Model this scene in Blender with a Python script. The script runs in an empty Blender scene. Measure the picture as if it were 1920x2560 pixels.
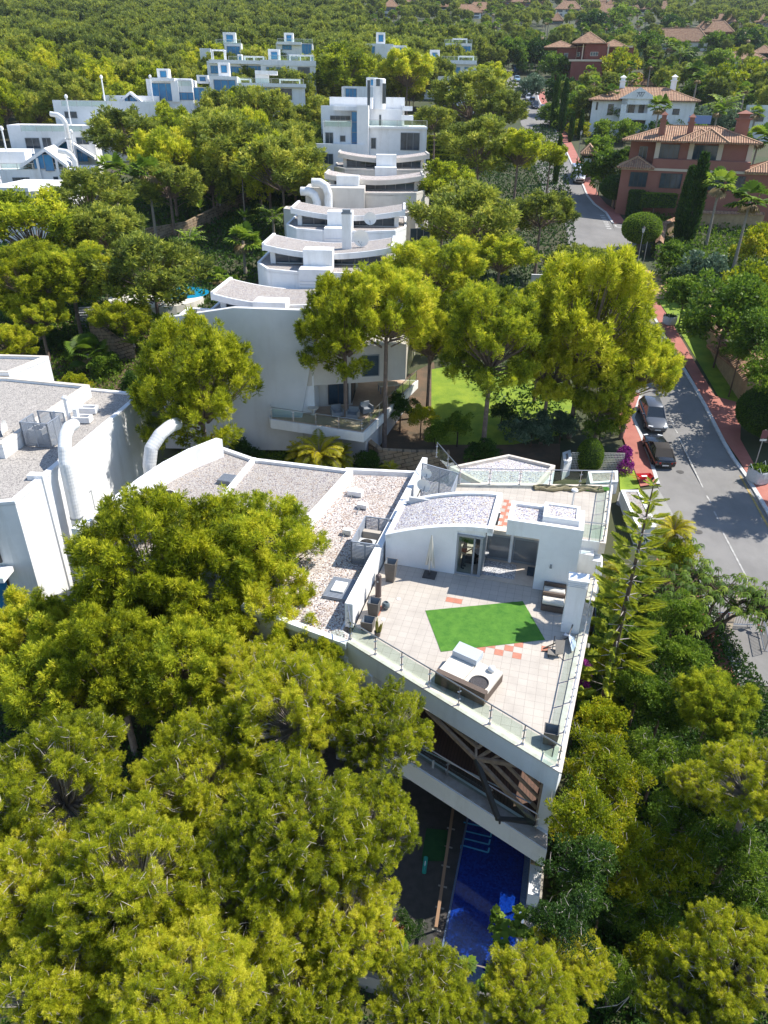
import bpy, math, random
import numpy as np
from mathutils import Matrix, Vector
sc = bpy.context.scene
PI = math.pi
# ---------------- camera ----------------
PITCH, ROLL, H, FPX = math.radians(29.87), math.radians(1.0), 21.0, 1770.0
cd = bpy.data.cameras.new('camera'); cam = bpy.data.objects.new('camera', cd)
sc.collection.objects.link(cam); sc.camera = cam
cd.sensor_fit = 'VERTICAL'; cd.sensor_height = 36; cd.lens = FPX/2560*36
cd.clip_start = 0.1; cd.clip_end = 12000
cam.matrix_world = Matrix.Translation((0, 0, H)) @ Matrix.Rotation(PI/2-PITCH, 4, 'X') @ Matrix.Rotation(ROLL, 4, 'Z')
# ---------------- sky, sun, exposure ----------------
SUN_AZ, SUN_EL = math.radians(19), math.radians(52)          # azimuth measured from +X towards +Y
w = bpy.data.worlds.new('World'); sc.world = w; w.use_nodes = True
nt = w.node_tree; bg = nt.nodes['Background']
sky = nt.nodes.new('ShaderNodeTexSky'); sky.sky_type = 'NISHITA'; sky.sun_disc = False
sky.sun_elevation = SUN_EL; sky.sun_rotation = PI/2-SUN_AZ; sky.altitude = 200
sky.air_density = 1.0; sky.dust_density = 0.3; sky.ozone_density = 2.5
nt.links.new(sky.outputs[0], bg.inputs[0]); bg.inputs[1].default_value = 0.15
sd = bpy.data.lights.new('sun', 'SUN'); sun = bpy.data.objects.new('sun', sd); sc.collection.objects.link(sun)
sd.energy = 5.0; sd.angle = math.radians(0.5); sd.color = (1.0, 0.95, 0.86)
sdir = Vector((math.cos(SUN_AZ)*math.cos(SUN_EL), math.sin(SUN_AZ)*math.cos(SUN_EL), math.sin(SUN_EL)))
sun.rotation_euler = sdir.to_track_quat('Z', 'Y').to_euler(); sun.location = (60, 20, 90)
sc.view_settings.view_transform = 'Standard'; sc.view_settings.look = 'None'
sc.view_settings.exposure = 0.55; sc.view_settings.gamma = 1
sc.render.engine = 'CYCLES'
sc.cycles.max_bounces = 6; sc.cycles.diffuse_bounces = 3; sc.cycles.glossy_bounces = 3
sc.cycles.transmission_bounces = 4; sc.cycles.transparent_max_bounces = 12
sc.cycles.caustics_reflective = False; sc.cycles.caustics_refractive = False
sc.cycles.sample_clamp_indirect = 6
# ---------------- picture point -> place ----------------
_fw = np.array([0, math.cos(PITCH), -math.sin(PITCH)]); _up = np.array([0, math.sin(PITCH), math.cos(PITCH)]); _rt = np.array([1., 0, 0])
def ray(px, py):
    xr, yr = px-960, py-1280; c, s = math.cos(ROLL), math.sin(ROLL)
    return _fw + _rt*(c*xr+s*yr)/FPX - _up*(-s*xr+c*yr)/FPX
def U(px, py, z):                                             # on the level z
    d = ray(px, py); t = (z-H)/d[2]; return (d[0]*t, d[1]*t, z)
def G(X, Y):                                                  # ground height of the hillside
    return -4.8 + (.07 if Y < 55 else .155)*(Y-55)
def UG(px, py, h=0.0):                                        # on the hillside, h above it
    d = ray(px, py); lo, hi = 1, 2500
    for _ in range(50):
        m = (lo+hi)/2
        if H+d[2]*m > G(0, d[1]*m)+h: lo = m
        else: hi = m
    return (d[0]*lo, d[1]*lo, H+d[2]*lo)
def DY(px, py, Y):                                            # at forward distance Y
    d = ray(px, py); t = Y/d[1]; return (d[0]*t, Y, H+d[2]*t)
def DEP(p): return p[1]*_fw[1]+(p[2]-H)*_fw[2]
def proj(X, Y, Z):
    v = np.array([X, Y, Z-H]); d = v@_fw; x = FPX*X/d; y = -FPX*(v@_up)/d; c, s = math.cos(ROLL), math.sin(ROLL)
    return 960+c*x-s*y, 1280+s*x+c*y
# ---------------- objects ----------------
WM = {}
def thing(name, label, cat, loc=(0, 0, 0), rz=0.0, group=None, kind=None):
    o = bpy.data.objects.new(name, None); sc.collection.objects.link(o)
    o.location = loc; o.rotation_euler = (0, 0, rz); o.empty_display_size = .3
    o['label'] = label; o['category'] = cat
    if group: o['group'] = group
    if kind: o['kind'] = kind
    WM[o] = Matrix.Translation(loc) @ Matrix.Rotation(rz, 4, 'Z'); return o
def tag(o, label, cat, group=None, kind=None):
    if label: o['label'] = label
    if cat: o['category'] = cat
    if group: o['group'] = group
    if kind: o['kind'] = kind
    return o
class MB:
    def __init__(s): s.v = []; s.f = []; s.m = []
    def add(s, vs, fs, m=0):
        n = len(s.v); s.v += [tuple(map(float, v)) for v in vs]; s.f += [tuple(i+n for i in f) for f in fs]; s.m += [m]*len(fs); return s
    def quad(s, *p, m=0): return s.add(p, [tuple(range(len(p)))], m)
    def box(s, x0, x1, y0, y1, z0, z1, m=0):
        return s.add([(x0, y0, z0), (x1, y0, z0), (x1, y1, z0), (x0, y1, z0), (x0, y0, z1), (x1, y0, z1), (x1, y1, z1), (x0, y1, z1)],
                     [(3, 2, 1, 0), (4, 5, 6, 7), (0, 1, 5, 4), (1, 2, 6, 5), (2, 3, 7, 6), (3, 0, 4, 7)], m)
    def obox(s, c, sx, sy, z0, z1, rz=0, m=0, top=1.0):
        ca, sa = math.cos(rz), math.sin(rz); P = []
        for z, k in ((z0, 1), (z1, top)):
            for a, b in ((-1, -1), (1, -1), (1, 1), (-1, 1)):
                x, y = a*sx/2*k, b*sy/2*k; P.append((c[0]+x*ca-y*sa, c[1]+x*sa+y*ca, z))
        return s.add(P, [(3, 2, 1, 0), (4, 5, 6, 7), (0, 1, 5, 4), (1, 2, 6, 5), (2, 3, 7, 6), (3, 0, 4, 7)], m)
    def prism(s, poly, z0, z1, m=0, top=True, bot=True):
        poly = ccw(poly); n = len(poly)
        a = [(p[0], p[1], z0(p) if callable(z0) else z0) for p in poly]; b = [(p[0], p[1], z1(p) if callable(z1) else z1) for p in poly]
        fs = [(i, (i+1) % n, n+(i+1) % n, n+i) for i in range(n)]
        if top: fs.append(tuple(range(n, 2*n)))
        if bot: fs.append(tuple(range(n-1, -1, -1)))
        return s.add(a+b, fs, m)
    def ring(s, poly, t, z0, z1, m=0):                        # a wall of thickness t standing inside the outline
        poly = ccw(poly); q = inset(poly, t); n = len(poly)
        V = [(p[0], p[1], z0) for p in poly]+[(p[0], p[1], z1) for p in poly]+[(p[0], p[1], z0) for p in q]+[(p[0], p[1], z1) for p in q]
        fs = []
        for i in range(n):
            j = (i+1) % n
            fs += [(i, j, n+j, n+i), (n+i, n+j, 3*n+j, 3*n+i), (3*n+i, 3*n+j, 2*n+j, 2*n+i)]
        return s.add(V, fs, m)
    def beam(s, a, b, w_=.1, h_=.1, m=0, upv=(0, 0, 1)):
        a, b = Vector(a), Vector(b); d = (b-a)
        if d.length < 1e-6: return s
        d.normalize(); u = Vector(upv)
        if abs(d.dot(u)) > .98: u = Vector((0, 1, 0))
        r = d.cross(u).normalized(); u = r.cross(d).normalized(); P = []
        for c in (a, b):
            for x, y in ((-1, -1), (1, -1), (1, 1), (-1, 1)): P.append(c+r*x*w_/2+u*y*h_/2)
        return s.add(P, [(3, 2, 1, 0), (4, 5, 6, 7), (0, 1, 5, 4), (1, 2, 6, 5), (2, 3, 7, 6), (3, 0, 4, 7)], m)
    def tube(s, pts, rad, n=8, m=0, cap=True):
        pts = [Vector(p) for p in pts]; k = len(pts)
        if not hasattr(rad, '__len__'): rad = [rad]*k
        V = []; prev = None
        for i, p in enumerate(pts):
            d = (pts[min(i+1, k-1)]-pts[max(i-1, 0)]).normalized()
            if prev is None:
                u = Vector((0, 0, 1)) if abs(d.z) < .9 else Vector((1, 0, 0)); r = d.cross(u).normalized()
            else:
                r = (prev-d*prev.dot(d)).normalized()
            prev = r; u = d.cross(r)
            for j in range(n):
                a = 2*PI*j/n; V.append(p+(r*math.cos(a)+u*math.sin(a))*rad[i])
        fs = [(i*n+j, i*n+(j+1) % n, (i+1)*n+(j+1) % n, (i+1)*n+j) for i in range(k-1) for j in range(n)]
        if cap: fs += [tuple(range(n-1, -1, -1)), tuple((k-1)*n+j for j in range(n))]
        return s.add(V, fs, m)
    def lathe(s, prof, c=(0, 0), n=16, m=0):
        V = []; k = len(prof)
        for r, z in prof:
            for j in range(n): a = 2*PI*j/n; V.append((c[0]+r*math.cos(a), c[1]+r*math.sin(a), z))
        fs = [(i*n+j, i*n+(j+1) % n, (i+1)*n+(j+1) % n, (i+1)*n+j) for i in range(k-1) for j in range(n)]
        fs += [tuple(range(n-1, -1, -1)), tuple((k-1)*n+j for j in range(n))]
        return s.add(V, fs, m)
    def build(s, name, mats, parent=None, local=False, smooth=False, label=None):
        if not isinstance(mats, (list, tuple)): mats = [mats]
        me = bpy.data.meshes.new(name); vs = s.v
        if parent is not None and not local:
            inv = WM[parent].inverted(); vs = [tuple(inv @ Vector(v)) for v in vs]
        me.from_pydata(vs, [], s.f)
        for m in mats: me.materials.append(m)
        if len(mats) > 1: me.polygons.foreach_set('material_index', s.m)
        if smooth:
            me.polygons.foreach_set('use_smooth', [True]*len(s.f))
            try: me.set_sharp_from_angle(angle=math.radians(40))
            except Exception: pass
        me.update()
        o = bpy.data.objects.new(name, me); sc.collection.objects.link(o)
        if parent is not None: o.parent = parent; WM[o] = WM[parent]
        else: WM[o] = Matrix.Identity(4)
        if label: o['label'] = label
        return o
def ccw(p):
    p = [tuple(q) for q in p]
    a = sum(p[i][0]*p[(i+1) % len(p)][1]-p[(i+1) % len(p)][0]*p[i][1] for i in range(len(p)))
    return p if a > 0 else p[::-1]
def inset(p, t):
    p = ccw(p); n = len(p); o = []
    for i in range(n):
        a, b, c = (np.array(p[(i+k) % n][:2], float) for k in (-1, 0, 1))
        d1 = (b-a)/(np.linalg.norm(b-a)+1e-9); d2 = (c-b)/(np.linalg.norm(c-b)+1e-9)
        n1 = np.array([-d1[1], d1[0]]); n2 = np.array([-d2[1], d2[0]]); k = n1+n2
        den = max(.25, 1+n1@n2); q = b+k*t/den; o.append(tuple(q))
    return o
def structure(name, mb, mats, smooth=False):
    o = mb.build(name, mats, smooth=smooth); o['kind'] = 'structure'; return o
def copy_tree(o, parent=None, name=None):
    c = o.copy(); sc.collection.objects.link(c); WM[c] = WM.get(o, Matrix.Identity(4))
    c.parent = parent
    for ch in list(o.children): copy_tree(ch, c)
    return c
def place(proto, used, loc, rz=0, scale=1.0, label=None, group=None):
    o = proto if not used.get(proto) else copy_tree(proto)
    used[proto] = True
    o.location = loc; o.rotation_euler = (0, 0, rz)
    o.scale = scale if hasattr(scale, '__len__') else (scale,)*3
    if label: o['label'] = label
    if group: o['group'] = group
    elif 'group' in o: del o['group']
    return o
USED = {}
# ---------------- materials ----------------
def NM(name):
    m = bpy.data.materials.new(name); m.use_nodes = True; n = m.node_tree; return m, n, n.nodes['Principled BSDF']
def mat(name, col, rough=.6, metal=0, col2=None, scale=3.0, detail=5, bump=0, bscale=None, coord='pos', spec=None, mixpos=(.35, .65), dirt=None):
    m, n, b = NM(name); N, L = n.nodes.new, n.links.new
    b.inputs['Roughness'].default_value = rough; b.inputs['Metallic'].default_value = metal
    b.inputs['Base Color'].default_value = (*col, 1)
    if spec is not None: b.inputs['Specular IOR Level'].default_value = spec
    if coord == 'pos': co = N('ShaderNodeNewGeometry').outputs['Position']
    else: co = N('ShaderNodeTexCoord').outputs['Object']
    out = None
    if col2 is not None:
        t = N('ShaderNodeTexNoise'); t.inputs['Scale'].default_value = scale; t.inputs['Detail'].default_value = detail; t.inputs['Roughness'].default_value = .65
        L(co, t.inputs['Vector']); r = N('ShaderNodeValToRGB'); r.color_ramp.elements[0].position, r.color_ramp.elements[1].position = mixpos
        r.color_ramp.elements[0].color = (*col, 1); r.color_ramp.elements[1].color = (*col2, 1); L(t.outputs[0], r.inputs[0]); out = r.outputs[0]
    if dirt:                                                  # large soft stains with a shape of their own
        t = N('ShaderNodeTexNoise'); t.inputs['Scale'].default_value = dirt[1]; t.inputs['Detail'].default_value = 8; t.inputs['Roughness'].default_value = .7
        mp = N('ShaderNodeMapping'); mp.inputs['Scale'].default_value = dirt[3] if len(dirt) > 3 else (1, 1, 1); L(co, mp.inputs[0]); L(mp.outputs[0], t.inputs['Vector'])
        r = N('ShaderNodeMapRange'); r.inputs[1].default_value = .5; r.inputs[2].default_value = .78; r.inputs[4].default_value = dirt[2]; L(t.outputs[0], r.inputs[0])
        mx = N('ShaderNodeMixRGB'); L(r.outputs[0], mx.inputs[0]); mx.inputs[2].default_value = (*dirt[0], 1)
        if out: L(out, mx.inputs[1])
        else: mx.inputs[1].default_value = (*col, 1)
        out = mx.outputs[0]
    if out: L(out, b.inputs['Base Color'])
    if bump:
        t = N('ShaderNodeTexNoise'); t.inputs['Scale'].default_value = bscale or scale*4; t.inputs['Detail'].default_value = 4; L(co, t.inputs['Vector'])
        bp = N('ShaderNodeBump'); bp.inputs['Strength'].default_value = bump; bp.inputs['Distance'].default_value = .03; L(t.outputs[0], bp.inputs['Height']); L(bp.outputs[0], b.inputs['Normal'])
    return m
def gravel_mat(name, cols, scale, base=(.5, .48, .46), bump=.6):
    m, n, b = NM(name); N, L = n.nodes.new, n.links.new; b.inputs['Roughness'].default_value = .85
    co = N('ShaderNodeNewGeometry').outputs['Position']
    v = N('ShaderNodeTexVoronoi'); v.inputs['Scale'].default_value = scale; L(co, v.inputs['Vector'])
    s = N('ShaderNodeSeparateColor'); L(v.outputs['Color'], s.inputs[0])
    r = N('ShaderNodeValToRGB'); r.color_ramp.interpolation = 'CONSTANT'; e = r.color_ramp.elements
    for i, (p, c) in enumerate(cols):
        if i < 2: e[i].position = p; e[i].color = (*c, 1)
        else: x = e.new(p); x.color = (*c, 1)
    L(s.outputs[0], r.inputs[0])
    t = N('ShaderNodeTexNoise'); t.inputs['Scale'].default_value = .9; t.inputs['Detail'].default_value = 6; L(co, t.inputs['Vector'])
    mr = N('ShaderNodeMapRange'); mr.inputs[1].default_value = .5; mr.inputs[2].default_value = .75; mr.inputs[4].default_value = .45; L(t.outputs[0], mr.inputs[0])
    mx = N('ShaderNodeMixRGB'); L(mr.outputs[0], mx.inputs[0]); L(r.outputs[0], mx.inputs[1]); mx.inputs[2].default_value = (*base, 1)
    L(mx.outputs[0], b.inputs['Base Color'])
    bp = N('ShaderNodeBump'); bp.inputs['Strength'].default_value = bump; bp.inputs['Distance'].default_value = .04; L(v.outputs['Distance'], bp.inputs['Height']); bp.invert = True
    L(bp.outputs[0], b.inputs['Normal']); return m
def brick_mat(name, c1, c2, mortar, bw, rh, ms=.01, off=.5, rough=.7, coord='obj', bump=.4, rot=None, noise=None, sq=1.0):
    m, n, b = NM(name); N, L = n.nodes.new, n.links.new; b.inputs['Roughness'].default_value = rough
    co = N('ShaderNodeNewGeometry').outputs['Position'] if coord == 'pos' else N('ShaderNodeTexCoord').outputs['Object']
    mp = N('ShaderNodeMapping'); L(co, mp.inputs[0])
    if rot: mp.inputs['Rotation'].default_value = rot
    t = N('ShaderNodeTexBrick'); L(mp.outputs[0], t.inputs['Vector']); t.offset = off; t.squash = sq
    t.inputs['Color1'].default_value = (*c1, 1); t.inputs['Color2'].default_value = (*c2, 1); t.inputs['Mortar'].default_value = (*mortar, 1)
    t.inputs['Scale'].default_value = 1; t.inputs['Mortar Size'].default_value = ms; t.inputs['Brick Width'].default_value = bw; t.inputs['Row Height'].default_value = rh
    t.inputs['Bias'].default_value = 0
    out = t.outputs[0]
    if noise:
        k = N('ShaderNodeTexNoise'); k.inputs['Scale'].default_value = noise[1]; k.inputs['Detail'].default_value = 6; L(co, k.inputs['Vector'])
        mr = N('ShaderNodeMapRange'); mr.inputs[1].default_value = .42; mr.inputs[2].default_value = .72; mr.inputs[4].default_value = noise[2]; L(k.outputs[0], mr.inputs[0])
        mx = N('ShaderNodeMixRGB'); L(mr.outputs[0], mx.inputs[0]); L(out, mx.inputs[1]); mx.inputs[2].default_value = (*noise[0], 1); out = mx.outputs[0]
    L(out, b.inputs['Base Color'])
    if bump:
        bp = N('ShaderNodeBump'); bp.inputs['Strength'].default_value = bump; bp.inputs['Distance'].default_value = .02; bp.invert = True
        L(t.outputs['Fac'], bp.inputs['Height']); L(bp.outputs[0], b.inputs['Normal'])
    return m
def leaf_mat(name, cols, trans=.35, hue=.04, rough=.55):
    m, n, b = NM(name); N, L = n.nodes.new, n.links.new; b.inputs['Roughness'].default_value = rough; b.inputs['Specular IOR Level'].default_value = .25
    at = N('ShaderNodeAttribute'); at.attribute_name = 'tint'
    oi = N('ShaderNodeObjectInfo'); ad = N('ShaderNodeMath'); ad.operation = 'MULTIPLY_ADD'; L(oi.outputs['Random'], ad.inputs[0]); ad.inputs[1].default_value = .42; L(at.outputs['Fac'], ad.inputs[2])
    sb = N('ShaderNodeMath'); sb.operation = 'SUBTRACT'; L(ad.outputs[0], sb.inputs[0]); sb.inputs[1].default_value = .2
    r = N('ShaderNodeValToRGB'); e = r.color_ramp.elements
    for i, (p, c) in enumerate(cols):
        if i < 2: e[i].position = p; e[i].color = (*c, 1)
        else: x = e.new(p); x.color = (*c, 1)
    L(sb.outputs[0], r.inputs[0]); L(r.outputs[0], b.inputs['Base Color'])
    tr = N('ShaderNodeBsdfTranslucent'); L(r.outputs[0], tr.inputs[0]); mx = N('ShaderNodeMixShader'); mx.inputs[0].default_value = trans
    L(b.outputs[0], mx.inputs[1]); L(tr.outputs[0], mx.inputs[2]); L(mx.outputs[0], n.nodes['Material Output'].inputs[0]); return m
WHITE = mat('white_render', (.84, .84, .84), .75, col2=(.78, .78, .78), scale=1.2, bump=.12, bscale=30, dirt=((.50, .48, .44), .8, .6, (1, 1, .12)))
CREAM = mat('cream_render', (.62, .58, .52), .8, col2=(.56, .52, .46), scale=.8, bump=.1, bscale=20, dirt=((.35, .30, .24), .3, .6, (1, 1, .2)))
COPE = mat('coping_stone', (.72, .66, .58), .7, col2=(.60, .52, .43), scale=2.5, bump=.15, bscale=25)
GLASS = mat('window_glass', (.02, .035, .05), .08, col2=(.05, .08, .11), scale=.6, spec=.45)
BLUEG = mat('blue_glass', (.015, .15, .34), .12, col2=(.03, .24, .46), scale=.5, spec=.35)
FRAME = mat('grey_frame', (.22, .24, .26), .45)
DFRAME = mat('dark_frame', (.05, .045, .04), .5)
STEEL = mat('brushed_steel', (.45, .45, .46), .3, metal=.9)
def clear_glass():
    m, n, b = NM('clear_glass'); N, L = n.nodes.new, n.links.new
    g = N('ShaderNodeBsdfGlossy'); g.inputs['Roughness'].default_value = .03; t = N('ShaderNodeBsdfTransparent'); t.inputs[0].default_value = (.86, .93, .90, 1)
    fr = N('ShaderNodeLayerWeight'); pw = N('ShaderNodeMath'); pw.operation = 'POWER'; L(fr.outputs['Facing'], pw.inputs[0]); pw.inputs[1].default_value = 4; ad = N('ShaderNodeMath'); ad.operation = 'MULTIPLY_ADD'; L(pw.outputs[0], ad.inputs[0]); ad.inputs[1].default_value = .7; ad.inputs[2].default_value = .035
    mx = N('ShaderNodeMixShader'); L(ad.outputs[0], mx.inputs[0]); L(t.outputs[0], mx.inputs[1]); L(g.outputs[0], mx.inputs[2])
    L(mx.outputs[0], n.nodes['Material Output'].inputs[0]); return m
CLEAR = clear_glass()
GRAVEL = gravel_mat('white_gravel', [(0, (.62, .60, .60)), (.22, (.40, .38, .42)), (.38, (.52, .46, .42)), (.5, (.24, .22, .36)), (.6, (.66, .65, .63)), (.74, (.44, .34, .22)), (.84, (.10, .09, .15)), (.92, (.50, .48, .50))], 19, (.42, .39, .39))
GRAVELP = gravel_mat('pinkish_gravel', [(0, (.50, .46, .43)), (.28, (.36, .30, .27)), (.42, (.46, .40, .36)), (.56, (.20, .16, .17)), (.66, (.64, .60, .58)), (.84, (.32, .20, .13)), (.93, (.10, .08, .09))], 15, (.36, .28, .22))
GRAVELW = gravel_mat('weathered_gravel', [(0, (.40, .37, .35)), (.25, (.29, .26, .25)), (.4, (.35, .31, .28)), (.55, (.20, .17, .19)), (.66, (.47, .44, .41)), (.85, (.33, .25, .18)), (.94, (.10, .09, .10))], 17, (.33, .28, .24))
GRAVELG = gravel_mat('grey_gravel', [(0, (.36, .33, .30)), (.3, (.26, .24, .225)), (.5, (.43, .395, .36)), (.7, (.20, .185, .175)), (.82, (.47, .43, .39))], 16, (.36, .33, .30))
TILE = brick_mat('terrace_tiles', (.51, .455, .395), (.47, .42, .365), (.25, .21, .175), .4, .4, .006, off=0, rough=.55, bump=.2, noise=((.34, .30, .26), 1.1, .5))
REDTILE = mat('red_tile', (.50, .20, .13), .6, col2=(.42, .16, .10), scale=4)
TURF = mat('artificial_grass', (.045, .165, .012), .9, col2=(.095, .245, .022), scale=2.2, detail=9, bump=.8, bscale=60)
LAWN = mat('lawn_grass', (.13, .22, .012), .9, col2=(.24, .32, .02), scale=.7, detail=9, bump=.8, bscale=12)
SOIL = mat('garden_soil', (.16, .10, .06), .95, col2=(.09, .07, .045), scale=.8, detail=8, bump=.8, bscale=6)
GROUND = mat('hillside_ground', (.075, .068, .035), .95, col2=(.04, .062, .02), scale=.15, detail=9, bump=.8, bscale=3)
COVER = mat('ground_cover_green', (.03, .085, .012), .9, col2=(.06, .13, .02), scale=2.5, detail=8, bump=1, bscale=9)
ASPH = mat('asphalt', (.235, .225, .215), .88, col2=(.19, .182, .176), scale=.35, detail=10, bump=.3, bscale=40, dirt=((.13, .125, .12), .22, .75, (1, .35, 1)))
REDPAVE = mat('red_paving', (.36, .12, .09), .85, col2=(.43, .16, .12), scale=.8, detail=8, bump=.2, bscale=30, dirt=((.25, .12, .09), .5, .6))
SAND = mat('sand_paving', (.46, .30, .14), .9, col2=(.40, .26, .12), scale=1.2, detail=8, bump=.2, bscale=20)
KERB = mat('painted_kerb', (.62, .62, .62), .8, col2=(.48, .47, .46), scale=2)
PAINT = mat('road_paint', (.50, .49, .46), .8, col2=(.28, .27, .26), scale=3, detail=9)
YPAINT = mat('yellow_paint', (.50, .36, .08), .8, col2=(.30, .22, .10), scale=4)
STONE = brick_mat('stone_blocks', (.34, .24, .15), (.24, .17, .11), (.08, .06, .04), .75, .34, .03, rough=.9, coord='pos', bump=1, rot=(PI/2, 0, .3), noise=((.42, .34, .24), 1.5, .7))
WALLSTONE = mat('rough_stone_wall', (.42, .30, .17), .9, col2=(.30, .21, .12), scale=1.8, detail=8, bump=1, bscale=5)
DECK = brick_mat('wood_deck', (.12, .06, .04), (.09, .047, .03), (.02, .014, .01), 4.0, .14, .008, rough=.7, bump=.3, rot=(0, 0, PI/2))
TIMBER = mat('weathered_timber', (.42, .30, .20), .8, col2=(.28, .19, .125), scale=5, detail=6, bump=.3)
BARK = mat('pine_bark', (.26, .19, .15), .95, col2=(.15, .11, .09), scale=4, detail=8, bump=1, bscale=9)
TWIG = mat('grey_twigs', (.50, .45, .42), .9, col2=(.36, .31, .28), scale=5)
PALMB = mat('palm_bark', (.24, .20, .16), .95, col2=(.34, .29, .24), scale=6, bump=.6)
DARKBARK = mat('dark_bark', (.085, .055, .04), .95, col2=(.13, .09, .06), scale=8, bump=.6)
DUCT = mat('white_duct', (.74, .75, .76), .45, col2=(.66, .66, .65), scale=2, dirt=((.40, .33, .22), .9, .6, (1, 1, .5)))
LOUV = mat('grey_louvre', (.30, .33, .38), .5, metal=.2)
PINK = mat('salmon_render', (.30, .13, .09), .85, col2=(.28, .11, .08), scale=.8, bump=.1)
REDR = mat('red_render', (.21, .07, .05), .85, col2=(.20, .055, .042), scale=.8)
SANDSTONE = mat('pale_trim', (.60, .50, .38), .8)
IVORY = mat('ivory_render', (.74, .71, .64), .8, col2=(.68, .64, .57), scale=.6)
def roof_tiles():
    m, n, b = NM('clay_roof_tiles'); N, L = n.nodes.new, n.links.new; b.inputs['Roughness'].default_value = .85
    uv = N('ShaderNodeUVMap'); uv.uv_map = 'UVMap'
    t = N('ShaderNodeTexBrick'); t.offset = 0; L(uv.outputs[0], t.inputs['Vector']); t.inputs['Scale'].default_value = 1
    t.inputs['Brick Width'].default_value = .34; t.inputs['Row Height'].default_value = .45; t.inputs['Mortar Size'].default_value = .05; t.inputs['Mortar Smooth'].default_value = .5
    t.inputs['Color1'].default_value = (.46, .25, .14, 1); t.inputs['Color2'].default_value = (.30, .15, .09, 1); t.inputs['Mortar'].default_value = (.12, .06, .04, 1)
    k = N('ShaderNodeTexNoise'); k.inputs['Scale'].default_value = 1.2; k.inputs['Detail'].default_value = 7; L(uv.outputs[0], k.inputs['Vector'])
    mr = N('ShaderNodeMapRange'); mr.inputs[1].default_value = .4; mr.inputs[2].default_value = .75; mr.inputs[4].default_value = .6; L(k.outputs[0], mr.inputs[0])
    mx = N('ShaderNodeMixRGB'); L(mr.outputs[0], mx.inputs[0]); L(t.outputs[0], mx.inputs[1]); mx.inputs[2].default_value = (.52, .36, .22, 1); L(mx.outputs[0], b.inputs['Base Color'])
    wv = N('ShaderNodeTexWave'); wv.wave_type = 'BANDS'; wv.bands_direction = 'X'; wv.inputs['Scale'].default_value = .93; L(uv.outputs[0], wv.inputs['Vector'])
    bp = N('ShaderNodeBump'); bp.inputs['Strength'].default_value = 1; bp.inputs['Distance'].default_value = .12; L(wv.outputs[1], bp.inputs['Height']); L(bp.outputs[0], b.inputs['Normal']); return m
CLAY = roof_tiles()
def pool_mat():
    m, n, b = NM('blue_pool_tiles'); N, L = n.nodes.new, n.links.new
    co = N('ShaderNodeTexCoord').outputs['Object']; v = N('ShaderNodeTexVoronoi'); v.inputs['Scale'].default_value = 14; L(co, v.inputs['Vector'])
    r = N('ShaderNodeValToRGB'); r.color_ramp.elements[0].color = (.001, .012, .13, 1); r.color_ramp.elements[1].color = (.004, .035, .26, 1)
    s = N('ShaderNodeSeparateColor'); L(v.outputs['Color'], s.inputs[0]); L(s.outputs[0], r.inputs[0]); L(r.outputs[0], b.inputs['Base Color'])
    b.inputs['Roughness'].default_value = .08; b.inputs['Specular IOR Level'].default_value = .8
    t = N('ShaderNodeTexNoise'); t.inputs['Scale'].default_value = 2; L(co, t.inputs['Vector']); bp = N('ShaderNodeBump'); bp.inputs['Strength'].default_value = .06; L(t.outputs[0], bp.inputs['Height']); L(bp.outputs[0], b.inputs['Normal']); return m
POOL = pool_mat()
PINE_L = leaf_mat('pine_needles', [(0, (.12, .16, .012)), (.3, (.33, .38, .016)), (.65, (.58, .59, .028)), (1, (.79, .74, .08))], .5)
PINE_M = leaf_mat('pine_needles_green', [(0, (.12, .17, .018)), (.35, (.34, .41, .025)), (.7, (.60, .62, .035)), (1, (.80, .74, .07))], .48)
PINE_F = leaf_mat('pine_needles_far', [(0, (.10, .14, .03)), (.4, (.28, .33, .045)), (.75, (.47, .49, .06)), (1, (.64, .61, .10))], .4)
LEAF_Y = leaf_mat('bright_leaves', [(0, (.13, .19, .01)), (.4, (.32, .38, .012)), (.75, (.46, .45, .015)), (1, (.62, .54, .03))], .4)
LEAF_G = leaf_mat('green_leaves', [(0, (.055, .11, .014)), (.5, (.15, .25, .02)), (1, (.32, .42, .04))], .4)
LEAF_S = leaf_mat('radiating_leaflets', [(0, (.03, .07, .01)), (.5, (.11, .19, .016)), (1, (.30, .36, .04))], .3)
LEAF_D = leaf_mat('dark_leaves', [(0, (.02, .055, .012)), (.5, (.05, .115, .015)), (1, (.10, .18, .02))], .25)
LEAF_B = leaf_mat('bluish_leaves', [(0, (.05, .09, .05)), (.5, (.12, .19, .11)), (1, (.24, .32, .20))], .25)
LEAF_P = leaf_mat('purple_bracts', [(0, (.12, .01, .12)), (.6, (.35, .03, .30)), (1, (.5, .08, .42))], .3)
LEAF_O = leaf_mat('yellow_fronds', [(0, (.13, .16, .01)), (.5, (.38, .36, .014)), (1, (.60, .50, .02))], .35)
LEAF_DRY = leaf_mat('dry_fronds', [(0, (.22, .16, .08)), (1, (.45, .34, .18))], .2)
LEAF_R = leaf_mat('red_leaves', [(0, (.12, .02, .01)), (1, (.35, .07, .03))], .25)
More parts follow.
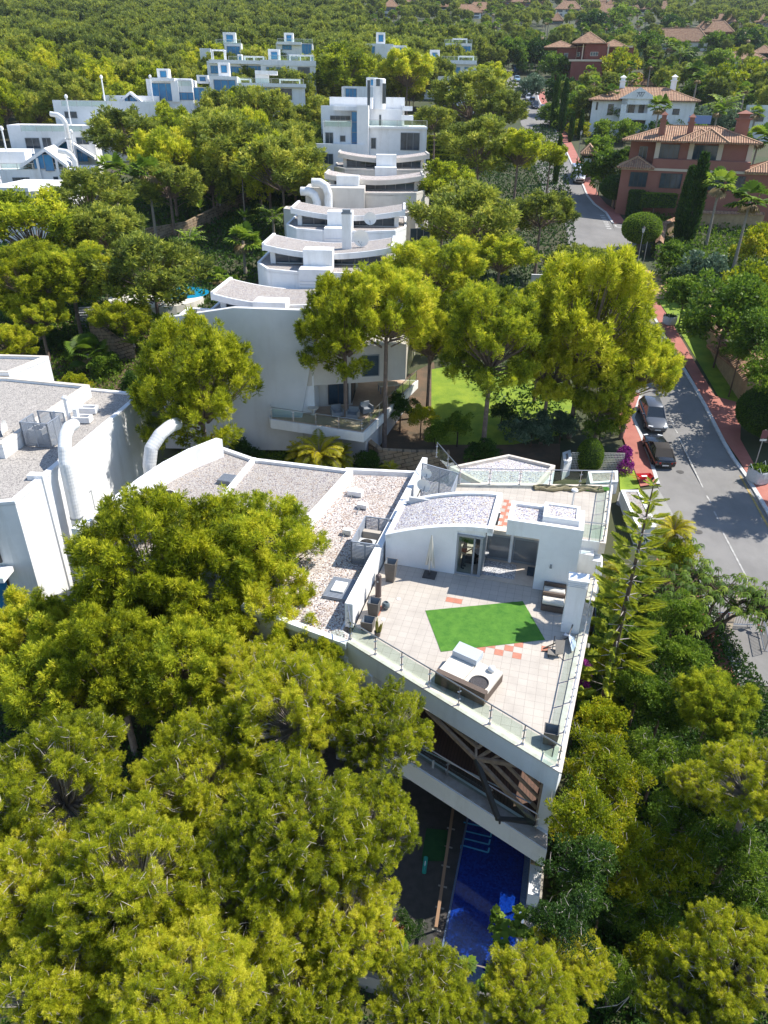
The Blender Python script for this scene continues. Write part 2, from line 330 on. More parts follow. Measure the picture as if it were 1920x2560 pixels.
# ---------------- foliage ----------------
class LB:                                                     # collects leaf faces (4 corners each) with a tint
    def __init__(s): s.V = []; s.T = []
    def add(s, quads, tint): s.V.append(np.asarray(quads, np.float32).reshape(-1, 4, 3)); s.T.append(np.broadcast_to(np.asarray(tint, np.float32), (len(s.V[-1]),)))
    def build(s, name, m, parent=None, extra=None):
        V = np.concatenate(s.V); T = np.concatenate(s.T); n = len(V); me = bpy.data.meshes.new(name)
        if parent is not None:
            inv = np.array(WM[parent].inverted()); V = V@inv[:3, :3].T.astype(np.float32)+inv[:3, 3].astype(np.float32)
        me.vertices.add(n*4); me.vertices.foreach_set('co', V.reshape(-1)); me.loops.add(n*4); me.loops.foreach_set('vertex_index', np.arange(n*4, dtype=np.int32))
        me.polygons.add(n); me.polygons.foreach_set('loop_start', np.arange(0, n*4, 4, dtype=np.int32)); me.polygons.foreach_set('loop_total', np.full(n, 4, np.int32))
        a = me.attributes.new('tint', 'FLOAT', 'FACE'); a.data.foreach_set('value', np.ascontiguousarray(T)); me.materials.append(m); me.update()
        o = bpy.data.objects.new(name, me); sc.collection.objects.link(o)
        if parent is not None: o.parent = parent; WM[o] = WM[parent]
        else: WM[o] = Matrix.Identity(4)
        return o
def nrmz(a): return a/(np.linalg.norm(a, axis=-1, keepdims=True)+1e-9)
def blades(rng, C, Nn, k, L, w_, spread, droop=0.0, shape=.5, orig=.12):  # k thin leaves out of every point C, around the direction Nn
    n = len(C); d = nrmz(Nn[:, None, :]+rng.normal(0, spread, (n, k, 3))); LL = L*rng.uniform(.65, 1.15, (n, k, 1))
    b = C[:, None, :]+rng.normal(0, L*orig, (n, k, 3)); s = nrmz(np.cross(d, rng.normal(0, 1, (n, k, 3))))*w_/2
    tip = b+d*LL; tip[..., 2] -= droop*LL[..., 0]; mid = b+(tip-b)*shape
    q = np.stack([b, mid-s, tip, mid+s], 2); return q.reshape(-1, 4, 3)
def puff_points(rng, R, Hc, npf, pr, nt, low=-.3, fill=.35, boughs=0):
    if boughs:                                                # big boughs first, gaps between them, then puffs on every bough
        D = []; tries = 0
        while len(D) < boughs and tries < 4000:
            tries += 1; d = nrmz(rng.normal(0, 1, 3)); d[2] = abs(d[2]) if rng.uniform() < .6 else d[2]
            if d[2] < low: continue
            if all(d@e < math.cos(math.radians(118/math.sqrt(boughs))) for e in D): D.append(d)
        D = np.array(D); nb_ = len(D); r0 = rng.uniform(.55, .86, (nb_, 1)); B = D*np.array([R, R, Hc])*r0; br_ = R*(.36 if boughs < 24 else .33)*rng.uniform(.75, 1.2, nb_)*(1.6-r0[:, 0]*.8)
        k = max(3, npf//nb_); e = nrmz(rng.normal(0, 1, (nb_, k, 3))+np.array([0, 0, .55])+D[:, None, :]*.5); c = (B[:, None, :]+e*br_[:, None, None]*rng.uniform(.55, 1.1, (nb_, k, 1))*np.array([1, 1, .7])).reshape(-1, 3); bt = np.repeat(rng.uniform(-.14, .14, nb_), k)[:, None]
    else:
        d = nrmz(rng.normal(0, 1, (npf*4, 3))); d = d[d[:, 2] > low][:npf]
        lob = 1+.22*np.sin(3*np.arctan2(d[:, 1], d[:, 0])+rng.uniform(0, 6))+.12*np.sin(5*np.arctan2(d[:, 1], d[:, 0])+rng.uniform(0, 6))
        r = rng.uniform(0, 1, len(d))**fill; c = d*np.stack([R*lob*r, R*lob*r, Hc*r], 1); bt = 0
    pr_ = pr*rng.uniform(.65, 1.25, len(c))
    if boughs:                                                # every puff is a plume of needles round an upward shoot
        S = nrmz(nrmz(c)*.7+np.array([0, 0, 1.0])+rng.normal(0, .3, c.shape))[:, None, :]; u = rng.uniform(0, 1, (len(c), nt, 1)); e = nrmz(rng.normal(0, 1, (len(c), nt, 3)))
        P = c[:, None, :]+S*(u*1.7-.5)*pr_[:, None, None]+e*pr_[:, None, None]*.62*(1-.62*u); N_ = nrmz(S*.75+e*.75)
    else:
        e = nrmz(rng.normal(0, 1, (len(c), nt, 3))+np.array([0, 0, .45])); rr = pr_[:, None, None]*rng.uniform(.55, 1, (len(c), nt, 1))
        P = c[:, None, :]+e*rr*np.array([1, 1, .75]); N_ = nrmz(e*.8+nrmz(c)[:, None, :]*.25+np.array([0, 0, .45]))
    tint = rng.uniform(.15, .75, (len(c), 1))+bt+rng.normal(0, .18, (len(c), nt)); return c, P.reshape(-1, 3), N_.reshape(-1, 3), tint.reshape(-1)
def tree_proto(name, seed, lm, bm, R, Hc, npf, pr, nt, k, L, wd, spread=.55, low=-.3, fill=.35, limbs=True, twigs=0, tr=.2, shape=.5, droop=0, h=8, lean=.04, orig=.12, boughs=0):
    rng = np.random.default_rng(seed); root = thing(name, '', '', (0, 0, 0)); root['h'] = h
    c, P, N_, T = puff_points(rng, R, Hc, npf, pr, nt, low, fill, boughs)
    lb = LB(); lb.add(blades(rng, P, N_, k, L, wd, spread, droop, shape, orig), np.repeat(np.clip(T, 0, 1), k)); cr = lb.build('crown', lm, root)
    b = MB()
    if limbs:
        for i in range(0, len(c), 1 if twigs else 2):
            q = c[i]; s0 = (q[0]*.12, q[1]*.12, min(q[2]-.3*R*.5, -.35*Hc)-rng.uniform(0, .5)*Hc*.3); m_ = (q[0]*.6, q[1]*.6, s0[2]*.45+q[2]*.4)
            b.tube([s0, m_, q], [tr*.38, tr*.22, tr*.07], 5, cap=False)
            for _ in range(twigs):
                e = nrmz(rng.normal(0, 1, 3)+np.array([0, 0, .7])); f_ = q+e*pr*rng.uniform(.9, 1.7); g = (q+f_)/2+rng.normal(0, pr*.12, 3)
                b.tube([q, g, f_], [.032, .022, .01], 3, cap=False)
        br = b.build('branches', TWIG if twigs else bm, root)
    t = MB(); t.tube([(0, 0, -.15), (lean*.3, .02, .35), (-lean*.2, 0, .7), (0, 0, 1.0)], [tr*1.25, tr, tr*.85, tr*.6], 8, cap=False); t.build('trunk', bm, root, smooth=True)
    return root
def set_height(o, h):                                          # crown centre at height h above the base (in the tree's own units)
    for ch in o.children:
        n = ch.name.split('.')[0]
        if n in ('crown', 'branches', 'dry_fronds'): ch.location = (0, 0, h)
        elif n == 'trunk': ch.scale = (1, 1, h)
def lod(d): return 0 if d < 32 else (1 if d < 75 else 2)
PINES = {0: [], 1: [], 2: []}
for s_ in range(3): PINES[0].append(tree_proto('pine_tree', 10+s_, PINE_L, BARK, 4.3, 3.3, 600, .56, 34, 15, .22, .019, .95, low=-.5, twigs=1, tr=.2, orig=.04, boughs=26+3*s_))
for s_ in range(4): PINES[1].append(tree_proto('pine_tree', 30+s_, PINE_M if s_ % 2 else PINE_L, BARK, 4.3, 4.0+.5*(s_ % 3), 260, .75, 46, 8, .36, .055, .5, low=-.7, tr=.2, boughs=16+3*s_))
for s_ in range(5): PINES[2].append(tree_proto('pine_tree', 50+s_, PINE_F if s_ > 1 else PINE_M, BARK, 4.3, 4.1, 130, .95, 38, 4, .55, .15, .55, low=-.7, tr=.2, boughs=12+2*s_))
BUSH = {0: [], 1: [], 2: []}
for s_, lm in enumerate((LEAF_Y, LEAF_G, LEAF_D, LEAF_B)):
    BUSH[0].append(tree_proto('broadleaf_tree', 70+s_, lm, DARKBARK, 2.6, 2.0, 60, .75, 90, 4, .16, .085, .8, low=-.5, fill=.5, tr=.09, twigs=1))
    BUSH[1].append(tree_proto('broadleaf_tree', 80+s_, lm, DARKBARK, 2.6, 2.1, 50, .8, 60, 3, .26, .15, .8, low=-.6, fill=.45, tr=.09))
    BUSH[2].append(tree_proto('broadleaf_tree', 90+s_, lm, DARKBARK, 2.6, 2.2, 40, .85, 34, 3, .42, .24, .8, low=-.6, fill=.4, tr=.09))
def fan_palm_proto(seed, far):
    rng = np.random.default_rng(seed); root = thing('fan_palm', '', '', (0, 0, 0)); lb = LB(); dr = LB(); b = MB()
    nl = 22 if far else 38
    for i in range(nl+10):
        dead = i >= nl; az = rng.uniform(0, 2*PI); el = rng.uniform(-.35, 1.25) if not dead else rng.uniform(-1.35, -.6)
        d = np.array([math.cos(az)*math.cos(el), math.sin(az)*math.cos(el), math.sin(el)]); pl = rng.uniform(.7, 1.0) if not dead else rng.uniform(.3, .6)
        c = d*pl; side = nrmz(np.cross(d, [0, 0, 1])); upv = np.cross(side, d); b.beam((0, 0, 0), tuple(c), .03, .02)
        nb = 9 if far else 17; L = rng.uniform(.75, 1.0)*(1 if not dead else .8); Q = []
        for j in range(nb):
            a = (j/(nb-1)-.5)*2*1.35; e = nrmz(d*math.cos(a)+side*math.sin(a)+upv*.12*math.cos(2*a)); w2 = np.cross(e, upv); w2 = nrmz(w2)*L*(.13 if far else .075)
            m1 = c+e*L*.6; tp = c+e*L-np.array([0, 0, .22*L]); Q.append([c, m1-w2, tp, m1+w2])
        (dr if dead else lb).add(Q, rng.uniform(.2, .9))
    lb.build('crown', LEAF_G if seed % 2 else LEAF_Y, root); dr.build('dry_fronds', LEAF_DRY, root)
    t = MB(); t.tube([(0, 0, 0), (.03, 0, .5), (0, 0, 1)], [.26, .17, .15], 8, cap=False); t.build('trunk', PALMB, root, smooth=True)
    return root
def feather_palm_proto(seed, mt, far, nl=18, L=2.6, arch=1.0, rise=(.2, 1.3)):
    rng = np.random.default_rng(seed); root = thing('feather_palm', '', '', (0, 0, 0)); lb = LB(); b = MB()
    for i in range(nl):
        az = 2*PI*i/nl*2.4+rng.uniform(0, .5); el = rng.uniform(*rise); LL = L*rng.uniform(.8, 1.1); pts = []
        p = np.zeros(3); a = el; ns = 7 if far else 14
        for j in range(ns+1):
            pts.append(p.copy()); p = p+np.array([math.cos(az)*math.cos(a), math.sin(az)*math.cos(a), math.sin(a)])*LL/ns; a -= arch*1.9/ns*(j/ns+.3)
        b.tube([tuple(q) for q in pts], [.03*(1-.8*j/ns) for j in range(ns+1)], 3, cap=False)
        side = np.array([-math.sin(az), math.cos(az), 0]); Q = []
        for j in range(1, ns*(1 if far else 5)+1):
            u = j/(ns*(1 if far else 5)); x = u*ns; i0 = min(int(x), ns-1); q = pts[i0]+(pts[i0+1]-pts[i0])*(x-i0); dd = nrmz(pts[i0+1]-pts[i0]); ll = LL*.22*math.sin(PI*min(.97, u*.85+.12))+.1
            for sg in (-1, 1):
                e = nrmz(side*sg+dd*.55-np.array([0, 0, .35])+rng.normal(0, .1, 3)); w2 = dd*(.13 if far else .032); Q.append([q, q+e*ll*.5-w2, q+e*ll, q+e*ll*.5+w2])
        lb.add(Q, rng.uniform(.15, .95))
    lb.build('crown', mt, root); t = MB(); t.tube([(0, 0, 0), (.02, 0, .5), (0, 0, 1)], [.22, .17, .14], 8, cap=False); t.build('trunk', PALMB, root, smooth=True); b.build('branches', PALMB, root)
    return root
FANP = {0: fan_palm_proto(1, False), 2: fan_palm_proto(3, True)}
FANP[1] = FANP[0]; FEATH = {0: feather_palm_proto(5, LEAF_G, False), 2: feather_palm_proto(6, LEAF_G, True, nl=22)}; FEATH[1] = FEATH[0]
FEATY = feather_palm_proto(7, LEAF_O, False, nl=44, L=2.6, rise=(.2, 1.5), arch=1.25)
def cypress_proto():
    rng = np.random.default_rng(3); root = thing('cypress_tree', '', '', (0, 0, 0)); n = 4200; u = rng.uniform(0, 1, n); r = .62*np.sin(PI*np.clip(u*.92+.06, 0, 1))**.6*(1-.35*u)*rng.uniform(.75, 1, n); a = rng.uniform(0, 2*PI, n)
    P = np.stack([r*np.cos(a), r*np.sin(a), u*5.6], 1); N_ = nrmz(np.stack([np.cos(a)*.5, np.sin(a)*.5, np.ones(n)], 1)); lb = LB(); lb.add(blades(rng, P, N_, 2, .34, .10, .25), rng.uniform(0, 1, n*2)); lb.build('crown', LEAF_D, root)
    t = MB(); t.tube([(0, 0, -.8), (0, 0, 4.5)], [.14, .03], 6); t.build('trunk', BARK, root); return root
CYP = cypress_proto()
def leafy(name, label, cat, shape, mt, density, L, wd, core=True, group=None, rngs=1, trunk=None, bm=None):
    """clipped mass: shape = list of ('box', poly, z0, z1) or ('ell', c, rx, ry, rz)"""
    rng = np.random.default_rng(rngs)
    s0 = shape[0]; base = (s0[1][0][0], s0[1][0][1], s0[2]) if s0[0] == 'box' else (s0[1][0], s0[1][1], s0[1][2]-s0[4])
    if trunk: base = (base[0], base[1], trunk)
    root = thing(name, label, cat, base, group=group); lb = LB(); co = MB()
    for s in shape:
        if s[0] == 'box':
            poly = ccw(s[1]); z0, z1 = s[2], s[3]; n = len(poly); co.prism(inset(poly, .06), z0, z1-.06)
            for i in range(n):
                a, b = np.array(poly[i][:2]), np.array(poly[(i+1) % n][:2]); d = b-a; ln = np.linalg.norm(d); k = int(density*ln*(z1-z0)); nr = np.array([d[1], -d[0], 0])/(ln+1e-9)
                if k: P = np.stack([*(a[:, None]+d[:, None]*rng.uniform(0, 1, k)), rng.uniform(z0, z1, k)], 1)-nr*.04; lb.add(blades(rng, P, np.tile(nr+np.array([0, 0, .3]), (k, 1)), 2, L, wd, .6), rng.uniform(.1, .9, k*2))
            xs = [p[0] for p in poly]; ys = [p[1] for p in poly]; k = int(density*(max(xs)-min(xs))*(max(ys)-min(ys))); X = rng.uniform(min(xs), max(xs), k); Y = rng.uniform(min(ys), max(ys), k)
            ins = np.ones(k, bool)
            for i in range(n):
                a, b = poly[i], poly[(i+1) % n]; ins &= ((b[0]-a[0])*(Y-a[1])-(b[1]-a[1])*(X-a[0])) > 0
            X, Y = X[ins], Y[ins]
            if len(X): P = np.stack([X, Y, np.full(len(X), z1-.04)], 1); lb.add(blades(rng, P, np.tile([0, 0, 1.], (len(X), 1)), 2, L, wd, .6), rng.uniform(.2, 1, len(X)*2))
        else:
            c, rx, ry, rz = np.array(s[1], float), s[2], s[3], s[4]; k = int(density*4*PI*((rx*ry*rz)**(2/3))); d = nrmz(rng.normal(0, 1, (k, 3))); pw = s[5] if len(s) > 5 else 1.0
            if pw != 1: d = np.sign(d)*np.abs(d)**pw; 
            P = c+d*np.array([rx, ry, rz])*rng.uniform(.93, 1, (k, 1)); lb.add(blades(rng, P, nrmz(d/np.array([rx, ry, rz])), 2, L, wd, .6), rng.uniform(.1, 1, k*2))
            co.lathe([(max(.02, math.cos(t)**(1)*rx*.93 if pw == 1 else (abs(math.cos(t))**pw)*rx*.93), c[2]+(math.sin(t) if pw == 1 else math.copysign(abs(math.sin(t))**pw, t))*rz*.93) for t in np.linspace(-1.5, 1.5, 9)], (c[0], c[1]), 14)
    lb.build('crown', mt, root)
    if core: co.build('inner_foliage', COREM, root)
    if trunk is not None:
        c = s0[1]; t = MB(); t.tube([(c[0], c[1], trunk-.2), (c[0], c[1], c[2])], [.22, .15], 8); t.build('trunk', bm or BARK, root)
    return root
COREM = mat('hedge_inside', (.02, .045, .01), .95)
TREES_COUNT = {}
def put(kind, cx, cy, wpx, h, label, group=None, sub=None, rz=None, flat=1.0, Yd=None, ground=None):
    """crown centre seen at (cx,cy), wpx wide, h metres above the hillside"""
    k = TREES_COUNT.get(kind, 0); TREES_COUNT[kind] = k+1
    p = UG(cx, cy, h) if Yd is None else DY(cx, cy, Yd)
    dep = DEP(p); rw = wpx*dep/FPX/2; gz = (G(p[0], p[1]) if ground is None else ground)
    L = lod(dep)
    if kind == 'pine': pr = PINES[L][k % len(PINES[L]) if sub is None else sub % len(PINES[L])]; R0 = 4.5; cat = 'pine tree'
    elif kind == 'bush': pr = BUSH[L][sub or 0]; R0 = 2.7; cat = 'tree'
    elif kind == 'fan': pr = FANP[L]; R0 = 1.75; cat = 'palm tree'
    elif kind == 'feather': pr = FEATH[L]; R0 = 2.3; cat = 'palm tree'
    elif kind == 'yfeather': pr = FEATY; R0 = 2.4; cat = 'palm tree'
    elif kind == 'cypress': pr = CYP; R0 = .62; cat = 'cypress tree'
    s = rw/R0; a = (k*2.39) % (2*PI) if rz is None else rz
    loc = (p[0], p[1], gz)
    if kind == 'cypress': s = (p[2]-gz)*2/5.8; o = place(pr, USED, loc, a, (rw/R0, rw/R0, s), label, group)
    else:
        o = place(pr, USED, loc, a, (s, s, s*flat), label, group); set_height(o, max(.3, (p[2]-gz))/(s*flat))
        for ch in o.children:
            if ch.name.startswith('trunk'): q = 1/s if s > 1 else 1/s**.5; ch.scale = (q, q, ch.scale[2])
    o['category'] = cat; return o
# ---------------- terrain and road ----------------
def strip(A, B, h=0.0, thick=None):
    m = MB(); n = min(len(A), len(B))
    for i in range(n-1):
        q = [A[i], A[i+1], B[i+1], B[i]]; m.quad(*[(p[0], p[1], G(p[0], p[1])+h) for p in q])
        if thick:
            for a, b in ((A[i], A[i+1]), (B[i+1], B[i])): m.quad((a[0], a[1], G(0, a[1])+h-thick), (b[0], b[1], G(0, b[1])+h-thick), (b[0], b[1], G(0, b[1])+h), (a[0], a[1], G(0, a[1])+h))
    return m
def resample(P, step=3.0):
    P = [np.array(p[:2], float) for p in P]; o = [P[0]]
    for a, b in zip(P, P[1:]):
        n = max(1, int(np.linalg.norm(b-a)/step)); o += [a+(b-a)*k/n for k in range(1, n+1)]
        if (a[1]-55)*(b[1]-55) < 0: o[-n:] = sorted(o[-n:]+[a+(b-a)*((55-a[1])/(b[1]-a[1]))], key=lambda q: q[1])
    return o
def offs(P, d):
    o = []
    for i in range(len(P)):
        t = P[min(i+1, len(P)-1)]-P[max(i-1, 0)]; t = t/np.linalg.norm(t); o.append(P[i]+np.array([-t[1], t[0]])*d)
    return o
g = MB(); xs = [-480, -300, -150, -80, -40, -20, 0, 20, 40, 80, 150, 300, 500, 700]; ys = [-30, 0, 20, 40, 55, 80, 120, 180, 260, 360, 500, 700, 900]
nx = len(xs); g.add([(x, y, G(x, y)-.02) for y in ys for x in xs], [(j*nx+i, j*nx+i+1, (j+1)*nx+i+1, (j+1)*nx+i) for j in range(len(ys)-1) for i in range(nx-1)])
structure('ground', g, GROUND)
KR = [(2120, 1750), (2010, 1480), (1920, 1293), (1862, 1195), (1805, 1109), (1759, 1018), (1729, 964), (1689, 897), (1656, 841), (1624, 780), (1606, 747), (1575, 698), (1560, 669), (1554, 644), (1550, 622), (1545, 600), (1530, 560), (1512, 532), (1484, 512), (1465, 489), (1456, 466), (1432, 420), (1405, 360), (1380, 315), (1359, 278), (1344, 247), (1342, 223), (1325, 213), (1299, 197), (1290, 182), (1262, 172), (1215, 168), (1160, 160)]
KRw = resample([UG(*p) for p in KR[:23]], 3)+[np.array(UG(*p)[:2]) for p in KR[23:]]
KLw = offs(KRw, 7.4)
structure('road', strip(KLw, KRw, .03), ASPH)
jn = [UG(*p) for p in [(1556, 640), (1600, 604), (1700, 590), (1700, 556), (1590, 552), (1530, 556)]]
m = MB(); m.quad(*[(p[0], p[1], p[2]+.036) for p in jn]); m.f[0] = m.f[0][::-1]; structure('side_street', m, ASPH)
# kerbs, pavements
A = [UG(*p)[:2] for p in KR[:14]]; kr = resample(A, 2.5)
structure('kerb', strip(offs(kr, 0), offs(kr, -.32), .15, .2), KERB)
kl = offs(resample([UG(*p)[:2] for p in KR[12:]][3:], 3), 0)
kr2 = resample([UG(*p)[:2] for p in KR[16:27]], 3); structure('kerb', strip(offs(kr2, 0), offs(kr2, -.32), .15, .2), KERB)
PI_ = [(2200, 1700), (2090, 1450), (1960, 1290), (1915, 1200), (1884, 1163), (1850, 1101), (1852, 1011), (1787, 993), (1750, 931), (1711, 863), (1667, 790), (1638, 745), (1623, 722), (1600, 690), (1588, 664), (1580, 640)]
inn = [UG(*p)[:2] for p in PI_]; outk = [UG(*p)[:2] for p in [(2050, 1560), (1965, 1385), (1890, 1245), (1862, 1195), (1835, 1150), (1800, 1100), (1765, 1030), (1745, 993), (1712, 931), (1672, 865), (1630, 790), (1606, 747), (1592, 722), (1572, 690), (1558, 664), (1554, 640)]]
outk = [np.array(o)+np.array([.33, 0]) for o in outk]
structure('pavement', strip(outk, inn, .125), REDPAVE)
m = strip([UG(*p)[:2] for p in [(1607, 748), (1590, 720), (1575, 697), (1561, 670)]], [UG(*p)[:2] for p in [(1690, 752), (1675, 720), (1655, 695), (1590, 664)]], .14); structure('driveway', m, SAND)
i2 = offs(kr2, -.33); o2 = offs(kr2, -2.2); structure('pavement', strip(i2, o2, .125), REDPAVE)
# near side pavement, kerb, drive
LK = [(1600, 985), (1578, 1047), (1598, 1091), (1620, 1148), (1640, 1213)]; LO = [(1515, 985), (1537, 1047), (1560, 1105), (1576, 1150), (1600, 1219)]
a = [UG(*p)[:2] for p in LK]; b = [UG(*p)[:2] for p in LO]; structure('pavement', strip(b, a, .12), REDPAVE)
structure('kerb', strip(a, [np.array(q)+np.array([.3, 0]) for q in a], .14, .2), KERB)
a = [UG(*p)[:2] for p in [(1700, 1400), (1779, 1554), (1821, 1654), (1880, 1790)]]; b = [UG(*p)[:2] for p in [(1640, 1400), (1700, 1554), (1740, 1654), (1780, 1790)]]
structure('pavement', strip(b, a, .12), REDPAVE); structure('kerb', strip(a, [np.array(q)+np.array([.3, 0]) for q in a], .14, .2), KERB)
def gpoly(name, px, m, h=.05, kind='structure'):
    mb = MB(); P = [UG(*p) for p in px]; P = [(p[0], p[1]) for p in P]; P = ccw(P); mb.quad(*[(p[0], p[1], G(0, p[1])+h) for p in P])
    o = mb.build(name, m); o['kind'] = kind; return o
gpoly('driveway', [(1380, 720), (1395, 690), (1510, 690), (1520, 745), (1500, 790), (1360, 790)], mat('pale_paving', (.30, .28, .26), .9, col2=(.24, .23, .21), scale=.6), .05)
gpoly('driveway', [(1548, 1232), (1645, 1222), (1690, 1300), (1640, 1330), (1600, 1300), (1540, 1262)], mat('grey_paving', (.33, .32, .30), .9, col2=(.26, .25, .24), scale=1), .05)
gpoly('lawn', [(1075, 925), (1180, 905), (1370, 940), (1440, 990), (1440, 1080), (1200, 1130), (1085, 1110), (1060, 1060)], LAWN, .04)
gpoly('lawn', [(1545, 1130), (1572, 1142), (1600, 1222), (1550, 1228)], LAWN, .07)
gpoly('lawn', [(540, 500), (700, 490), (720, 540), (560, 575)], LAWN, .04)
gpoly('garden_bed', [(900, 1000), (1085, 905), (1095, 1010), (1085, 1110), (1400, 1110), (1400, 1175), (900, 1175)], SOIL, .03)
gpoly('garden_bed', [(130, 800), (520, 820), (520, 960), (300, 980), (130, 960)], SOIL, .03)
gpoly('grass_verge', [(1640, 745), (1700, 830), (1760, 930), (1800, 1000), (1870, 1010), (1900, 980), (1790, 840), (1710, 745)], LAWN, .03)
# road markings
def dash(px, w_, m, name='road_marking', h=.045):
    P = [np.array(UG(*p)[:2]) for p in px]; a = offs(P, w_/2); b = offs(P, -w_/2); structure(name, strip(a, b, h), m)
CL = [((1676, 1045), (1685, 1065)), ((1688, 1075), (1694, 1085)), ((1698, 1097), (1757, 1220)), ((1766, 1240), (1777, 1258)), ((1785, 1280), (1795, 1300)), ((1806, 1330), (1874, 1460)), ((1890, 1492), (1940, 1590))]
for a, b in CL: dash([a, b], .12, PAINT)
dash([(1850, 1190), (1905, 1290), (1960, 1390)], .16, YPAINT)
for k in range(7): x, y = 1505+k*2.8, 538+k*5.4; dash([(x, y), (x+1.2, y+3.0)], .7, PAINT)
dash([(1537, 562), (1541, 568), (1560, 570)], .35, PAINT)
# ---------------- the villa with the roof terrace (its own level frame) ----------------
V0 = (5.84, 24.26, 0); VA = math.radians(-14.7)
V = thing('terrace_villa', 'white villa with pointed prow, tiled roof terrace, glass railing and timber screen', 'house', (V0[0], V0[1], -8), VA)
WM[V] = Matrix.Translation(V0) @ Matrix.Rotation(VA, 4, 'Z'); V.location = V0
def vp(mb, name, m, par=V, **k): return mb.build(name, m, par, local=True, **k)
TER = [(-7.24, -1.42), (2.37, -6.14), (3.59, 6.95), (3.62, 8.4), (-7.4, 8.4)]
m = MB(); m.prism(TER, -.25, 0); vp(m, 'terrace_floor', TILE)
# fascia and coping
nf = np.array([-4.72, -9.61])/10.71
def off2(p, d): return (p[0]+nf[0]*d, p[1]+nf[1]*d)
FL, FT = (-7.24, -1.42), (2.37, -6.14)
m = MB(); m.prism([off2(FL, 0.02), off2(FT, .02), (2.5, -5.6), (-7.0, -1.1)], -1.02, -.252); m.prism([FL, off2(FL, .035), off2(FT, .035), FT], -1.02, -.02); vp(m, 'front_fascia', WHITE)
m = MB(); m.prism([off2(FL, .06), off2(FT, .06), off2((2.1, -5.99), -.34), off2(FL, -.34)], .002, .075); m.prism([off2(FT, .06), (2.44, -6.2), (3.66, 7.0), (3.25, 7.0), (2.05, -5.75), off2((2.1, -5.99), -.34)], .003, .08); vp(m, 'coping', COPE)
# right-hand wall with an opening above the lower deck
m = MB()
m.prism([(2.37, -6.14), (1.9, -5.93), (2.0, -4.6), (2.51, -4.6)], -4.4, -.255); m.prism([(2.51, -4.6), (2.16, -4.6), (2.5, -1.0), (2.85, -1.0)], -4.4, -2.9)
m.prism([(2.85, -1.0), (2.5, -1.0), (3.2, 7), (3.59, 7)], -9, -.255); m.prism([(2.51, -4.6), (2.16, -4.6), (2.5, -1.0), (2.85, -1.0)], -1.0, -.256); vp(m, 'side_wall', WHITE)
# lower deck level
LF = [(-7.6, -2.6), (2.37, -6.85)]
m = MB(); m.prism([(-8.2, -2.0), (2.33, -6.6), (2.36, -1.0), (-8, -.6)], -3.62, -3.45); vp(m, 'timber_deck', DECK)
m = MB(); m.prism([(-8.4, -2.3), (2.40, -6.95), (2.375, -6.15), (2.2, -6.05), (-8.2, -1.55)], -4.4, -3.4); m.prism([(-8.2, -1.8), (2.3, -6.3), (2.3, -1), (-8, -.2)], -4.39, -3.625); vp(m, 'lower_fascia', WHITE); m = MB(); m.prism([(-8.3, -2.2), (2.38, -6.9), (2.36, -6.3), (-8.2, -1.62)], -3.399, -3.36); vp(m, 'lower_coping', mat('stained_coping', (.38, .34, .30), .8, col2=(.26, .22, .19), scale=2))
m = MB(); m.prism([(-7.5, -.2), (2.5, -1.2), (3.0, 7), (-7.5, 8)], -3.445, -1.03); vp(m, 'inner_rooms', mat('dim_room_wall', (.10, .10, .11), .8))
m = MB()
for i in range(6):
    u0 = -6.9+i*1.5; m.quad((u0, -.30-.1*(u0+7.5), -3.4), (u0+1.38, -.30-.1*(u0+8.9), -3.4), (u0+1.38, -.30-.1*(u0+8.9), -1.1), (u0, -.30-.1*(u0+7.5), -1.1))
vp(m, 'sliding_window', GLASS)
m = MB(); m.prism([(-8.3, -1.4), (-7.25, -1.5), (-7.0, -1.05), (-7.3, 8), (-8.3, 8)], -9, -.9); vp(m, 'left_wing_wall', WHITE)
m = MB(); m.prism([(-7.9, -1.0), (-5.9, -2.2), (-5.5, -1.4), (-7.5, -.5)], -4.4, -1.03); vp(m, 'front_pier', WHITE)
m = MB(); m.prism([(-6.7, -2.05), (-6.6, -2.1), (-6.2, -2.9), (-6.3, -2.9)], -3.4, -1.4); vp(m, 'shutter', DFRAME)
# pool level: dark recess, deck, pool
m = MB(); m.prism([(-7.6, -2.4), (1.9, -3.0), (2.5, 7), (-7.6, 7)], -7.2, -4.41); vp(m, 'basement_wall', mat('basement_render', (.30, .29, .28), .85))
# barrel roof on the penthouse
def arc(u): 
    t = (u+7.25)/(5.4); t = min(1, max(0, t)); return 1.75+1.28*math.sin(t*PI/2)**.9
ua = [-7.3+5.45*i/14 for i in range(15)]; m = MB(); gv = MB()
for i in range(14):
    a, b = ua[i], ua[i+1]
    for v0, v1 in ((5.22, 5.5), (8.85, 9.12)): m.add([(a, v0, arc(a)-.25), (b, v0, arc(b)-.25), (b, v1, arc(b)-.25), (a, v1, arc(a)-.25), (a, v0, arc(a)), (b, v0, arc(b)), (b, v1, arc(b)), (a, v1, arc(a))], [(3, 2, 1, 0), (4, 5, 6, 7), (0, 1, 5, 4), (2, 3, 7, 6)])
    gv.quad((a, 5.5, arc(a)-.14), (b, 5.5, arc(b)-.14), (b, 8.85, arc(b)-.14), (a, 8.85, arc(a)-.14)); m.quad((a, 8.85, arc(a)-.26), (b, 8.85, arc(b)-.26), (b, 5.5, arc(b)-.26), (a, 5.5, arc(a)-.26))
m.box(-2.13, -1.85, 5.22, 9.12, 2.62, 3.032); m.box(-7.32, -7.05, 5.22, 9.12, 1.4, 1.76)
vp(m, 'barrel_roof', WHITE); vp(gv, 'roof_gravel', GRAVEL)
m = MB()
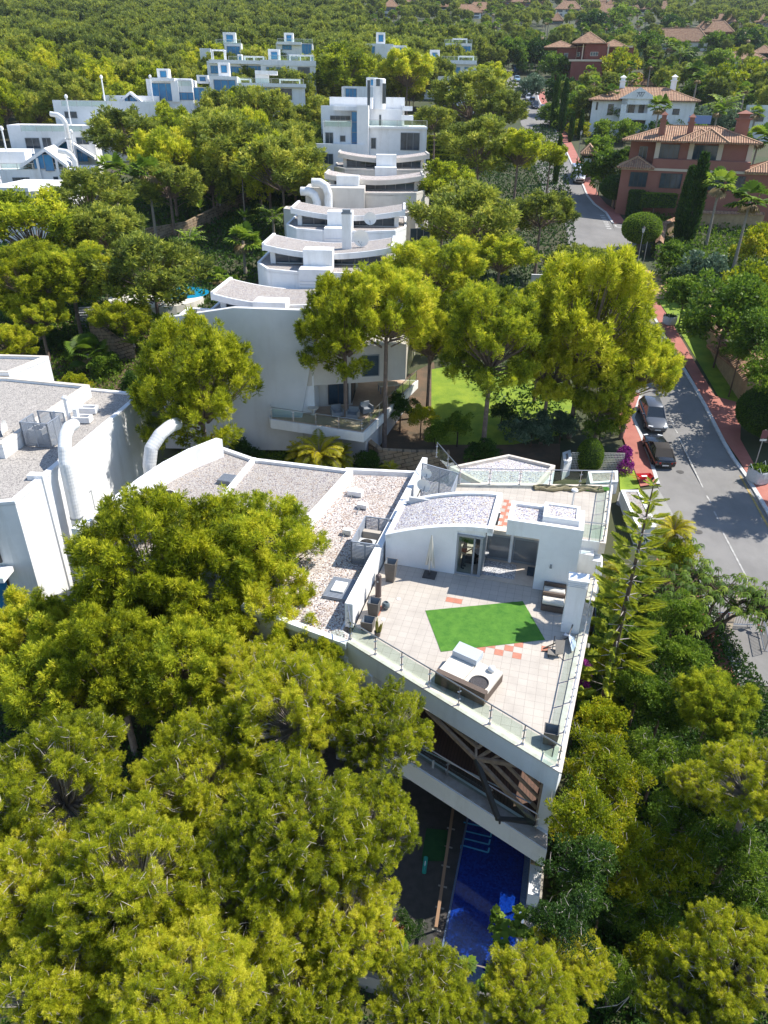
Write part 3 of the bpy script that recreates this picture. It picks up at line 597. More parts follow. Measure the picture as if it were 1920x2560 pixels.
for i in range(14):
    a, b = ua[i], ua[i+1]; b = min(b, -3.6)
    if a >= -3.6: break
    m.add([(a, 5.25, 0), (b, 5.25, 0), (b, 5.55, 0), (a, 5.55, 0), (a, 5.25, arc(a)-.252), (b, 5.25, arc(b)-.252), (b, 5.55, arc(b)-.252), (a, 5.55, arc(a)-.252)], [(0, 1, 5, 4), (1, 2, 6, 5), (2, 3, 7, 6), (3, 0, 4, 7)])
m.box(-3.6, -2.2, 5.35, 5.6, 2.42, 2.76); vp(m, 'penthouse_front_wall', WHITE)
# door with a person inside the stair room, glazing
m = MB(); m.box(-3.6, -3.5, 5.26, 5.38, .02, 2.42); m.box(-2.42, -2.28, 5.26, 5.45, .02, 2.42); m.box(-3.5, -2.42, 5.27, 5.37, 2.3, 2.42); m.box(-3.5, -2.42, 5.27, 5.37, .02, .14); m.box(-2.75, -2.66, 5.27, 5.36, .1, 2.35); fr = vp(m, 'glass_door', mat('door_frame_grey', (.30, .31, .33), .4))
m = MB(); m.box(-3.5, -2.75, 5.31, 5.325, .14, 2.3); vp(m, 'door_pane', CLEAR, fr)
m = MB(); m.box(-2.28, -2.22, 5.4, 7.25, .02, 2.4); m.box(-2.28, -2.22, 7.2, 7.3, .02, 2.4); o = vp(m, 'side_glazing', FRAME)
m = MB(); m.box(-2.262, -2.245, 5.5, 7.15, .1, 2.3); vp(m, 'side_pane', CLEAR, o)
m = MB(); m.box(-2.2, .42, 7.13, 7.27, 1.48, 1.62); m.box(-2.2, .42, 7.13, 7.27, .06, .18); [m.box(x, x+.07, 7.12, 7.26, .18, 1.48) for x in (-2.2, -.86, .35)]; o = vp(m, 'patio_window', FRAME)
m = MB(); m.box(-2.15, .37, 7.18, 7.2, .17, 1.5); vp(m, 'patio_pane', mat('blind_glass', (.20, .205, .21), .12, col2=(.16, .17, .18), scale=.8, spec=.8), o)
m = MB(); m.box(-3.45, -2.3, 9.0, 9.2, 0.01, 1.5); m.box(-7.0, -6.9, 5.6, 8.8, 0, 1.5); m.box(-3.62, -3.52, 5.56, 6.6, .0, 2.4); m.box(-6.9, -3.0, 8.7, 8.84, .01, 2.2); vp(m, 'stair_room_wall', mat('inner_white', (.6, .6, .6), .8))
m = MB(); m.obox((-3.02, 6.6), .7, .5, .02, .35, .1); m.obox((-2.75, 7.0), .4, .9, .35, .42, .3); vp(m, 'stair_bench', mat('dark_fabric', (.02, .02, .022), .8))
m = MB(); m.lathe([(.085, 0.02), (.085, 2.95)], (-.97, 7.12), 14); vp(m, 'slim_column', WHITE, smooth=True)
# block on the right
m = MB(); m.box(.42, 2.36, 5.1, 7.0, .0, 2.93); m.box(.7, 3.2, 7.002, 8.0, -3, 1.3); vp(m, 'block_wall', WHITE)
m = MB(); m.ring([(-1.2, 5.08), (2.38, 5.08), (2.38, 7.08), (-1.2, 7.08)], .24, 3.35, 3.76); m.box(-1.2, 2.38, 5.08, 7.08, 2.935, 3.352); m.ring([(.42, 5.5), (2.14, 5.5), (2.14, 6.98), (.42, 6.98)], .17, 3.5, 4.0); o = vp(m, 'block_roof', WHITE)
m = MB(); m.box(-.95, 2.13, 5.33, 6.83, 3.40, 3.62); m.box(.6, 1.96, 5.68, 6.80, 3.63, 3.93); vp(m, 'block_roof_gravel', GRAVEL)
m = MB(); m.box(1.10, 1.18, 5.03, 5.09, 1.48, 1.6); m.box(1.085, 1.195, 5.0, 5.04, 1.42, 1.5); vp(m, 'wall_lamp', FRAME)
# threshold, gravel bed
m = MB(); m.box(-3.58, .41, 5.2, 7.28, .003, .05); vp(m, 'patio_floor', mat('limestone', (.58, .50, .42), .6, col2=(.50, .42, .34), scale=2))
m = MB(); m.box(-2.42, -.54, 5.55, 6.9, .055, .075); vp(m, 'patio_gravel', gravel_mat('patio_pebbles', [(0, (.62, .62, .64)), (.3, (.35, .36, .40)), (.6, (.5, .48, .46)), (.8, (.16, .17, .2))], 22))
m = MB()
for c, r in [(0, 0), (-2, 0), (-1, -1), (0, -2), (-3, -1), (-4, 0), (3, -2), (-17, -4), (-8, -8), (-9, -8), (-17, -3)]:
    vp(MB().box(c*.4+.006, c*.4+.394, -r*.4-.394, -r*.4-.006, .001, .005), 'red_tile', REDTILE)
for r in range(9): m.box(-1.85+(.2 if r % 2 else 0), -1.55+(.2 if r % 2 else 0), 7.5+r*.36, 7.83+r*.36, 1.803, 1.808)
vp(m, 'red_tiles', REDTILE)
# parapet wall on the left
m = MB(); m.prism([(-7.8, -.1), (-7.42, -.1), (-7.42, 16.2), (-7.75, 16.2)], -.25, 1.12); vp(m, 'parapet_wall', WHITE)
# back terrace, one half level up
BT = [(-4.75, 9.14), (-1.84, 9.14), (-1.84, 7.28), (3.62, 7.6), (4.05, 14.05), (-4.75, 11.6)]
m = MB(); m.prism(BT, -3, 1.8); m.box(3.0, 3.63, 6.99, 8, -9, 1.0); vp(m, 'back_wing_wall', WHITE)
m = MB(); m.prism(inset(BT, .06), 1.7, 1.803); vp(m, 'back_terrace_floor', TILE)
m = MB(); m.box(-2.2, .41, 7.1, 7.6, 1.63, 1.87); m.prism([(3.7, 7.4), (4.12, 14.1), (3.8, 14.1), (3.4, 7.4)], 1.2, 1.88); m.prism([(4.1, 14.2), (-4.75, 11.75), (-4.75, 11.5), (4.1, 13.9)], 1.2, 1.885); vp(m, 'back_coping', COPE)
m = MB(); m.prism([(-5.9, 16.0), (-2.43, 19.0), (.7, 18.2), (-.1, 15.2), (-3.5, 14.2)], -4, .45); vp(m, 'rear_roof_wall', WHITE)
m = MB(); m.ring([(-5.9, 16.0), (-2.43, 19.0), (.7, 18.2), (-.1, 15.2), (-3.5, 14.2)], .22, .44, .8); vp(m, 'rear_roof_rim', COPE)
m = MB(); m.prism(inset([(-5.9, 16.0), (-2.43, 19.0), (.7, 18.2), (-.1, 15.2), (-3.5, 14.2)], .2), .4, .6); m.prism([(-7.3, 9.2), (-4.8, 9.2), (-4.8, 11.6), (3.9, 14.3), (3, 15), (-7.3, 15.4)], -.4, -.12); vp(m, 'rear_gravel', GRAVEL)
m = MB(); m.box(-7.4, 3.9, 8.4, 16, -8, -.45); m.box(-7.4, -4.76, 8.4, 9.2, -.25, -.1); vp(m, 'rear_wall', WHITE)
# garage-side low walls and glimpsed windows on the right flank
m = MB(); m.box(3.6, 3.63, 4.2, 6.6, -3.0, -.6); m.box(3.63, 3.66, 8.3, 11.5, -2.6, .3); vp(m, 'flank_window', GLASS)
# chimney
m = MB(); m.prism([(1.97, 2.05), (2.78, 2.08), (2.79, 2.66), (1.96, 2.6)], 0, 2.86); m.prism([(1.93, 2.0), (2.83, 2.03), (2.84, 2.71), (1.92, 2.65)], 2.865, 2.95); 
for k in range(3): m.box(1.94, 2.8, 2.01, 2.04, 2.56+k*.09, 2.60+k*.09)
vp(m, 'chimney', WHITE)
# left lower gravel roof between the parapet and the neighbour
LG = [(-12.4, 14.9), (-7.8, 15.8), (-7.85, -.4), (-7.35, -.65), (-7.25, -1.4), (-12.9, -.2), (-12.9, 4)]
m = MB(); m.prism(LG, -8.5, -.25); vp(m, 'side_wing_wall', WHITE)
m = MB(); m.prism(inset(LG, .12), -.25, -.14); vp(m, 'side_roof_gravel', GRAVELP)
m = MB(); m.prism([(-13.0, -.35), (-7.3, -1.62), (-7.24, -1.3), (-12.95, -.05)], -.3, .03); m.prism([(-12.7, 14.9), (-7.8, 15.85), (-7.8, 16.15), (-12.7, 15.2)], -.5, .12); vp(m, 'side_coping', WHITE)
# railings
def rail(par, pts, z, h=1.0, sp=1.55, glass=True, nr=1):
    n = 0
    for a, b in zip(pts, pts[1:]):
        a, b = np.array(a, float), np.array(b, float); L = np.linalg.norm(b-a); k = max(1, round(L/sp)); d = (b-a)/L
        for i in range(k+(1 if (b == np.array(pts[-1])).all() else 0)):
            p = a+(b-a)*i/k; q = MB(); q.box(p[0]-.022, p[0]+.022, p[1]-.022, p[1]+.022, z, z+h-.03); q.box(p[0]-.06, p[0]+.06, p[1]-.06, p[1]+.06, z-.001, z+.02); q.tube([(p[0]-.06, p[1]-.05, z+.3), (p[0]+.06, p[1]+.05, z+.3)], .03, 6); q.tube([(p[0]-.06, p[1]-.05, z+.72), (p[0]+.06, p[1]+.05, z+.72)], .03, 6)
            q.build('railing_post', STEEL, par, local=True)
        if glass:
            for i in range(k):
                p, r = a+(b-a)*(i+.05)/k, a+(b-a)*(i+.95)/k; q = MB(); nn = np.array([-d[1], d[0]])*.006
                q.add([(*(p-nn), z+.1), (*(r-nn), z+.1), (*(r+nn), z+.1), (*(p+nn), z+.1), (*(p-nn), z+h-.12), (*(r-nn), z+h-.12), (*(r+nn), z+h-.12), (*(p+nn), z+h-.12)], [(3, 2, 1, 0), (4, 5, 6, 7), (0, 1, 5, 4), (1, 2, 6, 5), (2, 3, 7, 6), (3, 0, 4, 7)]); q.build('glass_panel', CLEAR, par, local=True)
        q = MB(); q.tube([(*a, z+h), (*b, z+h)], .028, 8); q.build('handrail', STEEL, par, local=True)
fl = off2(FL, -.17); ft = off2((2.2, -6.06), -.17)
rail(V, [(-7.6, -.2), fl, ft, (2.62, -2.5), (3.0, 2.0), (3.42, 6.7)], .08, 1.0, 1.5)
rail(V, [(-6.6, 14.9), (-4.6, 11.7), (3.9, 13.95), (3.55, 7.6), (2.4, 7.5)], 1.885, 1.0, 1.7)
rail(V, [(-7.6, -2.2), (1.9, -6.2)], -3.4, .95, 1.9)
# timber brise-soleil
def T(x, y, z):
    p = U(1000+x*440/1659, 1740+y*440/1659, z); q = WM[V].inverted() @ Vector(p); return tuple(q)
J = T(715, 590, -1.7); W2 = T(1280, 1190, -3.25); W1 = T(1365, 690, -1.05); F = T(930, 1170, -3.45); TL_ = T(250, 130, -1.2)
bs = MB()
for a, b, w_ in [(TL_, J, .16), (J, W2, .16), (J, W1, .15), (W1, W2, .14), (T(330, 150, -1.15), T(715, 470, -1.35), .12), (J, T(722, 330, -1.06), .12),
    (T(640, 250, -1.1), T(722, 390, -1.2), .08), (T(730, 490, -1.4), T(830, 410, -1.05), .11), (T(745, 580, -1.65), T(945, 450, -1.05), .11), (T(870, 600, -1.55), T(1035, 500, -1.05), .11), (T(1000, 620, -1.4), T(1120, 550, -1.05), .11), (T(1160, 640, -1.25), T(1210, 605, -1.05), .1),
    (T(850, 610, -1.6), T(1290, 1060, -3.0), .11), (T(985, 630, -1.5), T(1310, 960, -2.65), .11), (T(1130, 655, -1.3), T(1330, 860, -2.3), .11), (T(1270, 680, -1.2), T(1350, 780, -1.8), .1), (T(722, 410, -1.2), T(850, 405, -1.1), .08), (T(722, 400, -1.2), T(780, 350, -1.06), .08)]: bs.beam(a, b, w_*.8, w_*1.2)
vp(bs, 'timber_brise_soleil', TIMBER)
bs = MB(); bs.beam(J, F, .17, .2); vp(bs, 'dark_strut', DFRAME); bs = MB(); bs.beam(F, W2, .17, .26); vp(bs, 'dark_strut', DFRAME)
m = MB(); m.box(-2.6, -2.5, -4.4, -4.35, -3.4, -2.9); m.tube([(-5.5, -3.3, -2.75), (1.6, -5.5, -2.75)], .03, 6); vp(m, 'deck_lighting_rail', mat('pale_strip', (.4, .42, .44), .5))
# ---------------- pool level ----------------
PZ = -6.6
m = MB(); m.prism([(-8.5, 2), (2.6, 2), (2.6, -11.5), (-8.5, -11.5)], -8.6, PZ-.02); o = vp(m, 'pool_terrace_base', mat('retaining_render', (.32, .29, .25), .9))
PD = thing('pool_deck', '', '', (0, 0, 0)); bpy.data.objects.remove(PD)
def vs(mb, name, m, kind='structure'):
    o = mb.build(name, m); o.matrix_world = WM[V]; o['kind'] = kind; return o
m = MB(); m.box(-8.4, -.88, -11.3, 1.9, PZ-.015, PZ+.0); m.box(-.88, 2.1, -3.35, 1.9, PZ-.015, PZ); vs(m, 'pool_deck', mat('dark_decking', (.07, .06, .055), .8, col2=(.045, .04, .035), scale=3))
P = thing('swimming_pool', 'narrow deep blue mosaic pool with light blue step lines below the villa prow', 'swimming pool', V0, VA); WM[P] = WM[V]
m = MB(); m.box(-.85, 1.75, -10.2, -3.4, PZ-.01, PZ+.02); vp(m, 'water', POOL, P)
m = MB(); m.box(-.93, -.86, -10.3, -3.3, PZ-.01, PZ+.05); m.box(-.98, 1.0, -10.62, -10.2, PZ-.01, PZ+.06); m.box(1.76, 1.98, -10.4, -3.3, PZ-.3, PZ+.04); vp(m, 'pool_edge', mat('mosaic_edge', (.06, .10, .20), .5, col2=(.14, .19, .28), scale=18), P)
m = MB(); z = PZ+.024; 
for (x0, y0, x1, y1) in [(600, 1190, 1240, 1340), (605, 1270, 855, 1330), (855, 1330, 860, 1285), (595, 1340, 838, 1400), (838, 1400, 850, 1350), (580, 1405, 830, 1475), (830, 1475, 842, 1430), (575, 1440, 580, 1405)]:
    a, b = T(x0, y0, z), T(x1, y1, z); d = np.array(b[:2])-np.array(a[:2]); d /= np.linalg.norm(d); nn = np.array([-d[1], d[0]])*.035; m.quad((a[0]-nn[0], a[1]-nn[1], z), (b[0]-nn[0], b[1]-nn[1], z), (b[0]+nn[0], b[1]+nn[1], z), (a[0]+nn[0], a[1]+nn[1], z))
vp(m, 'step_edges', mat('light_blue_mosaic', (.05, .35, .60), .3), P)
t = thing('planter_wall', 'pale rendered wall block with stone top standing at the right edge of the blue pool', 'wall', V0, VA); WM[t] = WM[V]
m = MB(); m.box(2.0, 2.45, -7.2, -4.2, -8, -5.9); vp(m, 'wall', WHITE, t); m = MB(); m.box(1.98, 2.47, -5.9, -4.0, -5.898, -5.82); vp(m, 'stone_top', WALLSTONE, t)
t = thing('pool_fence', 'glass pool fence with brown timber handrail left of the blue pool', 'fence', V0, VA); WM[t] = WM[V]
a, b = T(505, 1030, -5.6), T(340, 2180, -5.6); m = MB(); m.beam(a, b, .12, .06); m.beam(T(505, 1030, -5.6), T(620, 990, -5.6), .1, .05); vp(m, 'handrail', mat('brown_rail', (.26, .15, .08), .6), t)
for k in range(6):
    f_ = (k+.5)/6; p = [a[i]+(b[i]-a[i])*f_ for i in range(3)]; m = MB(); m.box(p[0]-.03, p[0]+.03, p[1]-.03, p[1]+.03, PZ, -5.64); m.box(p[0]-.18, p[0]+.18, p[1]-.03, p[1]+.03, PZ+.001, PZ+.03); vp(m, 'fence_post', mat('fence_steel', (.30, .27, .24), .5) if k == 0 else bpy.data.materials['fence_steel'], t)
m = MB(); m.quad((a[0], a[1], PZ+.1), (b[0], b[1], PZ+.1), (b[0], b[1], -5.7), (a[0], a[1], -5.7)); vp(m, 'glass_panel', CLEAR, t)
m = MB(); p = [T(*q, PZ) for q in [(250, 1250), (450, 1270), (430, 1560), (200, 1560)]]; m.quad(*[(q[0], q[1], PZ+.03) for q in p][::-1]); o = vs(m, 'artificial_turf_mat', mat('dark_turf', (.012, .06, .015), .95, col2=(.02, .085, .02), scale=3), 'structure'); del o['kind']; tag(o, 'dark green turf mat on the shaded deck left of the pool fence', 'turf mat')
q = T(235, 1600, PZ+.05); t = thing('swim_ring', 'teal oval float lying on the shaded deck beside the turf mat', 'float', tuple(WM[V] @ Vector(q)), VA+.1); m = MB(); m.tube([(0, -.35, .05), (0, .35, .05)], .09, 10); m.build('float', mat('teal_plastic', (.02, .30, .25), .5), t, local=True, smooth=True); m = MB(); m.tube([(0, -.1, .12), (0, .1, .16)], .02, 6); m.build('handle', WHITE, t, local=True)
for px in [(1700, 1180), (1745, 1330), (1560, 720)]:
    c = UG(*px); m = MB(); m.lathe([(.32, c[2]+.03), (.32, c[2]+.04), (.26, c[2]+.046)], (c[0], c[1]), 16); o = m.build('manhole_cover', mat('cast_iron', (.07, .065, .06), .6) if 'cast_iron' not in bpy.data.materials else bpy.data.materials['cast_iron']); tag(o, {1700: 'round iron manhole cover beside the black convertible', 1745: 'round iron manhole cover on the nearer part of the road', 1560: 'round iron manhole cover below the sand-coloured driveway'}[px[0]], 'manhole cover')
# ---------------- terrace furniture ----------------
def vt(name, label, cat, u, v, z=0, rz=0, group=None):
    p = WM[V] @ Vector((u, v, z)); return thing(name, label, cat, tuple(p), VA+rz, group)
ANTH = mat('taupe_planter', (.13, .115, .10), .6, col2=(.10, .09, .08), scale=4); INP = mat('planter_inside', (.20, .23, .26), .7)
def planter(u, v, b, tp, h, label, fill=None):
    t = vt('planter', label, 'planter', u, v, 0.006, 0, 'tapered planters on the roof terrace'); m = MB(); hb, ht = b/2, tp/2; w_ = .035
    o8 = [(-hb, -hb, 0), (hb, -hb, 0), (hb, hb, 0), (-hb, hb, 0), (-ht, -ht, h), (ht, -ht, h), (ht, ht, h), (-ht, ht, h)]; i4 = [(-ht+w_, -ht+w_, h), (ht-w_, -ht+w_, h), (ht-w_, ht-w_, h), (-ht+w_, ht-w_, h)]
    m.add(o8+i4, [(3, 2, 1, 0), (0, 1, 5, 4), (1, 2, 6, 5), (2, 3, 7, 6), (3, 0, 4, 7), (4, 5, 9, 8), (5, 6, 10, 9), (6, 7, 11, 10), (7, 4, 8, 11)]); m.build('pot', ANTH, t, local=True)
    m = MB(); k = ht-w_-.002; q = hb-.02; zz = h*.35; m.add([(-k, -k, h-.004), (k, -k, h-.004), (k, k, h-.004), (-k, k, h-.004), (-q, -q, zz), (q, -q, zz), (q, q, zz), (-q, q, zz)], [(0, 4, 5, 1), (1, 5, 6, 2), (2, 6, 7, 3), (3, 7, 4, 0), (4, 7, 6, 5)]); m.build('liner', INP, t, local=True); return t
planter(-6.62, 3.78, .40, .58, 1.15, 'tallest of the dark tapered planters, beside the penthouse front wall')
planter(-6.68, .92, .44, .56, .75, 'dark tapered planter of middle height against the white parapet')
planter(-6.65, -.2, .5, .58, .5, 'low dark square planter nearest the left railing corner, empty')
planter(1.92, -4.72, .5, .56, .62, 'single dark planter in the sharp front corner of the roof terrace')
t = vt('heater_column', 'dark cylindrical covered heater standing by the white parapet', 'patio heater', -6.86, 2.3); m = MB(); m.lathe([(.15, 0), (.15, 1.15), (.13, 1.24), (.07, 1.29), (.01, 1.3)], n=16); m.build('body', mat('umber_cover', (.09, .065, .06), .5), t, local=True, smooth=True); m = MB(); m.box(-.04, .04, -.152, -.146, .92, 1.0); m.build('badge', mat('badge_grey', (.5, .48, .45), .5), t, local=True)
t = vt('potted_cactus', 'small columnar cactus in a dark round pot beside the low planter', 'cactus', -6.08, -.62); m = MB(); m.lathe([(.12, 0), (.16, .26), (.14, .26), (.13, .22)], n=14); m.build('pot', ANTH, t, local=True, smooth=True)
m = MB(); [m.tube([(x, y, .2), (x+dx*.5, y, .2+h*.5), (x+dx, y, .2+h)], [.045, .055, .02], 6) for x, y, dx, h in [(-.03, 0, 0, .85), (.02, .03, .12, .5), (.1, 0, .12, .6), (-.06, .04, -.03, .6), (.0, -.05, .02, .65)]]; m.build('stems', mat('cactus_green', (.20, .20, .03), .7, col2=(.36, .30, .05), scale=9), t, local=True, smooth=True)
t = vt('round_pot', 'round clay and glass pot between the dark planters', 'pot', -6.25, 1.45); m = MB(); m.lathe([(.1, 0), (.2, .12), (.2, .25), (.13, .36), (.1, .36), (.1, .3)], n=16); m.build('bowl', mat('glazed_pot', (.12, .15, .16), .2), t, local=True, smooth=True)
for i, (u, v, l) in enumerate([(-5.83, 2.35, 'white round light disc on the tiles beside the heater'), (-6.15, .6, 'white round light disc on the tiles nearer the cactus')]):
    o = vt('floor_spotlight', l, 'floor light', u, v, 0.003); m = MB(); m.lathe([(.1, 0), (.1, .015), (.06, .025), (.01, .025)], n=16); m.build('rim', WHITE, o, local=True); m = MB(); m.lathe([(.025, .0255), (.02, .03)], n=10); m.build('lens', DFRAME, o, local=True)
# folded parasol
t = vt('folded_parasol', 'closed cream parasol on a dark square base in front of the penthouse wall', 'parasol', -4.8, 4.76, .006); m = MB(); m.box(-.32, .34, -.33, .33, 0, .06); m.box(-.06, .06, -.06, .06, .06, .2); m.build('base', mat('dark_base', (.06, .055, .055), .6), t, local=True)
m = MB(); m.tube([(0, 0, .1), (0, 0, 2.45)], .022, 8); m.build('pole', STEEL, t, local=True)
m = MB(); 
for k in range(8): a = k*PI/4; m.tube([(0, 0, 2.42), (.09*math.cos(a), .09*math.sin(a), 1.5), (.24*math.cos(a), .24*math.sin(a), .5+.12*(k % 3))], [.03, .06, .03], 6)
m.build('canopy', mat('cream_canvas', (.62, .58, .50), .9), t, local=True, smooth=True)
# green carpet
def carpet(name, label, pts, z=.012):
    o = MB(); P = [(-4.38, 1.81), (.06, 3.89), (1.33, 1.24), (-3.08, -.89)]; n = 28; mm = 16; rng = np.random.default_rng(4); Z = rng.normal(0, .004, (n+1, mm+1)); vs_ = []
    for i in range(n+1):
        for j in range(mm+1):
            a, b = i/n, j/mm; top = np.array(P[0])*(1-a)+np.array(P[1])*a; bo = np.array(P[3])*(1-a)+np.array(P[2])*a; q = top*(1-b)+bo*b; zz = z+max(0, .02*math.exp(-((a*.9+b*.5-.8)/.02)**2))+max(0, .015*math.exp(-((b-.33-.04*math.sin(a*6))/.015)**2))+abs(Z[i, j]); vs_.append((q[0], q[1], zz))
    o.add(vs_, [(i*(mm+1)+j, i*(mm+1)+j+1, (i+1)*(mm+1)+j+1, (i+1)*(mm+1)+j) for i in range(n) for j in range(mm)][::1]); b_ = o.build(name, TURF, None, smooth=True); b_.matrix_world = WM[V]; return b_
tag(carpet('artificial_grass_rug', '', 0), 'bright green rectangle of artificial grass laid askew on the terrace tiles', 'artificial grass')
# daybed
WICK = mat('brown_wicker', (.10, .07, .055), .8, col2=(.15, .11, .085), scale=30, bump=.6, bscale=60); CUSH = mat('cream_cushion', (.70, .65, .57), .9, col2=(.64, .59, .51), scale=2, bump=.3, bscale=6)
da = math.atan2(-3.3+2.5, -.85+2.98)
t = vt('daybed', 'large square wicker daybed with cream cushions behind the front railing', 'daybed', -1.55, -2.35, 0, -.33)
m = MB(); m.box(-1.15, 1.15, -.72, .72, .03, .42); [m.box(x, x+.02, -.724, -.718, .05, .42) for x in (-.1, .4)]; m.build('wicker_base', WICK, t, local=True)
m = MB(); m.box(-1.13, .0, -.70, .95, .421, .58); m.box(.03, 1.13, -.70, .70, .421, .56); m.build('cushion', CUSH, t, local=True)
m = MB(); m.box(-1.15, 1.15, -.98, -.725, .03, .66); m.build('arm', WICK, t, local=True)
m = MB(); m.add([(-1.1, .35, .6), (.05, .35, .6), (.05, .95, .6), (-1.1, .95, .6), (-1.1, .38, .85), (.05, .38, .85), (.05, .98, .95), (-1.1, .98, .95)], [(3, 2, 1, 0), (4, 5, 6, 7), (0, 1, 5, 4), (1, 2, 6, 5), (2, 3, 7, 6), (3, 0, 4, 7)]); m.build('backrest', mat('pale_grey_cover', (.50, .54, .58), .6), t, local=True)
t = vt('wicker_basket', 'round black coiled wicker tray lying on the cream daybed cushion', 'basket', -1.1, -2.98, .565); m = MB(); m.lathe([(.05, 0), (.38, .0), (.40, .07), (.36, .08), (.32, .03), (.02, .02)], n=24); m.build('tray', mat('black_wicker', (.03, .027, .03), .7, col2=(.08, .07, .07), scale=25, bump=.8, bscale=50), t, local=True, smooth=True)
t = vt('round_lamp', 'white ball lamp resting on the cream daybed cushion', 'lamp', -.72, -2.1, .56); m = MB(); m.lathe([(.06, 0), (.15, .03), (.17, .12), (.13, .2), (.04, .245), (.005, .25)], n=18); m.build('globe', WHITE, t, local=True, smooth=True); m = MB(); m.lathe([(.12, 0), (.1, .028)], n=14); m.build('stand', DFRAME, t, local=True)
# two loungers with rolled cushions by the block
for i, v in enumerate((4.62, 3.78)):
    t = vt('lounge_chair', ('dark wicker lounge seat with plump cream cushion, against the penthouse block', 'second wicker lounge seat with cream cushion, between the first and the chimney')[i], 'lounge chair', 1.5, v, 0)
    m = MB(); m.box(-.55, .52, -.4, .42, .03, .32); m.box(-.55, .52, .3, .42, .32, .62); m.build('wicker_base', WICK, t, local=True)
    m = MB(); m.tube([(-.53, -.16, .45), (-.5, -.16, .45), (.45, -.18, .45), (.5, -.18, .45)], [.1, .17, .17, .1], 12); m.box(-.52, .49, -.1, .28, .321, .44); m.build('cushion', CUSH, t, local=True, smooth=True)
# collapsed umbrella with chair near the railing
t = vt('folded_garden_chair', 'dark folded mesh chair lying open near the right railing', 'chair', 1.85, .35); m = MB(); gm = mat('taupe_mesh', (.20, .18, .155), .8)
m.box(-.36, .02, -.3, .1, .18, .21); m.add([(-.02, -.25, .2), (.32, -.1, .2), (.32, .4, .55), (-.1, .3, .55), (-.02, -.25, .23), (.32, -.1, .23), (.32, .4, .58), (-.1, .3, .58)], [(3, 2, 1, 0), (4, 5, 6, 7), (0, 1, 5, 4), (1, 2, 6, 5), (2, 3, 7, 6), (3, 0, 4, 7)]); m.build('seat', gm, t, local=True)
m = MB(); [m.tube([a, b], .018, 6) for a, b in [((-.36, -.3, .19), (-.2, .2, .01)), ((.02, -.3, .19), (.15, .1, .01)), ((-.36, .1, .19), (-.3, -.3, .01)), ((.3, 0, .2), (.34, -.3, .01))]]; m.build('frame', DFRAME, t, local=True)
t = vt('collapsed_umbrella', 'blue-white crumpled umbrella canopy fallen beside the chimney', 'umbrella', 2.3, 1.15); rng = np.random.default_rng(8); m = MB(); vv = []; fs = []
for i in range(13):
    for j in range(7): a = -1.0+i*PI*1.1/12; r = j/6*.62; vv.append((r*math.cos(a)*.62, r*math.sin(a)*1.05, .55-.42*(j/6)+(.07*(-1)**i)*(j/6)+rng.normal(0, .012)))
m.add(vv, [(i*7+j, i*7+j+1, (i+1)*7+j+1, (i+1)*7+j) for i in range(12) for j in range(6)]); m.build('canopy', mat('pale_blue_canvas', (.50, .56, .68), .8, col2=(.66, .70, .78), scale=6), t, local=True)
m = MB(); m.tube([(-1.0, -.55, .03), (0, .1, .35), (.15, .9, .5)], .03, 8); m.tube([(-1.05, -.75, .03), (-.6, -.65, .03)], .025, 6); m.tube([(-.62, -.5, .03), (-.6, -.45, .75)], .02, 6); m.build('pole', DFRAME, t, local=True)
# small things behind
t = vt('patio_table', 'small grey oval table on the patio beside the glass door', 'table', -2.42, 6.6, .05, .1); m = MB(); m.lathe([(.36, .68), (.38, .70), (.36, .72), (.02, .722)], n=20); m.build('tabletop', mat('grey_top', (.42, .42, .42), .5), t, local=True); m = MB(); m.tube([(0, 0, .02), (0, 0, .68)], .03, 8); m.lathe([(.2, 0), (.2, .02), (.03, .05)], n=14); m.build('leg', DFRAME, t, local=True)
t = vt('storage_box', 'small dark bench box against the patio side wall', 'box', .2, 6.3, .05); m = MB(); m.box(-.16, .18, -.2, .25, 0, .22); m.box(-.17, .19, -.21, .26, .22, .26); m.build('body', mat('dark_teal', (.03, .05, .07), .5), t, local=True)
t = vt('bollard_lamp', 'slim white mushroom lamp post on the back terrace', 'lamp', 1.89, 11.1, 1.806); m = MB(); m.tube([(0, 0, 0), (0, 0, .95)], .05, 10); m.build('post', WHITE, t, local=True); m = MB(); m.lathe([(.05, .93), (.2, .95), (.16, 1.03), (.02, 1.08)], n=18); m.build('lamp_cap', WHITE, t, local=True, smooth=True)
t = vt('rolled_carpet', 'brown crumpled roll of turf carpet along the back terrace railing', 'carpet', 1.6, 13.0, 1.806, .26); m = MB(); rng = np.random.default_rng(12)
for k in range(4): m.tube([(-2.0+i*.36, .12*math.sin(i*1.7+k*2)+(k-1.5)*.12, .08+.04*math.sin(i*2.3+k)) for i in range(12)], [.07+.05*abs(math.sin(i*1.3+k)) for i in range(12)], 7)
m.build('roll', mat('khaki_backing', (.22, .19, .11), .95), t, local=True, smooth=True); m = MB(); m.box(1.0, 2.4, -.22, .2, .02, .1); m.build('green_end', TURF, t, local=True)
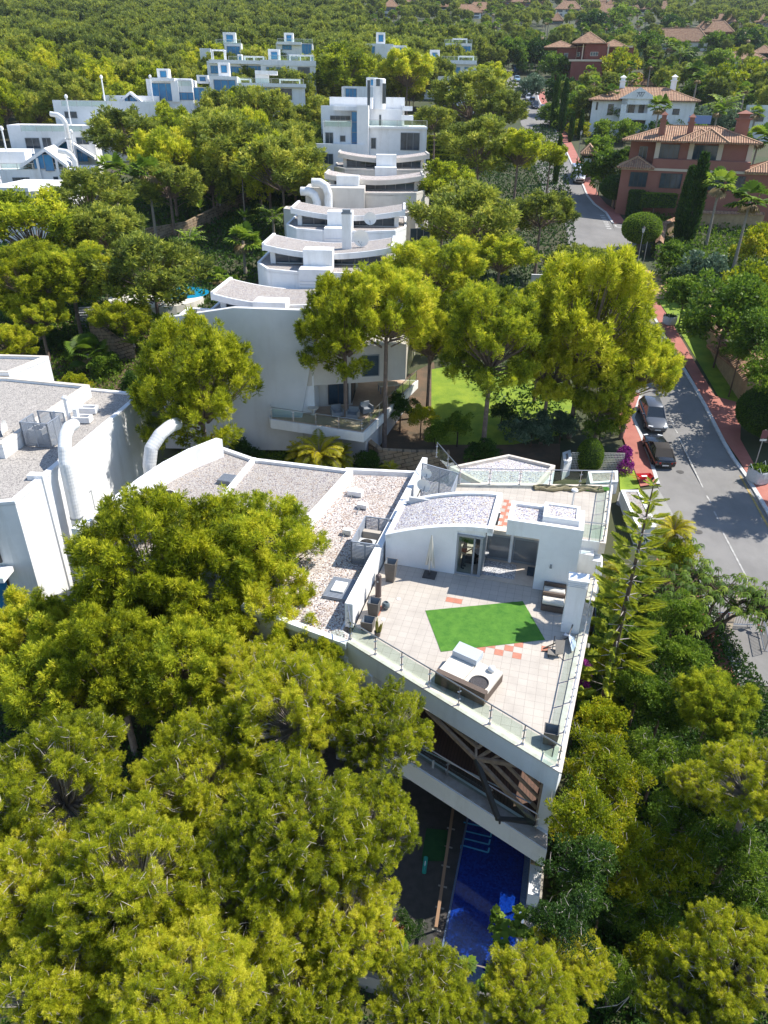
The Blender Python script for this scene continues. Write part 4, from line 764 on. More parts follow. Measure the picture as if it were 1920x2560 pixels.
# dishes and louvred screens
def dish(par_loc, label, r, rz, group=None, s=1):
    t = thing('satellite_dish', label, 'satellite dish', par_loc, rz, group); m = MB(); n = 24; prof = [(r*k/6, .28*r*(k/6)**2) for k in range(7)]
    V_ = []; 
    for rr, zz in prof:
        for j in range(n): a = 2*PI*j/n; V_.append((zz-.3*r, rr*math.cos(a), r*.95+rr*math.sin(a)*.95+zz*.3))
    m.add(V_, [(i*n+j, i*n+(j+1) % n, (i+1)*n+(j+1) % n, (i+1)*n+j) for i in range(6) for j in range(n)]); m.build('reflector', mat('dish_white', (.74, .74, .72), .5) if 'dish_white' not in bpy.data.materials else bpy.data.materials['dish_white'], t, local=True, smooth=True)
    m = MB(); m.tube([(-.1*r, 0, 0), (-.35*r, 0, r*.8)], .03, 6); m.tube([(-.2*r, 0, r*.15), (.75*r, 0, r*.75)], .02, 6); m.box(.7*r, .85*r, -.05, .05, r*.7, r*.85); m.build('mount', FRAME, t, local=True); return t
P_ = WM[V] @ Vector((-6.5, 10.7, 1.55)); dish(tuple(P_), 'lower white satellite dish inside the louvred corner of the roof', .42, -2.0)
P_ = WM[V] @ Vector((-6.42, 10.9, 2.35)); dish(tuple(P_), 'stained upper satellite dish above the other in the louvred corner', .32, -1.9)
def louvre(par, a, b, z0, z1, name='louvre_screen', m_=None):
    a, b = np.array(a, float), np.array(b, float); m = MB(); d = (b-a)/np.linalg.norm(b-a); n = int((z1-z0)/.08)
    for k in range(n): z = z0+(k+.5)*(z1-z0)/n; m.beam((*a, z), (*b, z), .05, .035)
    for q in (a, (a+b)/2, b): m.beam((*q, z0), (*q, z1), .07, .07)
    m.beam((*a, z1), (*b, z1), .07, .05); return m.build(name, m_ or LOUV, par, local=True)
t = vt('ac_enclosure', 'grey louvred enclosure round the roof air conditioner left of the parapet', 'louvre screen', -8.3, 6.2, -.13)
for a, b in [((-.75, -1.3), (.72, -1.25)), ((-.75, -1.3), (-.78, 1.4)), ((-.78, 1.4), (.72, 1.45))]: louvre(t, a, b, 0, 1.35)
m = MB(); m.box(-.7, .3, .55, .85, 0, .9); m.build('inner_panel', mat('beige_panel', (.45, .40, .34), .7), t, local=True)
def acunit(loc, rz, label, group=None):
    t = thing('air_conditioner', label, 'air conditioner', loc, rz, group); m = MB(); m.box(-.45, .45, -.4, .4, 0, .95); m.build('casing', mat('ac_casing', (.62, .62, .60), .5) if 'ac_casing' not in bpy.data.materials else bpy.data.materials['ac_casing'], t, local=True)
    m = MB(); m.lathe([(.34, .951), (.34, .97), (.3, .97), (.3, .955)], n=20); [m.beam((-.34*math.cos(a), -.34*math.sin(a), .975), (.34*math.cos(a), .34*math.sin(a), .975), .015, .015) for a in np.linspace(0, PI, 7)[:6]]; m.build('fan_grille', DFRAME, t, local=True); return t
P_ = WM[V] @ Vector((-8.45, 5.6, -.12)); acunit(tuple(P_), VA, 'white air conditioner with round fan inside the enclosure beside the parapet')
t = vt('roof_hatch', 'flat grey louvred roof hatch with white centre lying on the pink gravel', 'roof hatch', -8.9, 2.4, -.13); m = MB(); 
for k in range(18): m.box(-.6, .6, -.85+k*.096, -.85+k*.096+.06, .1, .16)
m.box(-.6, .6, -.86, .86, 0, .1); m.build('slats', LOUV, t, local=True); m = MB(); m.box(-.32, .32, -.42, .42, .165, .24); m.build('lid', WHITE, t, local=True)
for (u, v, l, sx, sy, h) in [(-10.2, 10.75, 'white vent box standing alone on the pink gravel roof', .6, .4, .3), (-10.15, 7.6, 'white vent box with pipes near the louvred enclosure', .5, .35, .35), (-11.1, 12.2, 'white open drain box at the top corner of the pink gravel roof', .9, .55, .35)]:
    t = vt('vent_box', l, 'vent box', u, v, -.13); m = MB(); m.box(-sx/2, sx/2, -sy/2, sy/2, .04, h); m.box(-sx/2+.05, sx/2-.05, -sy/2+.05, sy/2-.05, 0, .05); m.build('casing', WHITE, t, local=True); m = MB(); m.tube([(-.1, -sy/2, .1), (-.15, -sy/2-.3, .03), (-.1, -sy/2-.7, .03)], .03, 6); m.build('pipe', FRAME, t, local=True)
t = vt('louvre_enclosure', 'grey louvred roof enclosure holding the satellite dishes', 'louvre screen', -6.0, 10.9, -.1)
for a, b in [((-1.0, 1.6), (1.3, .9)), ((1.3, .9), (1.3, -1.4))]: louvre(t, a, b, 0, 2.6)
m = MB(); m.obox((.4, -.6), .9, .5, 0, 1.3); m.build('inner_panel', WHITE, t, local=True)
# the person on the phone behind the glass door
def person(loc, rz, label, top, leg, skin, pose='stand'):
    t = thing('person', label, 'person', loc, rz); me = bpy.data.meshes.new('body')
    J_ = {'pel': (0, 0, .95), 'ch': (.02, 0, 1.3), 'nk': (.03, 0, 1.48), 'hd': (.06, 0, 1.6), 'ht': (.06, 0, 1.72), 'lh': (0, .1, .9), 'lk': (.08, .11, .5), 'la': (0, .11, .08), 'lf': (.16, .12, .03), 'rh': (0, -.1, .9), 'rk': (-.04, -.11, .5), 'ra': (-.1, -.11, .08), 'rf': (.06, -.12, .03),
          'ls': (.02, .19, 1.42), 'le': (.1, .24, 1.15), 'lw': (.3, .14, 1.2), 'lm': (.37, .1, 1.23), 'rs': (.02, -.19, 1.42), 're': (.1, -.24, 1.15), 'rw': (.3, -.12, 1.22), 'rm': (.37, -.09, 1.25)}
    R_ = dict(pel=.14, ch=.15, nk=.06, hd=.1, ht=.07, lh=.1, lk=.07, la=.045, lf=.04, rh=.1, rk=.07, ra=.045, rf=.04, ls=.07, le=.045, lw=.032, lm=.03, rs=.07, re=.045, rw=.032, rm=.03)
    E_ = [('pel', 'ch'), ('ch', 'nk'), ('nk', 'hd'), ('hd', 'ht'), ('pel', 'lh'), ('lh', 'lk'), ('lk', 'la'), ('la', 'lf'), ('pel', 'rh'), ('rh', 'rk'), ('rk', 'ra'), ('ra', 'rf'), ('ch', 'ls'), ('ls', 'le'), ('le', 'lw'), ('lw', 'lm'), ('ch', 'rs'), ('rs', 're'), ('re', 'rw'), ('rw', 'rm')]
    K = list(J_); me.from_pydata([J_[k] for k in K], [(K.index(a), K.index(b)) for a, b in E_], []); o = bpy.data.objects.new('body', me); sc.collection.objects.link(o); o.parent = t
    for m_ in (top,): me.materials.append(m_)
    md = o.modifiers.new('skin', 'SKIN'); sv = me.skin_vertices[0].data
    for i, k in enumerate(K): sv[i].radius = (R_[k], R_[k]); sv[i].use_root = (k == 'pel')
    md.use_smooth_shade = True; o.modifiers.new('sub', 'SUBSURF').levels = 1; o.modifiers['sub'].render_levels = 2
    m = MB(); m.lathe([(.03, 1.5), (.075, 1.55), (.085, 1.63), (.06, 1.68)], (.085, 0), 12); m.tube([(.16, 0, 1.6), (.19, 0, 1.585)], .012, 5)
    for s_ in (-1, 1):
        bx = (.37, s_*.095, 1.24)
        for k in range(4): m.tube([(bx[0]+.03, bx[1]+(k-1.5)*.016, bx[2]), (bx[0]+.07, bx[1]+(k-1.5)*.018, bx[2]+.01), (bx[0]+.085, bx[1]+(k-1.5)*.018, bx[2]-.02)], .008, 5)
        m.tube([(bx[0]+.01, bx[1]-s_*.02, bx[2]+.01), (bx[0]+.05, bx[1]-s_*.045, bx[2]+.02)], .009, 5)
    m.build('face_and_hands', skin, t, local=True, smooth=True); m = MB(); m.lathe([(.09, 1.6), (.108, 1.66), (.09, 1.73), (.03, 1.76)], (.05, 0), 12); m.build('hair', leg, t, local=True, smooth=True)
    return t
P_ = WM[V] @ Vector((-3.25, 5.85, .06)); person(tuple(P_), VA+.2, 'person in dark clothes standing just inside the glass door, looking at hands', mat('black_clothes', (.02, .022, .03), .9), mat('black_hair', (.012, .01, .01), .6), mat('skin', (.42, .24, .16), .6))
# ---------------- other buildings ----------------
def win(par, a, b, z0, z1, gm=GLASS, fm=FRAME, div=2, pr=.05, hdiv=0, name='window'):
    """glazed window on the vertical face a->b (outside lies to the right of a->b)"""
    a, b = np.array(a[:2], float), np.array(b[:2], float); L = np.linalg.norm(b-a); d = (b-a)/L; n = np.array([d[1], -d[0]]); w_ = .07 if L < 4 else .12
    if L > 12: w_ = .16
    m = MB(); o = a+n*pr/2
    def bar(s0, s1, y0, y1, pp=pr):
        p, q = a+d*s0, a+d*s1; c = [p-n*.02, q-n*.02, q+n*pp, p+n*pp]; m.add([(*x, y0) for x in c]+[(*x, y1) for x in c], [(0, 1, 2, 3)[::1], (7, 6, 5, 4), (0, 4, 5, 1), (1, 5, 6, 2), (2, 6, 7, 3), (3, 7, 4, 0)])
    bar(0, L, z0, z0+w_); bar(0, L, z1-w_, z1)
    for k in range(div+1): s = k*(L-w_)/div; bar(s, s+w_, z0+w_, z1-w_, pr*.96)
    for k in range(hdiv): z = z0+(z1-z0)*(k+1)/(hdiv+1); bar(w_, L-w_, z-w_/2, z+w_/2, pr*.9)
    f = m.build(name, fm, par); p = MB(); e = n*pr*.4; p.quad((*(a+e), z0+w_*.5), (*(b+e), z0+w_*.5), (*(b+e), z1-w_*.5), (*(a+e), z1-w_*.5)); p.build('pane', gm, f); return f
def flat(par, poly, z0, z1, rim=.3, t=.28, wm=WHITE, rm=GRAVELW, cope=None, name='wall'):
    poly = ccw(poly); m = MB(); m.prism(poly, z0, z1); m.ring(poly, t, z1-.05, z1+rim); o = m.build(name, wm, par)
    m = MB(); m.prism(inset(poly, t*.9), z1-.03, z1+.05); m.build('roof_surface', rm, par)
    if cope: m = MB(); m.ring(poly, t+.02, z1+rim+.003, z1+rim+.05); m.build('roof_rim', cope, par)
    return o
def xy(pts, z, f=lambda x, y: (x, y)): return [U(*f(*q), z)[:2] for q in pts]
C3 = lambda x, y: (x*720/1659, 860+y*720/1659)
C6 = lambda x, y: (360+x*800/1659, 680+y*800/1659)
C4 = lambda x, y: (640+x*640/1659, 200+y*640/1659)
CA_ = lambda x, y: (x*960/1659, y*960/1659)
CB = lambda x, y: (960+x*960/1659, y*960/1659)
C5 = lambda x, y: (1280+x*640/1659, 200+y*640/1659)
# ---- left neighbour ----
L1 = thing('left_villa', 'white villa at the left edge with grey gravel roofs and sunny blank side wall', 'house', (-22, 40, -7))
r3 = [(-18.0, 50.1), (-22.5, 52), (-32, 50), (-32, 33.2), (-20.9, 33.6), (-20.24, 33.56), (-19.9, 38.3), (-20.1, 45.9)]
r3 = [(-18.2, 50.3), (-24, 51.5), (-34, 50), (-34, 33.0), (-21.0, 33.3), (-20.1, 33.5)]
flat(L1, r3, -8, 1.85, .18, .35, rm=GRAVELG)
flat(L1, [(-21.8, 49.6), (-28.4, 51), (-34.5, 50.9), (-34.5, 40), (-23.2, 39.0)], 1.4, 2.6, .22, .35, rm=GRAVELG, cope=COPE, name='upper_roof_slab')
flat(L1, [(-27.1, 55.2), (-36, 55.5), (-36, 51.1), (-28.4, 51.1)], -4, 2.9, .25, .3, rm=GRAVELG, cope=COPE, name='rear_wall')
win(L1, (-25.5, 33.1), (-21.6, 33.25), -1.8, 1.0, BLUEG, DFRAME, 3, .1); win(L1, (-25.5, 33.1), (-21.6, 33.25), -5.2, -2.6, BLUEG, DFRAME, 3, .1)
m = MB(); m.box(-34, -21.0, 31.9, 33.1, -2.3, -2.0); m.build('balcony', WHITE, L1); m = MB(); m.box(-34, -21.0, 31.9, 31.95, -2.0, -1.1); m.build('balcony_glass', CLEAR, L1)
win(L1, (-19.5, 39.6), (-19.3, 40.9), -3.2, -1.2, GLASS, FRAME, 1); win(L1, (-18.75, 46.2), (-18.65, 47.0), -1.6, .1, GLASS, FRAME, 1)
m = MB(); m.box(-20.62, -19.7, 36.2, 36.7, -7, 2.2); m.build('duct_pilaster', WHITE, L1)
def duct(name, label, pts, r, rz=0):
    t = thing(name, label, 'ventilation duct', tuple(pts[0])); m = MB(); P = []; R = []
    for a, b in zip(pts, pts[1:]):
        a, b = np.array(a), np.array(b); n = max(2, int(np.linalg.norm(b-a)/.11))
        for k in range(n): P.append(tuple(a+(b-a)*k/n)); R.append(r*(1+(.012 if k % 2 else -.006)))
    P.append(pts[-1]); R.append(r); m.tube(P, R, 18); m.build('pipe', DUCT, t, smooth=False)
    for k in (.3, .62):
        a, b = np.array(pts[0]), np.array(pts[1]); p = a+(b-a)*k; q = MB(); q.tube([tuple(p-np.array([0, 0, .05])), tuple(p+np.array([0, 0, .05]))], r*1.07, 18); q.build('clamp', FRAME, t)
    return t
duct('ventilation_duct', 'tall ribbed white duct climbing the sunny side wall of the left villa', [(-18.9, 37.2, -7), (-18.9, 37.6, 2.3), (-18.95, 38.0, 3.1), (-19.15, 38.8, 3.55), (-19.4, 40.0, 3.6), (-19.6, 41.2, 3.3)], .37)
duct('ventilation_duct', 'shorter stained ribbed duct rising between the left villa and the gravel-roofed wing', [(-15.9, 42.6, -5), (-15.9, 42.9, -.3), (-15.7, 43.2, .8), (-15.2, 43.9, 1.5), (-14.7, 44.9, 1.75), (-14.5, 45.6, 1.6)], .44)
dish((-24.0, 41.1, 2.3), 'large white satellite dish on the roof edge of the left villa', .62, .2)
t = thing('ac_enclosure', 'grey louvred air conditioning cabinet on the gravel roof of the left villa', 'louvre screen', (-21.8, 41.4, 1.95), -.15)
for a, b in [((-.9, -.7), (.9, -.7)), ((-.9, -.7), (-.9, .7)), ((.9, -.7), (.9, .7)), ((-.9, 1.2), (.9, 1.2))]: louvre(t, a, b, 0, 1.6)
acunit((-22.1, 41.5, 1.95), -.1, 'air conditioner with open fan inside the left villa roof cabinet')
t = thing('vent_pipe', 'thin white vent pipe with cap on the left villa roof', 'vent pipe', (-21.6, 44.9, 1.95)); m = MB(); m.tube([(0, 0, 0), (0, 0, 1.6)], .13, 10); m.tube([(.5, .1, 0), (.5, .1, .9)], .2, 10); m.build('pipe', WHITE, t, local=True); m = MB(); m.lathe([(.2, 1.6), (.2, 1.72), (.05, 1.85)], n=12); m.build('cap', WHITE, t, local=True)
for x, y, l in [(-20.9, 46.6, 'white open-topped drain box on the left villa roof'), (-20.7, 44.9, 'small white cap block beside the drain box on the left villa roof')]:
    t = thing('vent_box', l, 'vent box', (x, y, 1.95)); m = MB(); m.ring([(-.6, -.35), (.6, -.35), (.6, .35), (-.6, .35)], .12, 0, .4); m.build('casing', WHITE, t, local=True); m = MB(); m.box(-.5, .5, -.25, .25, .02, .1); m.build('tray', GRAVELG, t, local=True)
# ---- attached wing with the big gravel roof (villa frame) ----
Wg = thing('gravel_roof_wing', 'wide gravel roof split by a white beam and edged by a curved white wall', 'house', V0, VA); WM[Wg] = WM[V]
m = MB(); m.prism([(-23.3, 1), (-12.95, 1), (-12.7, 14.0), (-18.6, 13.8), (-21.3, 14.7), (-23.3, 13.8)], -9, .35); m.build('wall', WHITE, Wg, local=True)
m = MB(); m.ring([(-23.3, 1), (-12.85, 1), (-11.85, 14.1), (-18.6, 13.85), (-21.3, 14.8), (-23.3, 13.8)], .3, -.5, .62); m.beam((-18.6, 13.8, .5), (-17.7, 1.2, .5), .28, .35); m.build('parapet', WHITE, Wg, local=True)
m = MB(); m.prism([(-23.1, 1.2), (-13.1, 1.2), (-12.1, 13.9), (-18.6, 13.7), (-21.2, 14.5), (-23.1, 13.6)],   .3, .42); m.build('roof_surface', GRAVELW, Wg, local=True)
m = MB(); cv = [(-22.9, 1.5), (-22.75, 4.9), (-22.6, 7.5), (-22.3, 9.7), (-21.7, 11.8), (-20.8, 13.8)]
for a, b, za, zb in zip(cv, cv[1:], (1.5, 1.55, 1.6, 1.65, 1.7), (1.55, 1.6, 1.65, 1.7, 1.7)): m.add([(a[0]-.5, a[1], -8), (b[0]-.5, b[1]+.1, -8), (b[0], b[1], -8), (a[0], a[1], -8), (a[0]-.5, a[1], za), (b[0]-.5, b[1]+.1, zb), (b[0], b[1], zb), (a[0], a[1], za)], [(4, 7, 6, 5), (0, 4, 5, 1), (1, 5, 6, 2), (2, 6, 7, 3), (3, 7, 4, 0)])
m.build('curved_wall', WHITE, Wg, local=True)
t = thing('skylight', 'small slatted grey skylight tilted on the wide gravel roof', 'skylight', tuple(WM[V] @ Vector((-19.0, 10.6, .43))), VA); m = MB(); m.box(-.45, .45, -.5, .5, 0, .25); m.build('base', FRAME, t, local=True); m = MB(); [m.box(-.42, .42, -.46+k*.12, -.4+k*.12, .25, .29) for k in range(8)]; m.build('slats', LOUV, t, local=True)
for u, v, l in [(-18.4, 6.6, 'white vent box beside the beam of the wide gravel roof'), (-16.6, 6.1, 'cream vent box with slats on the wide gravel roof near the pine')]:
    t = thing('vent_box', l, 'vent box', tuple(WM[V] @ Vector((u, v, .43))), VA); m = MB(); m.box(-.25, .25, -.2, .2, .05, .35); m.build('casing', IVORY, t, local=True); m = MB(); m.box(-.3, .3, -.25, .25, .35, .4); m.build('lid', WHITE, t, local=True)
acunit(tuple(WM[V] @ Vector((-20.7, 6.6, .43))), VA, 'air conditioner against the curved white wall behind the pine top'); 
# ---- blank-walled villa with balcony ----
Mh = thing('balcony_villa', 'pale villa with a huge blank slanting wall and a glass-railed corner balcony', 'house', (-8, 56, -4))
Yw = 54.6; m = MB(); prof = [(-18.6, -4.5), (-6.95, -4.5), (-6.95, -1.3), (-5.65, 4.9), (-6.4, 5.3), (-6.45, 7.3), (-11.8, 7.4), (-17.4, 6.5)]
n = len(prof); m.add([(x, Yw, z) for x, z in prof]+[(x, Yw+.5, z) for x, z in prof], [tuple(range(n)), tuple(range(2*n-1, n-1, -1))]+[(i, n+i, n+(i+1) % n, (i+1) % n) for i in range(n)]); m.build('blank_wall', mat('grey_white_render', (.66, .66, .66), .8, col2=(.60, .60, .60), scale=.5, dirt=((.42, .38, .34), .3, .45, (1, 1, .15))), Mh)
flat(Mh, [(-18.4, 55.12), (-5.9, 55.12), (-5.0, 62), (-17.9, 64)], -4.6, 4.85, .2, .3)
m = MB(); m.prism([(-6.9, 54.9), (1.6, 57), (2.6, 64), (-6, 66)], 1.1, 4.1); m.prism([(-7, 56.6), (-3.0, 57.2), (-2.6, 62), (-7, 63)], -4.6, 1.1); m.build('upper_floor', CREAM, Mh)
win(Mh, (-4.9, 56.85), (-3.2, 57.1), -1.2, .95, GLASS, DFRAME, 2); win(Mh, (-2.95, 57.3), (-2.75, 60.5), -1.2, .9, GLASS, DFRAME, 3); win(Mh, (-2.0, 56.05), (-.6, 56.4), 1.6, 3.4, GLASS, FRAME, 1)
bp_ = [(-9.6, 54.3), (-9.4, 53.7), (-1.7, 51.2), (3.0, 63.8), (-3, 64), (-3, 57.3), (-7, 56.6), (-7, 54.3)]
m = MB(); m.prism(bp_, -2.1, -1.32); m.build('balcony_slab', WHITE, Mh); m = MB(); m.prism(inset(bp_, .15), -1.34, -1.30); m.build('balcony_floor', mat('balcony_tiles', (.50, .36, .26), .6, col2=(.42, .30, .22), scale=1.5), Mh)
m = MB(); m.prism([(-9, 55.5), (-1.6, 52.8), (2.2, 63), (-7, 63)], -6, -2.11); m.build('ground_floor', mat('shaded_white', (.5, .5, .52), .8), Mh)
WM[Mh] = WM[Mh]
def railw(par, pts, z, h=1.0, sp=1.8):
    inv = WM[par].inverted(); off = par.location.z
    P = [tuple((inv @ Vector((p[0], p[1], 0)))[:2]) for p in pts]; rail(par, P, z-off, h, sp)
railw(Mh, [(-9.4, 54.3), (-9.3, 53.8), (-1.85, 51.4), (2.8, 63.6)], -1.3)
t = thing('garden_chair_set', '', '', (0, 0, 0)); bpy.data.objects.remove(t)
for i, (x, y, r, l) in enumerate([(-4.0, 54.6, .3, 'grey armchair on the balcony nearest the blank wall'), (-2.7, 54.2, -.2, 'grey armchair on the balcony, second from the blank wall'), (-1.6, 55.4, .5, 'dark armchair on the balcony beside the corner railing')]):
    t = thing('armchair', l, 'armchair', (x, y, -1.3), r); m = MB(); m.box(-.4, .4, -.35, .35, .1, .42); m.build('seat', mat('grey_fabric', (.22, .24, .27), .9) if i == 0 else bpy.data.materials['grey_fabric'], t, local=True); m = MB(); m.box(-.4, .4, .3, .45, .1, .9); m.box(-.5, -.4, -.35, .45, .1, .65); m.box(.4, .5, -.35, .45, .1, .65); m.build('backrest', FRAME, t, local=True)
t = thing('round_table', 'round stone-coloured side table on the balcony by the blank wall', 'table', (-6.0, 54.9, -1.3)); m = MB(); m.lathe([(.45, .55), (.45, .62), (.02, .62)], n=18); m.build('tabletop', COPE, t, local=True); m = MB(); m.lathe([(.25, 0), (.1, .1), (.1, .55)], n=12); m.build('leg', COPE, t, local=True)
t = thing('dining_table', 'pale dining table on the far part of the balcony', 'table', (.2, 60.5, -1.3), .25); m = MB(); m.box(-.9, .9, -.5, .5, .7, .76); m.build('tabletop', IVORY, t, local=True); m = MB(); [m.box(x-.04, x+.04, y-.04, y+.04, 0, .7) for x in (-.8, .8) for y in (-.4, .4)]; m.build('leg', FRAME, t, local=True)
# ---- villas with curved gravel roofs climbing the slope ----
def curved_unit(label, X, Y, z, yaw, W=13.0, D=6.4, wm=WHITE, base=-11, shaft=-.8, front=None, sag=.6, pipes=False):
    t = thing('curved_roof_villa', label, 'house', (X, Y, z), yaw); h = W/2; n = 16
    zz = lambda x: sag*((abs(x)/h)**1.8)-.25; m = MB(); gm = MB(); xs_ = [-h+W*i/n for i in range(n+1)]
    for a, b in zip(xs_, xs_[1:]):
        ya, yb = -.9*(1-(a/h)**2), -.9*(1-(b/h)**2)                 # bowed in plan as well
        m.add([(a, ya, zz(a)-.55), (b, yb, zz(b)-.55), (b, D+yb, zz(b)-.55), (a, D+ya, zz(a)-.55), (a, ya, zz(a)), (b, yb, zz(b)), (b, D+yb, zz(b)), (a, D+ya, zz(a))], [(3, 2, 1, 0), (4, 5, 6, 7), (0, 1, 5, 4), (2, 3, 7, 6)])
        gm.quad((a, ya+.25, zz(a)+.02), (b, yb+.25, zz(b)+.02), (b, D+yb-.25, zz(b)+.02), (a, D+ya-.25, zz(a)+.02))
    m.box(-h-.02, -h+.25, 0, D, zz(h)-.6, zz(h)+.1); m.box(h-.25, h+.02, 0, D, zz(h)-.6, zz(h)+.1); m.build('curved_roof', wm, t, local=True); gm.build('roof_gravel', GRAVELP if wm is CREAM else GRAVELW, t, local=True)
    m = MB(); m.box(-h+.9, h-.9, .5, D, -1.55, -.62); m.box(-h+.7, -h+1.2, .3, .8, -1.6, -.3); m.box(h-1.2, h-.7, .3, .8, -1.6, -.3); m.build('upper_wall', wm, t, local=True)
    m = MB(); m.box(-h+1.25, h-1.25, .44, .47, -1.42, -.65); m.build('clerestory_glass', GLASS, t, local=True); m = MB(); [m.box(-h+1.2+k*1.32, -h+1.26+k*1.32, .38, .46, -1.45, -.62) for k in range(9)]; m.build('clerestory_frame', FRAME, t, local=True)
    fr_ = front or 4.2; P = [(-h-.6, 0), (-h+1, -fr_*.75), (-2.5, -fr_), (2.5, -fr_), (h-1, -fr_*.75), (h+.2, 0), (h+.2, D+2), (-h-.6, D+2)]
    m = MB(); m.prism(P, base, -1.6); m.ring(P, .25, -1.65, -1.36); m.build('wall', wm, t, local=True); m = MB(); m.prism(inset(P, .22), -1.62, -1.51); m.build('terrace_gravel', GRAVELP if wm is CREAM else GRAVELW, t, local=True)
    m = MB(); m.box(shaft-1.5, shaft+1.5, -fr_-.25, -fr_+1.6, -6, -1.1); m.box(shaft-1.3, shaft+1.5, -2.6, -.7, -1.8, .35); m.build('service_shaft', WHITE, t, local=True)
    m = MB(); [m.box(shaft-1.42, shaft+1.42, -fr_-.3, -fr_-.24, -5.8+k*.3, -5.8+k*.3+.06) for k in range(13)]; m.build('shaft_louvres', mat('white_louvre', (.62, .63, .65), .6) if 'white_louvre' not in bpy.data.materials else bpy.data.materials['white_louvre'], t, local=True)
    win(t, t.matrix_basis @ Vector((h-3, -fr_*.62, 0)), t.matrix_basis @ Vector((h-1, -fr_*.75, 0)), z-5, z-3) if False else None
    return t
curved_unit('nearest of the curved-roof villas, its gravel roof just above the blank slanting wall', -9.2, 63.4, 6.0, -.07, base=-10)
curved_unit('curved-roof villa with slim chimney and round white dish on its gravel', -6.0, 73.4, 8.6, -.03)
curved_unit('curved-roof villa with wide dark-speckled gravel and stained louvre shaft', -4.7, 86.6, 10.4, -.02)
curved_unit('cream curved-roof villa with two bent ducts on its tall bare side wall', -2.0, 100.5, 12.9, .0, W=12.8, wm=CREAM, shaft=-3.4)
curved_unit('uppermost curved-roof villa in cream directly below the big white block', -.9, 112.5, 14.7, .03, W=13, wm=CREAM, shaft=.2)
t = thing('roof_chimney', 'slim white chimney with vented top on the second curved roof', 'chimney', (-4.2, 75.0, 8.4)); m = MB(); m.box(-.45, .45, -.4, .4, 0, 3.3); m.build('stack', WHITE, t, local=True); m = MB(); m.box(-.5, .5, -.45, .45, 3.3, 3.4); m.box(-.4, .4, -.35, .35, 3.4, 3.7); m.build('cap', FRAME, t, local=True)
dish((-2.8, 75.4, 8.5), 'round white satellite dish beside the slim chimney on a curved roof', .85, -1.9)
dish((-2.1, 84.0, 9.4), 'rust-stained satellite dish on the louvre shaft of a curved-roof villa', .7, -1.7)
for i, (x, l) in enumerate([(-8.9, 'bent white duct on the cream villa wall, left of the pair'), (-7.5, 'bent white duct on the cream villa wall, right and taller of the pair')]): duct('ventilation_duct', l, [(x, 94.2, 3), (x, 94.6, 10.5+i), (x-.3, 94.7, 11.3+i), (x-1.0, 94.8, 11.7+i), (x-2.0, 94.9, 11.7+i)], .5)
t = thing('cream_wall_wing', 'tall bare cream side wall carrying the two bent ducts', 'house', (-4, 96, 0)); 
flat(t, [(-13.5, 97.5), (-10.5, 95.3), (2.6, 95.3), (2.6, 100), (-13.5, 100)], -1, 9.3, .1, .3, wm=CREAM, rm=GRAVELP); m = MB(); m.box(-10.4, -3.1, 95.32, 100, 9.42, 12.1); m.build('upper_wall', CREAM, t)
win(t, (2.7, 96), (5.3, 97.0), 4.5, 7.5, GLASS, FRAME, 3)
# ---- facades traced as boxes standing at their real distance ----
def fbox(par, name, rects, Y, m_, f=lambda x, y: (x, y), dz=0):
    q = MB()
    for r in rects:
        x0, y0, x1, y1 = r[:4]; dy = r[4] if len(r) > 4 else 0; dep = r[5] if len(r) > 5 else 6
        a = DY(*f(x0, y1), Y+dy); b = DY(*f(x1, y0), Y+dy); q.box(a[0], b[0], Y+dy, Y+dy+dep, G(0, Y)-1 if name == 'wall' and y1-y0 > 25 else min(a[2], b[2]), max(a[2], b[2]))
    return q.build(name, m_, par)
def fwin(par, rects, Y, gm=GLASS, fm=FRAME, f=lambda x, y: (x, y), div=2, hdiv=0):
    for r in rects:
        x0, y0, x1, y1 = r[:4]; dy = r[4] if len(r) > 4 else 0; dv = r[5] if len(r) > 5 else div
        a = DY(*f(x0, y1), Y+dy); b = DY(*f(x1, y0), Y+dy); win(par, (a[0], Y+dy), (b[0], Y+dy), a[2], b[2], gm, fm, dv, .09, hdiv)
def frail(par, x0, x1, yb, Y, f, dy=0, h=1.0, dep=4):
    a = DY(*f(x0, yb), Y+dy); b = DY(*f(x1, yb), Y+dy); z = (a[2]+b[2])/2; n = max(2, int((b[0]-a[0])/2)); q = MB(); 
    for k in range(n+1): x = a[0]+(b[0]-a[0])*k/n; q.box(x-.04, x+.04, Y+dy-.04, Y+dy+.04, z, z+h)
    q.box(a[0], b[0], Y+dy-.05, Y+dy+.05, z+h-.06, z+h); o = q.build('railing', STEEL, par); g_ = MB(); g_.box(a[0], b[0], Y+dy-.012, Y+dy+.012, z+.1, z+h-.1); g_.build('railing_glass', CLEAR, o)
B5 = thing('white_block_villa', 'tall white cubic villa with round turret and blue stair window above the curved roofs', 'house', DY(920, 440, 128))
fbox(B5, 'wall', [(715, 312, 1108, 560, 0, 10), (440, 270, 618, 560, -1, 11), (655, 165, 728, 560, -2.2, 6), (330, 415, 620, 560, -1.5, 4), (430, 170, 720, 560, 4, 8), (735, 190, 950, 400, 5, 8), (480, 113, 755, 300, 9, 8), (820, 113, 965, 300, 9, 8), (345, 418, 700, 480, -2.5, 3)], 128, WHITE, C4)
fbox(B5, 'roof_slab', [(700, 306, 1112, 314, -.3, 11), (500, 172, 660, 196, 1.5, 5), (950, 170, 1015, 200, 4, 6), (940, 232, 1020, 262, 2, 6)], 128, WHITE, C4)
fwin(B5, [(620, 205, 657, 470, -1.05, 1)], 128, BLUEG, FRAME, C4, hdiv=3)
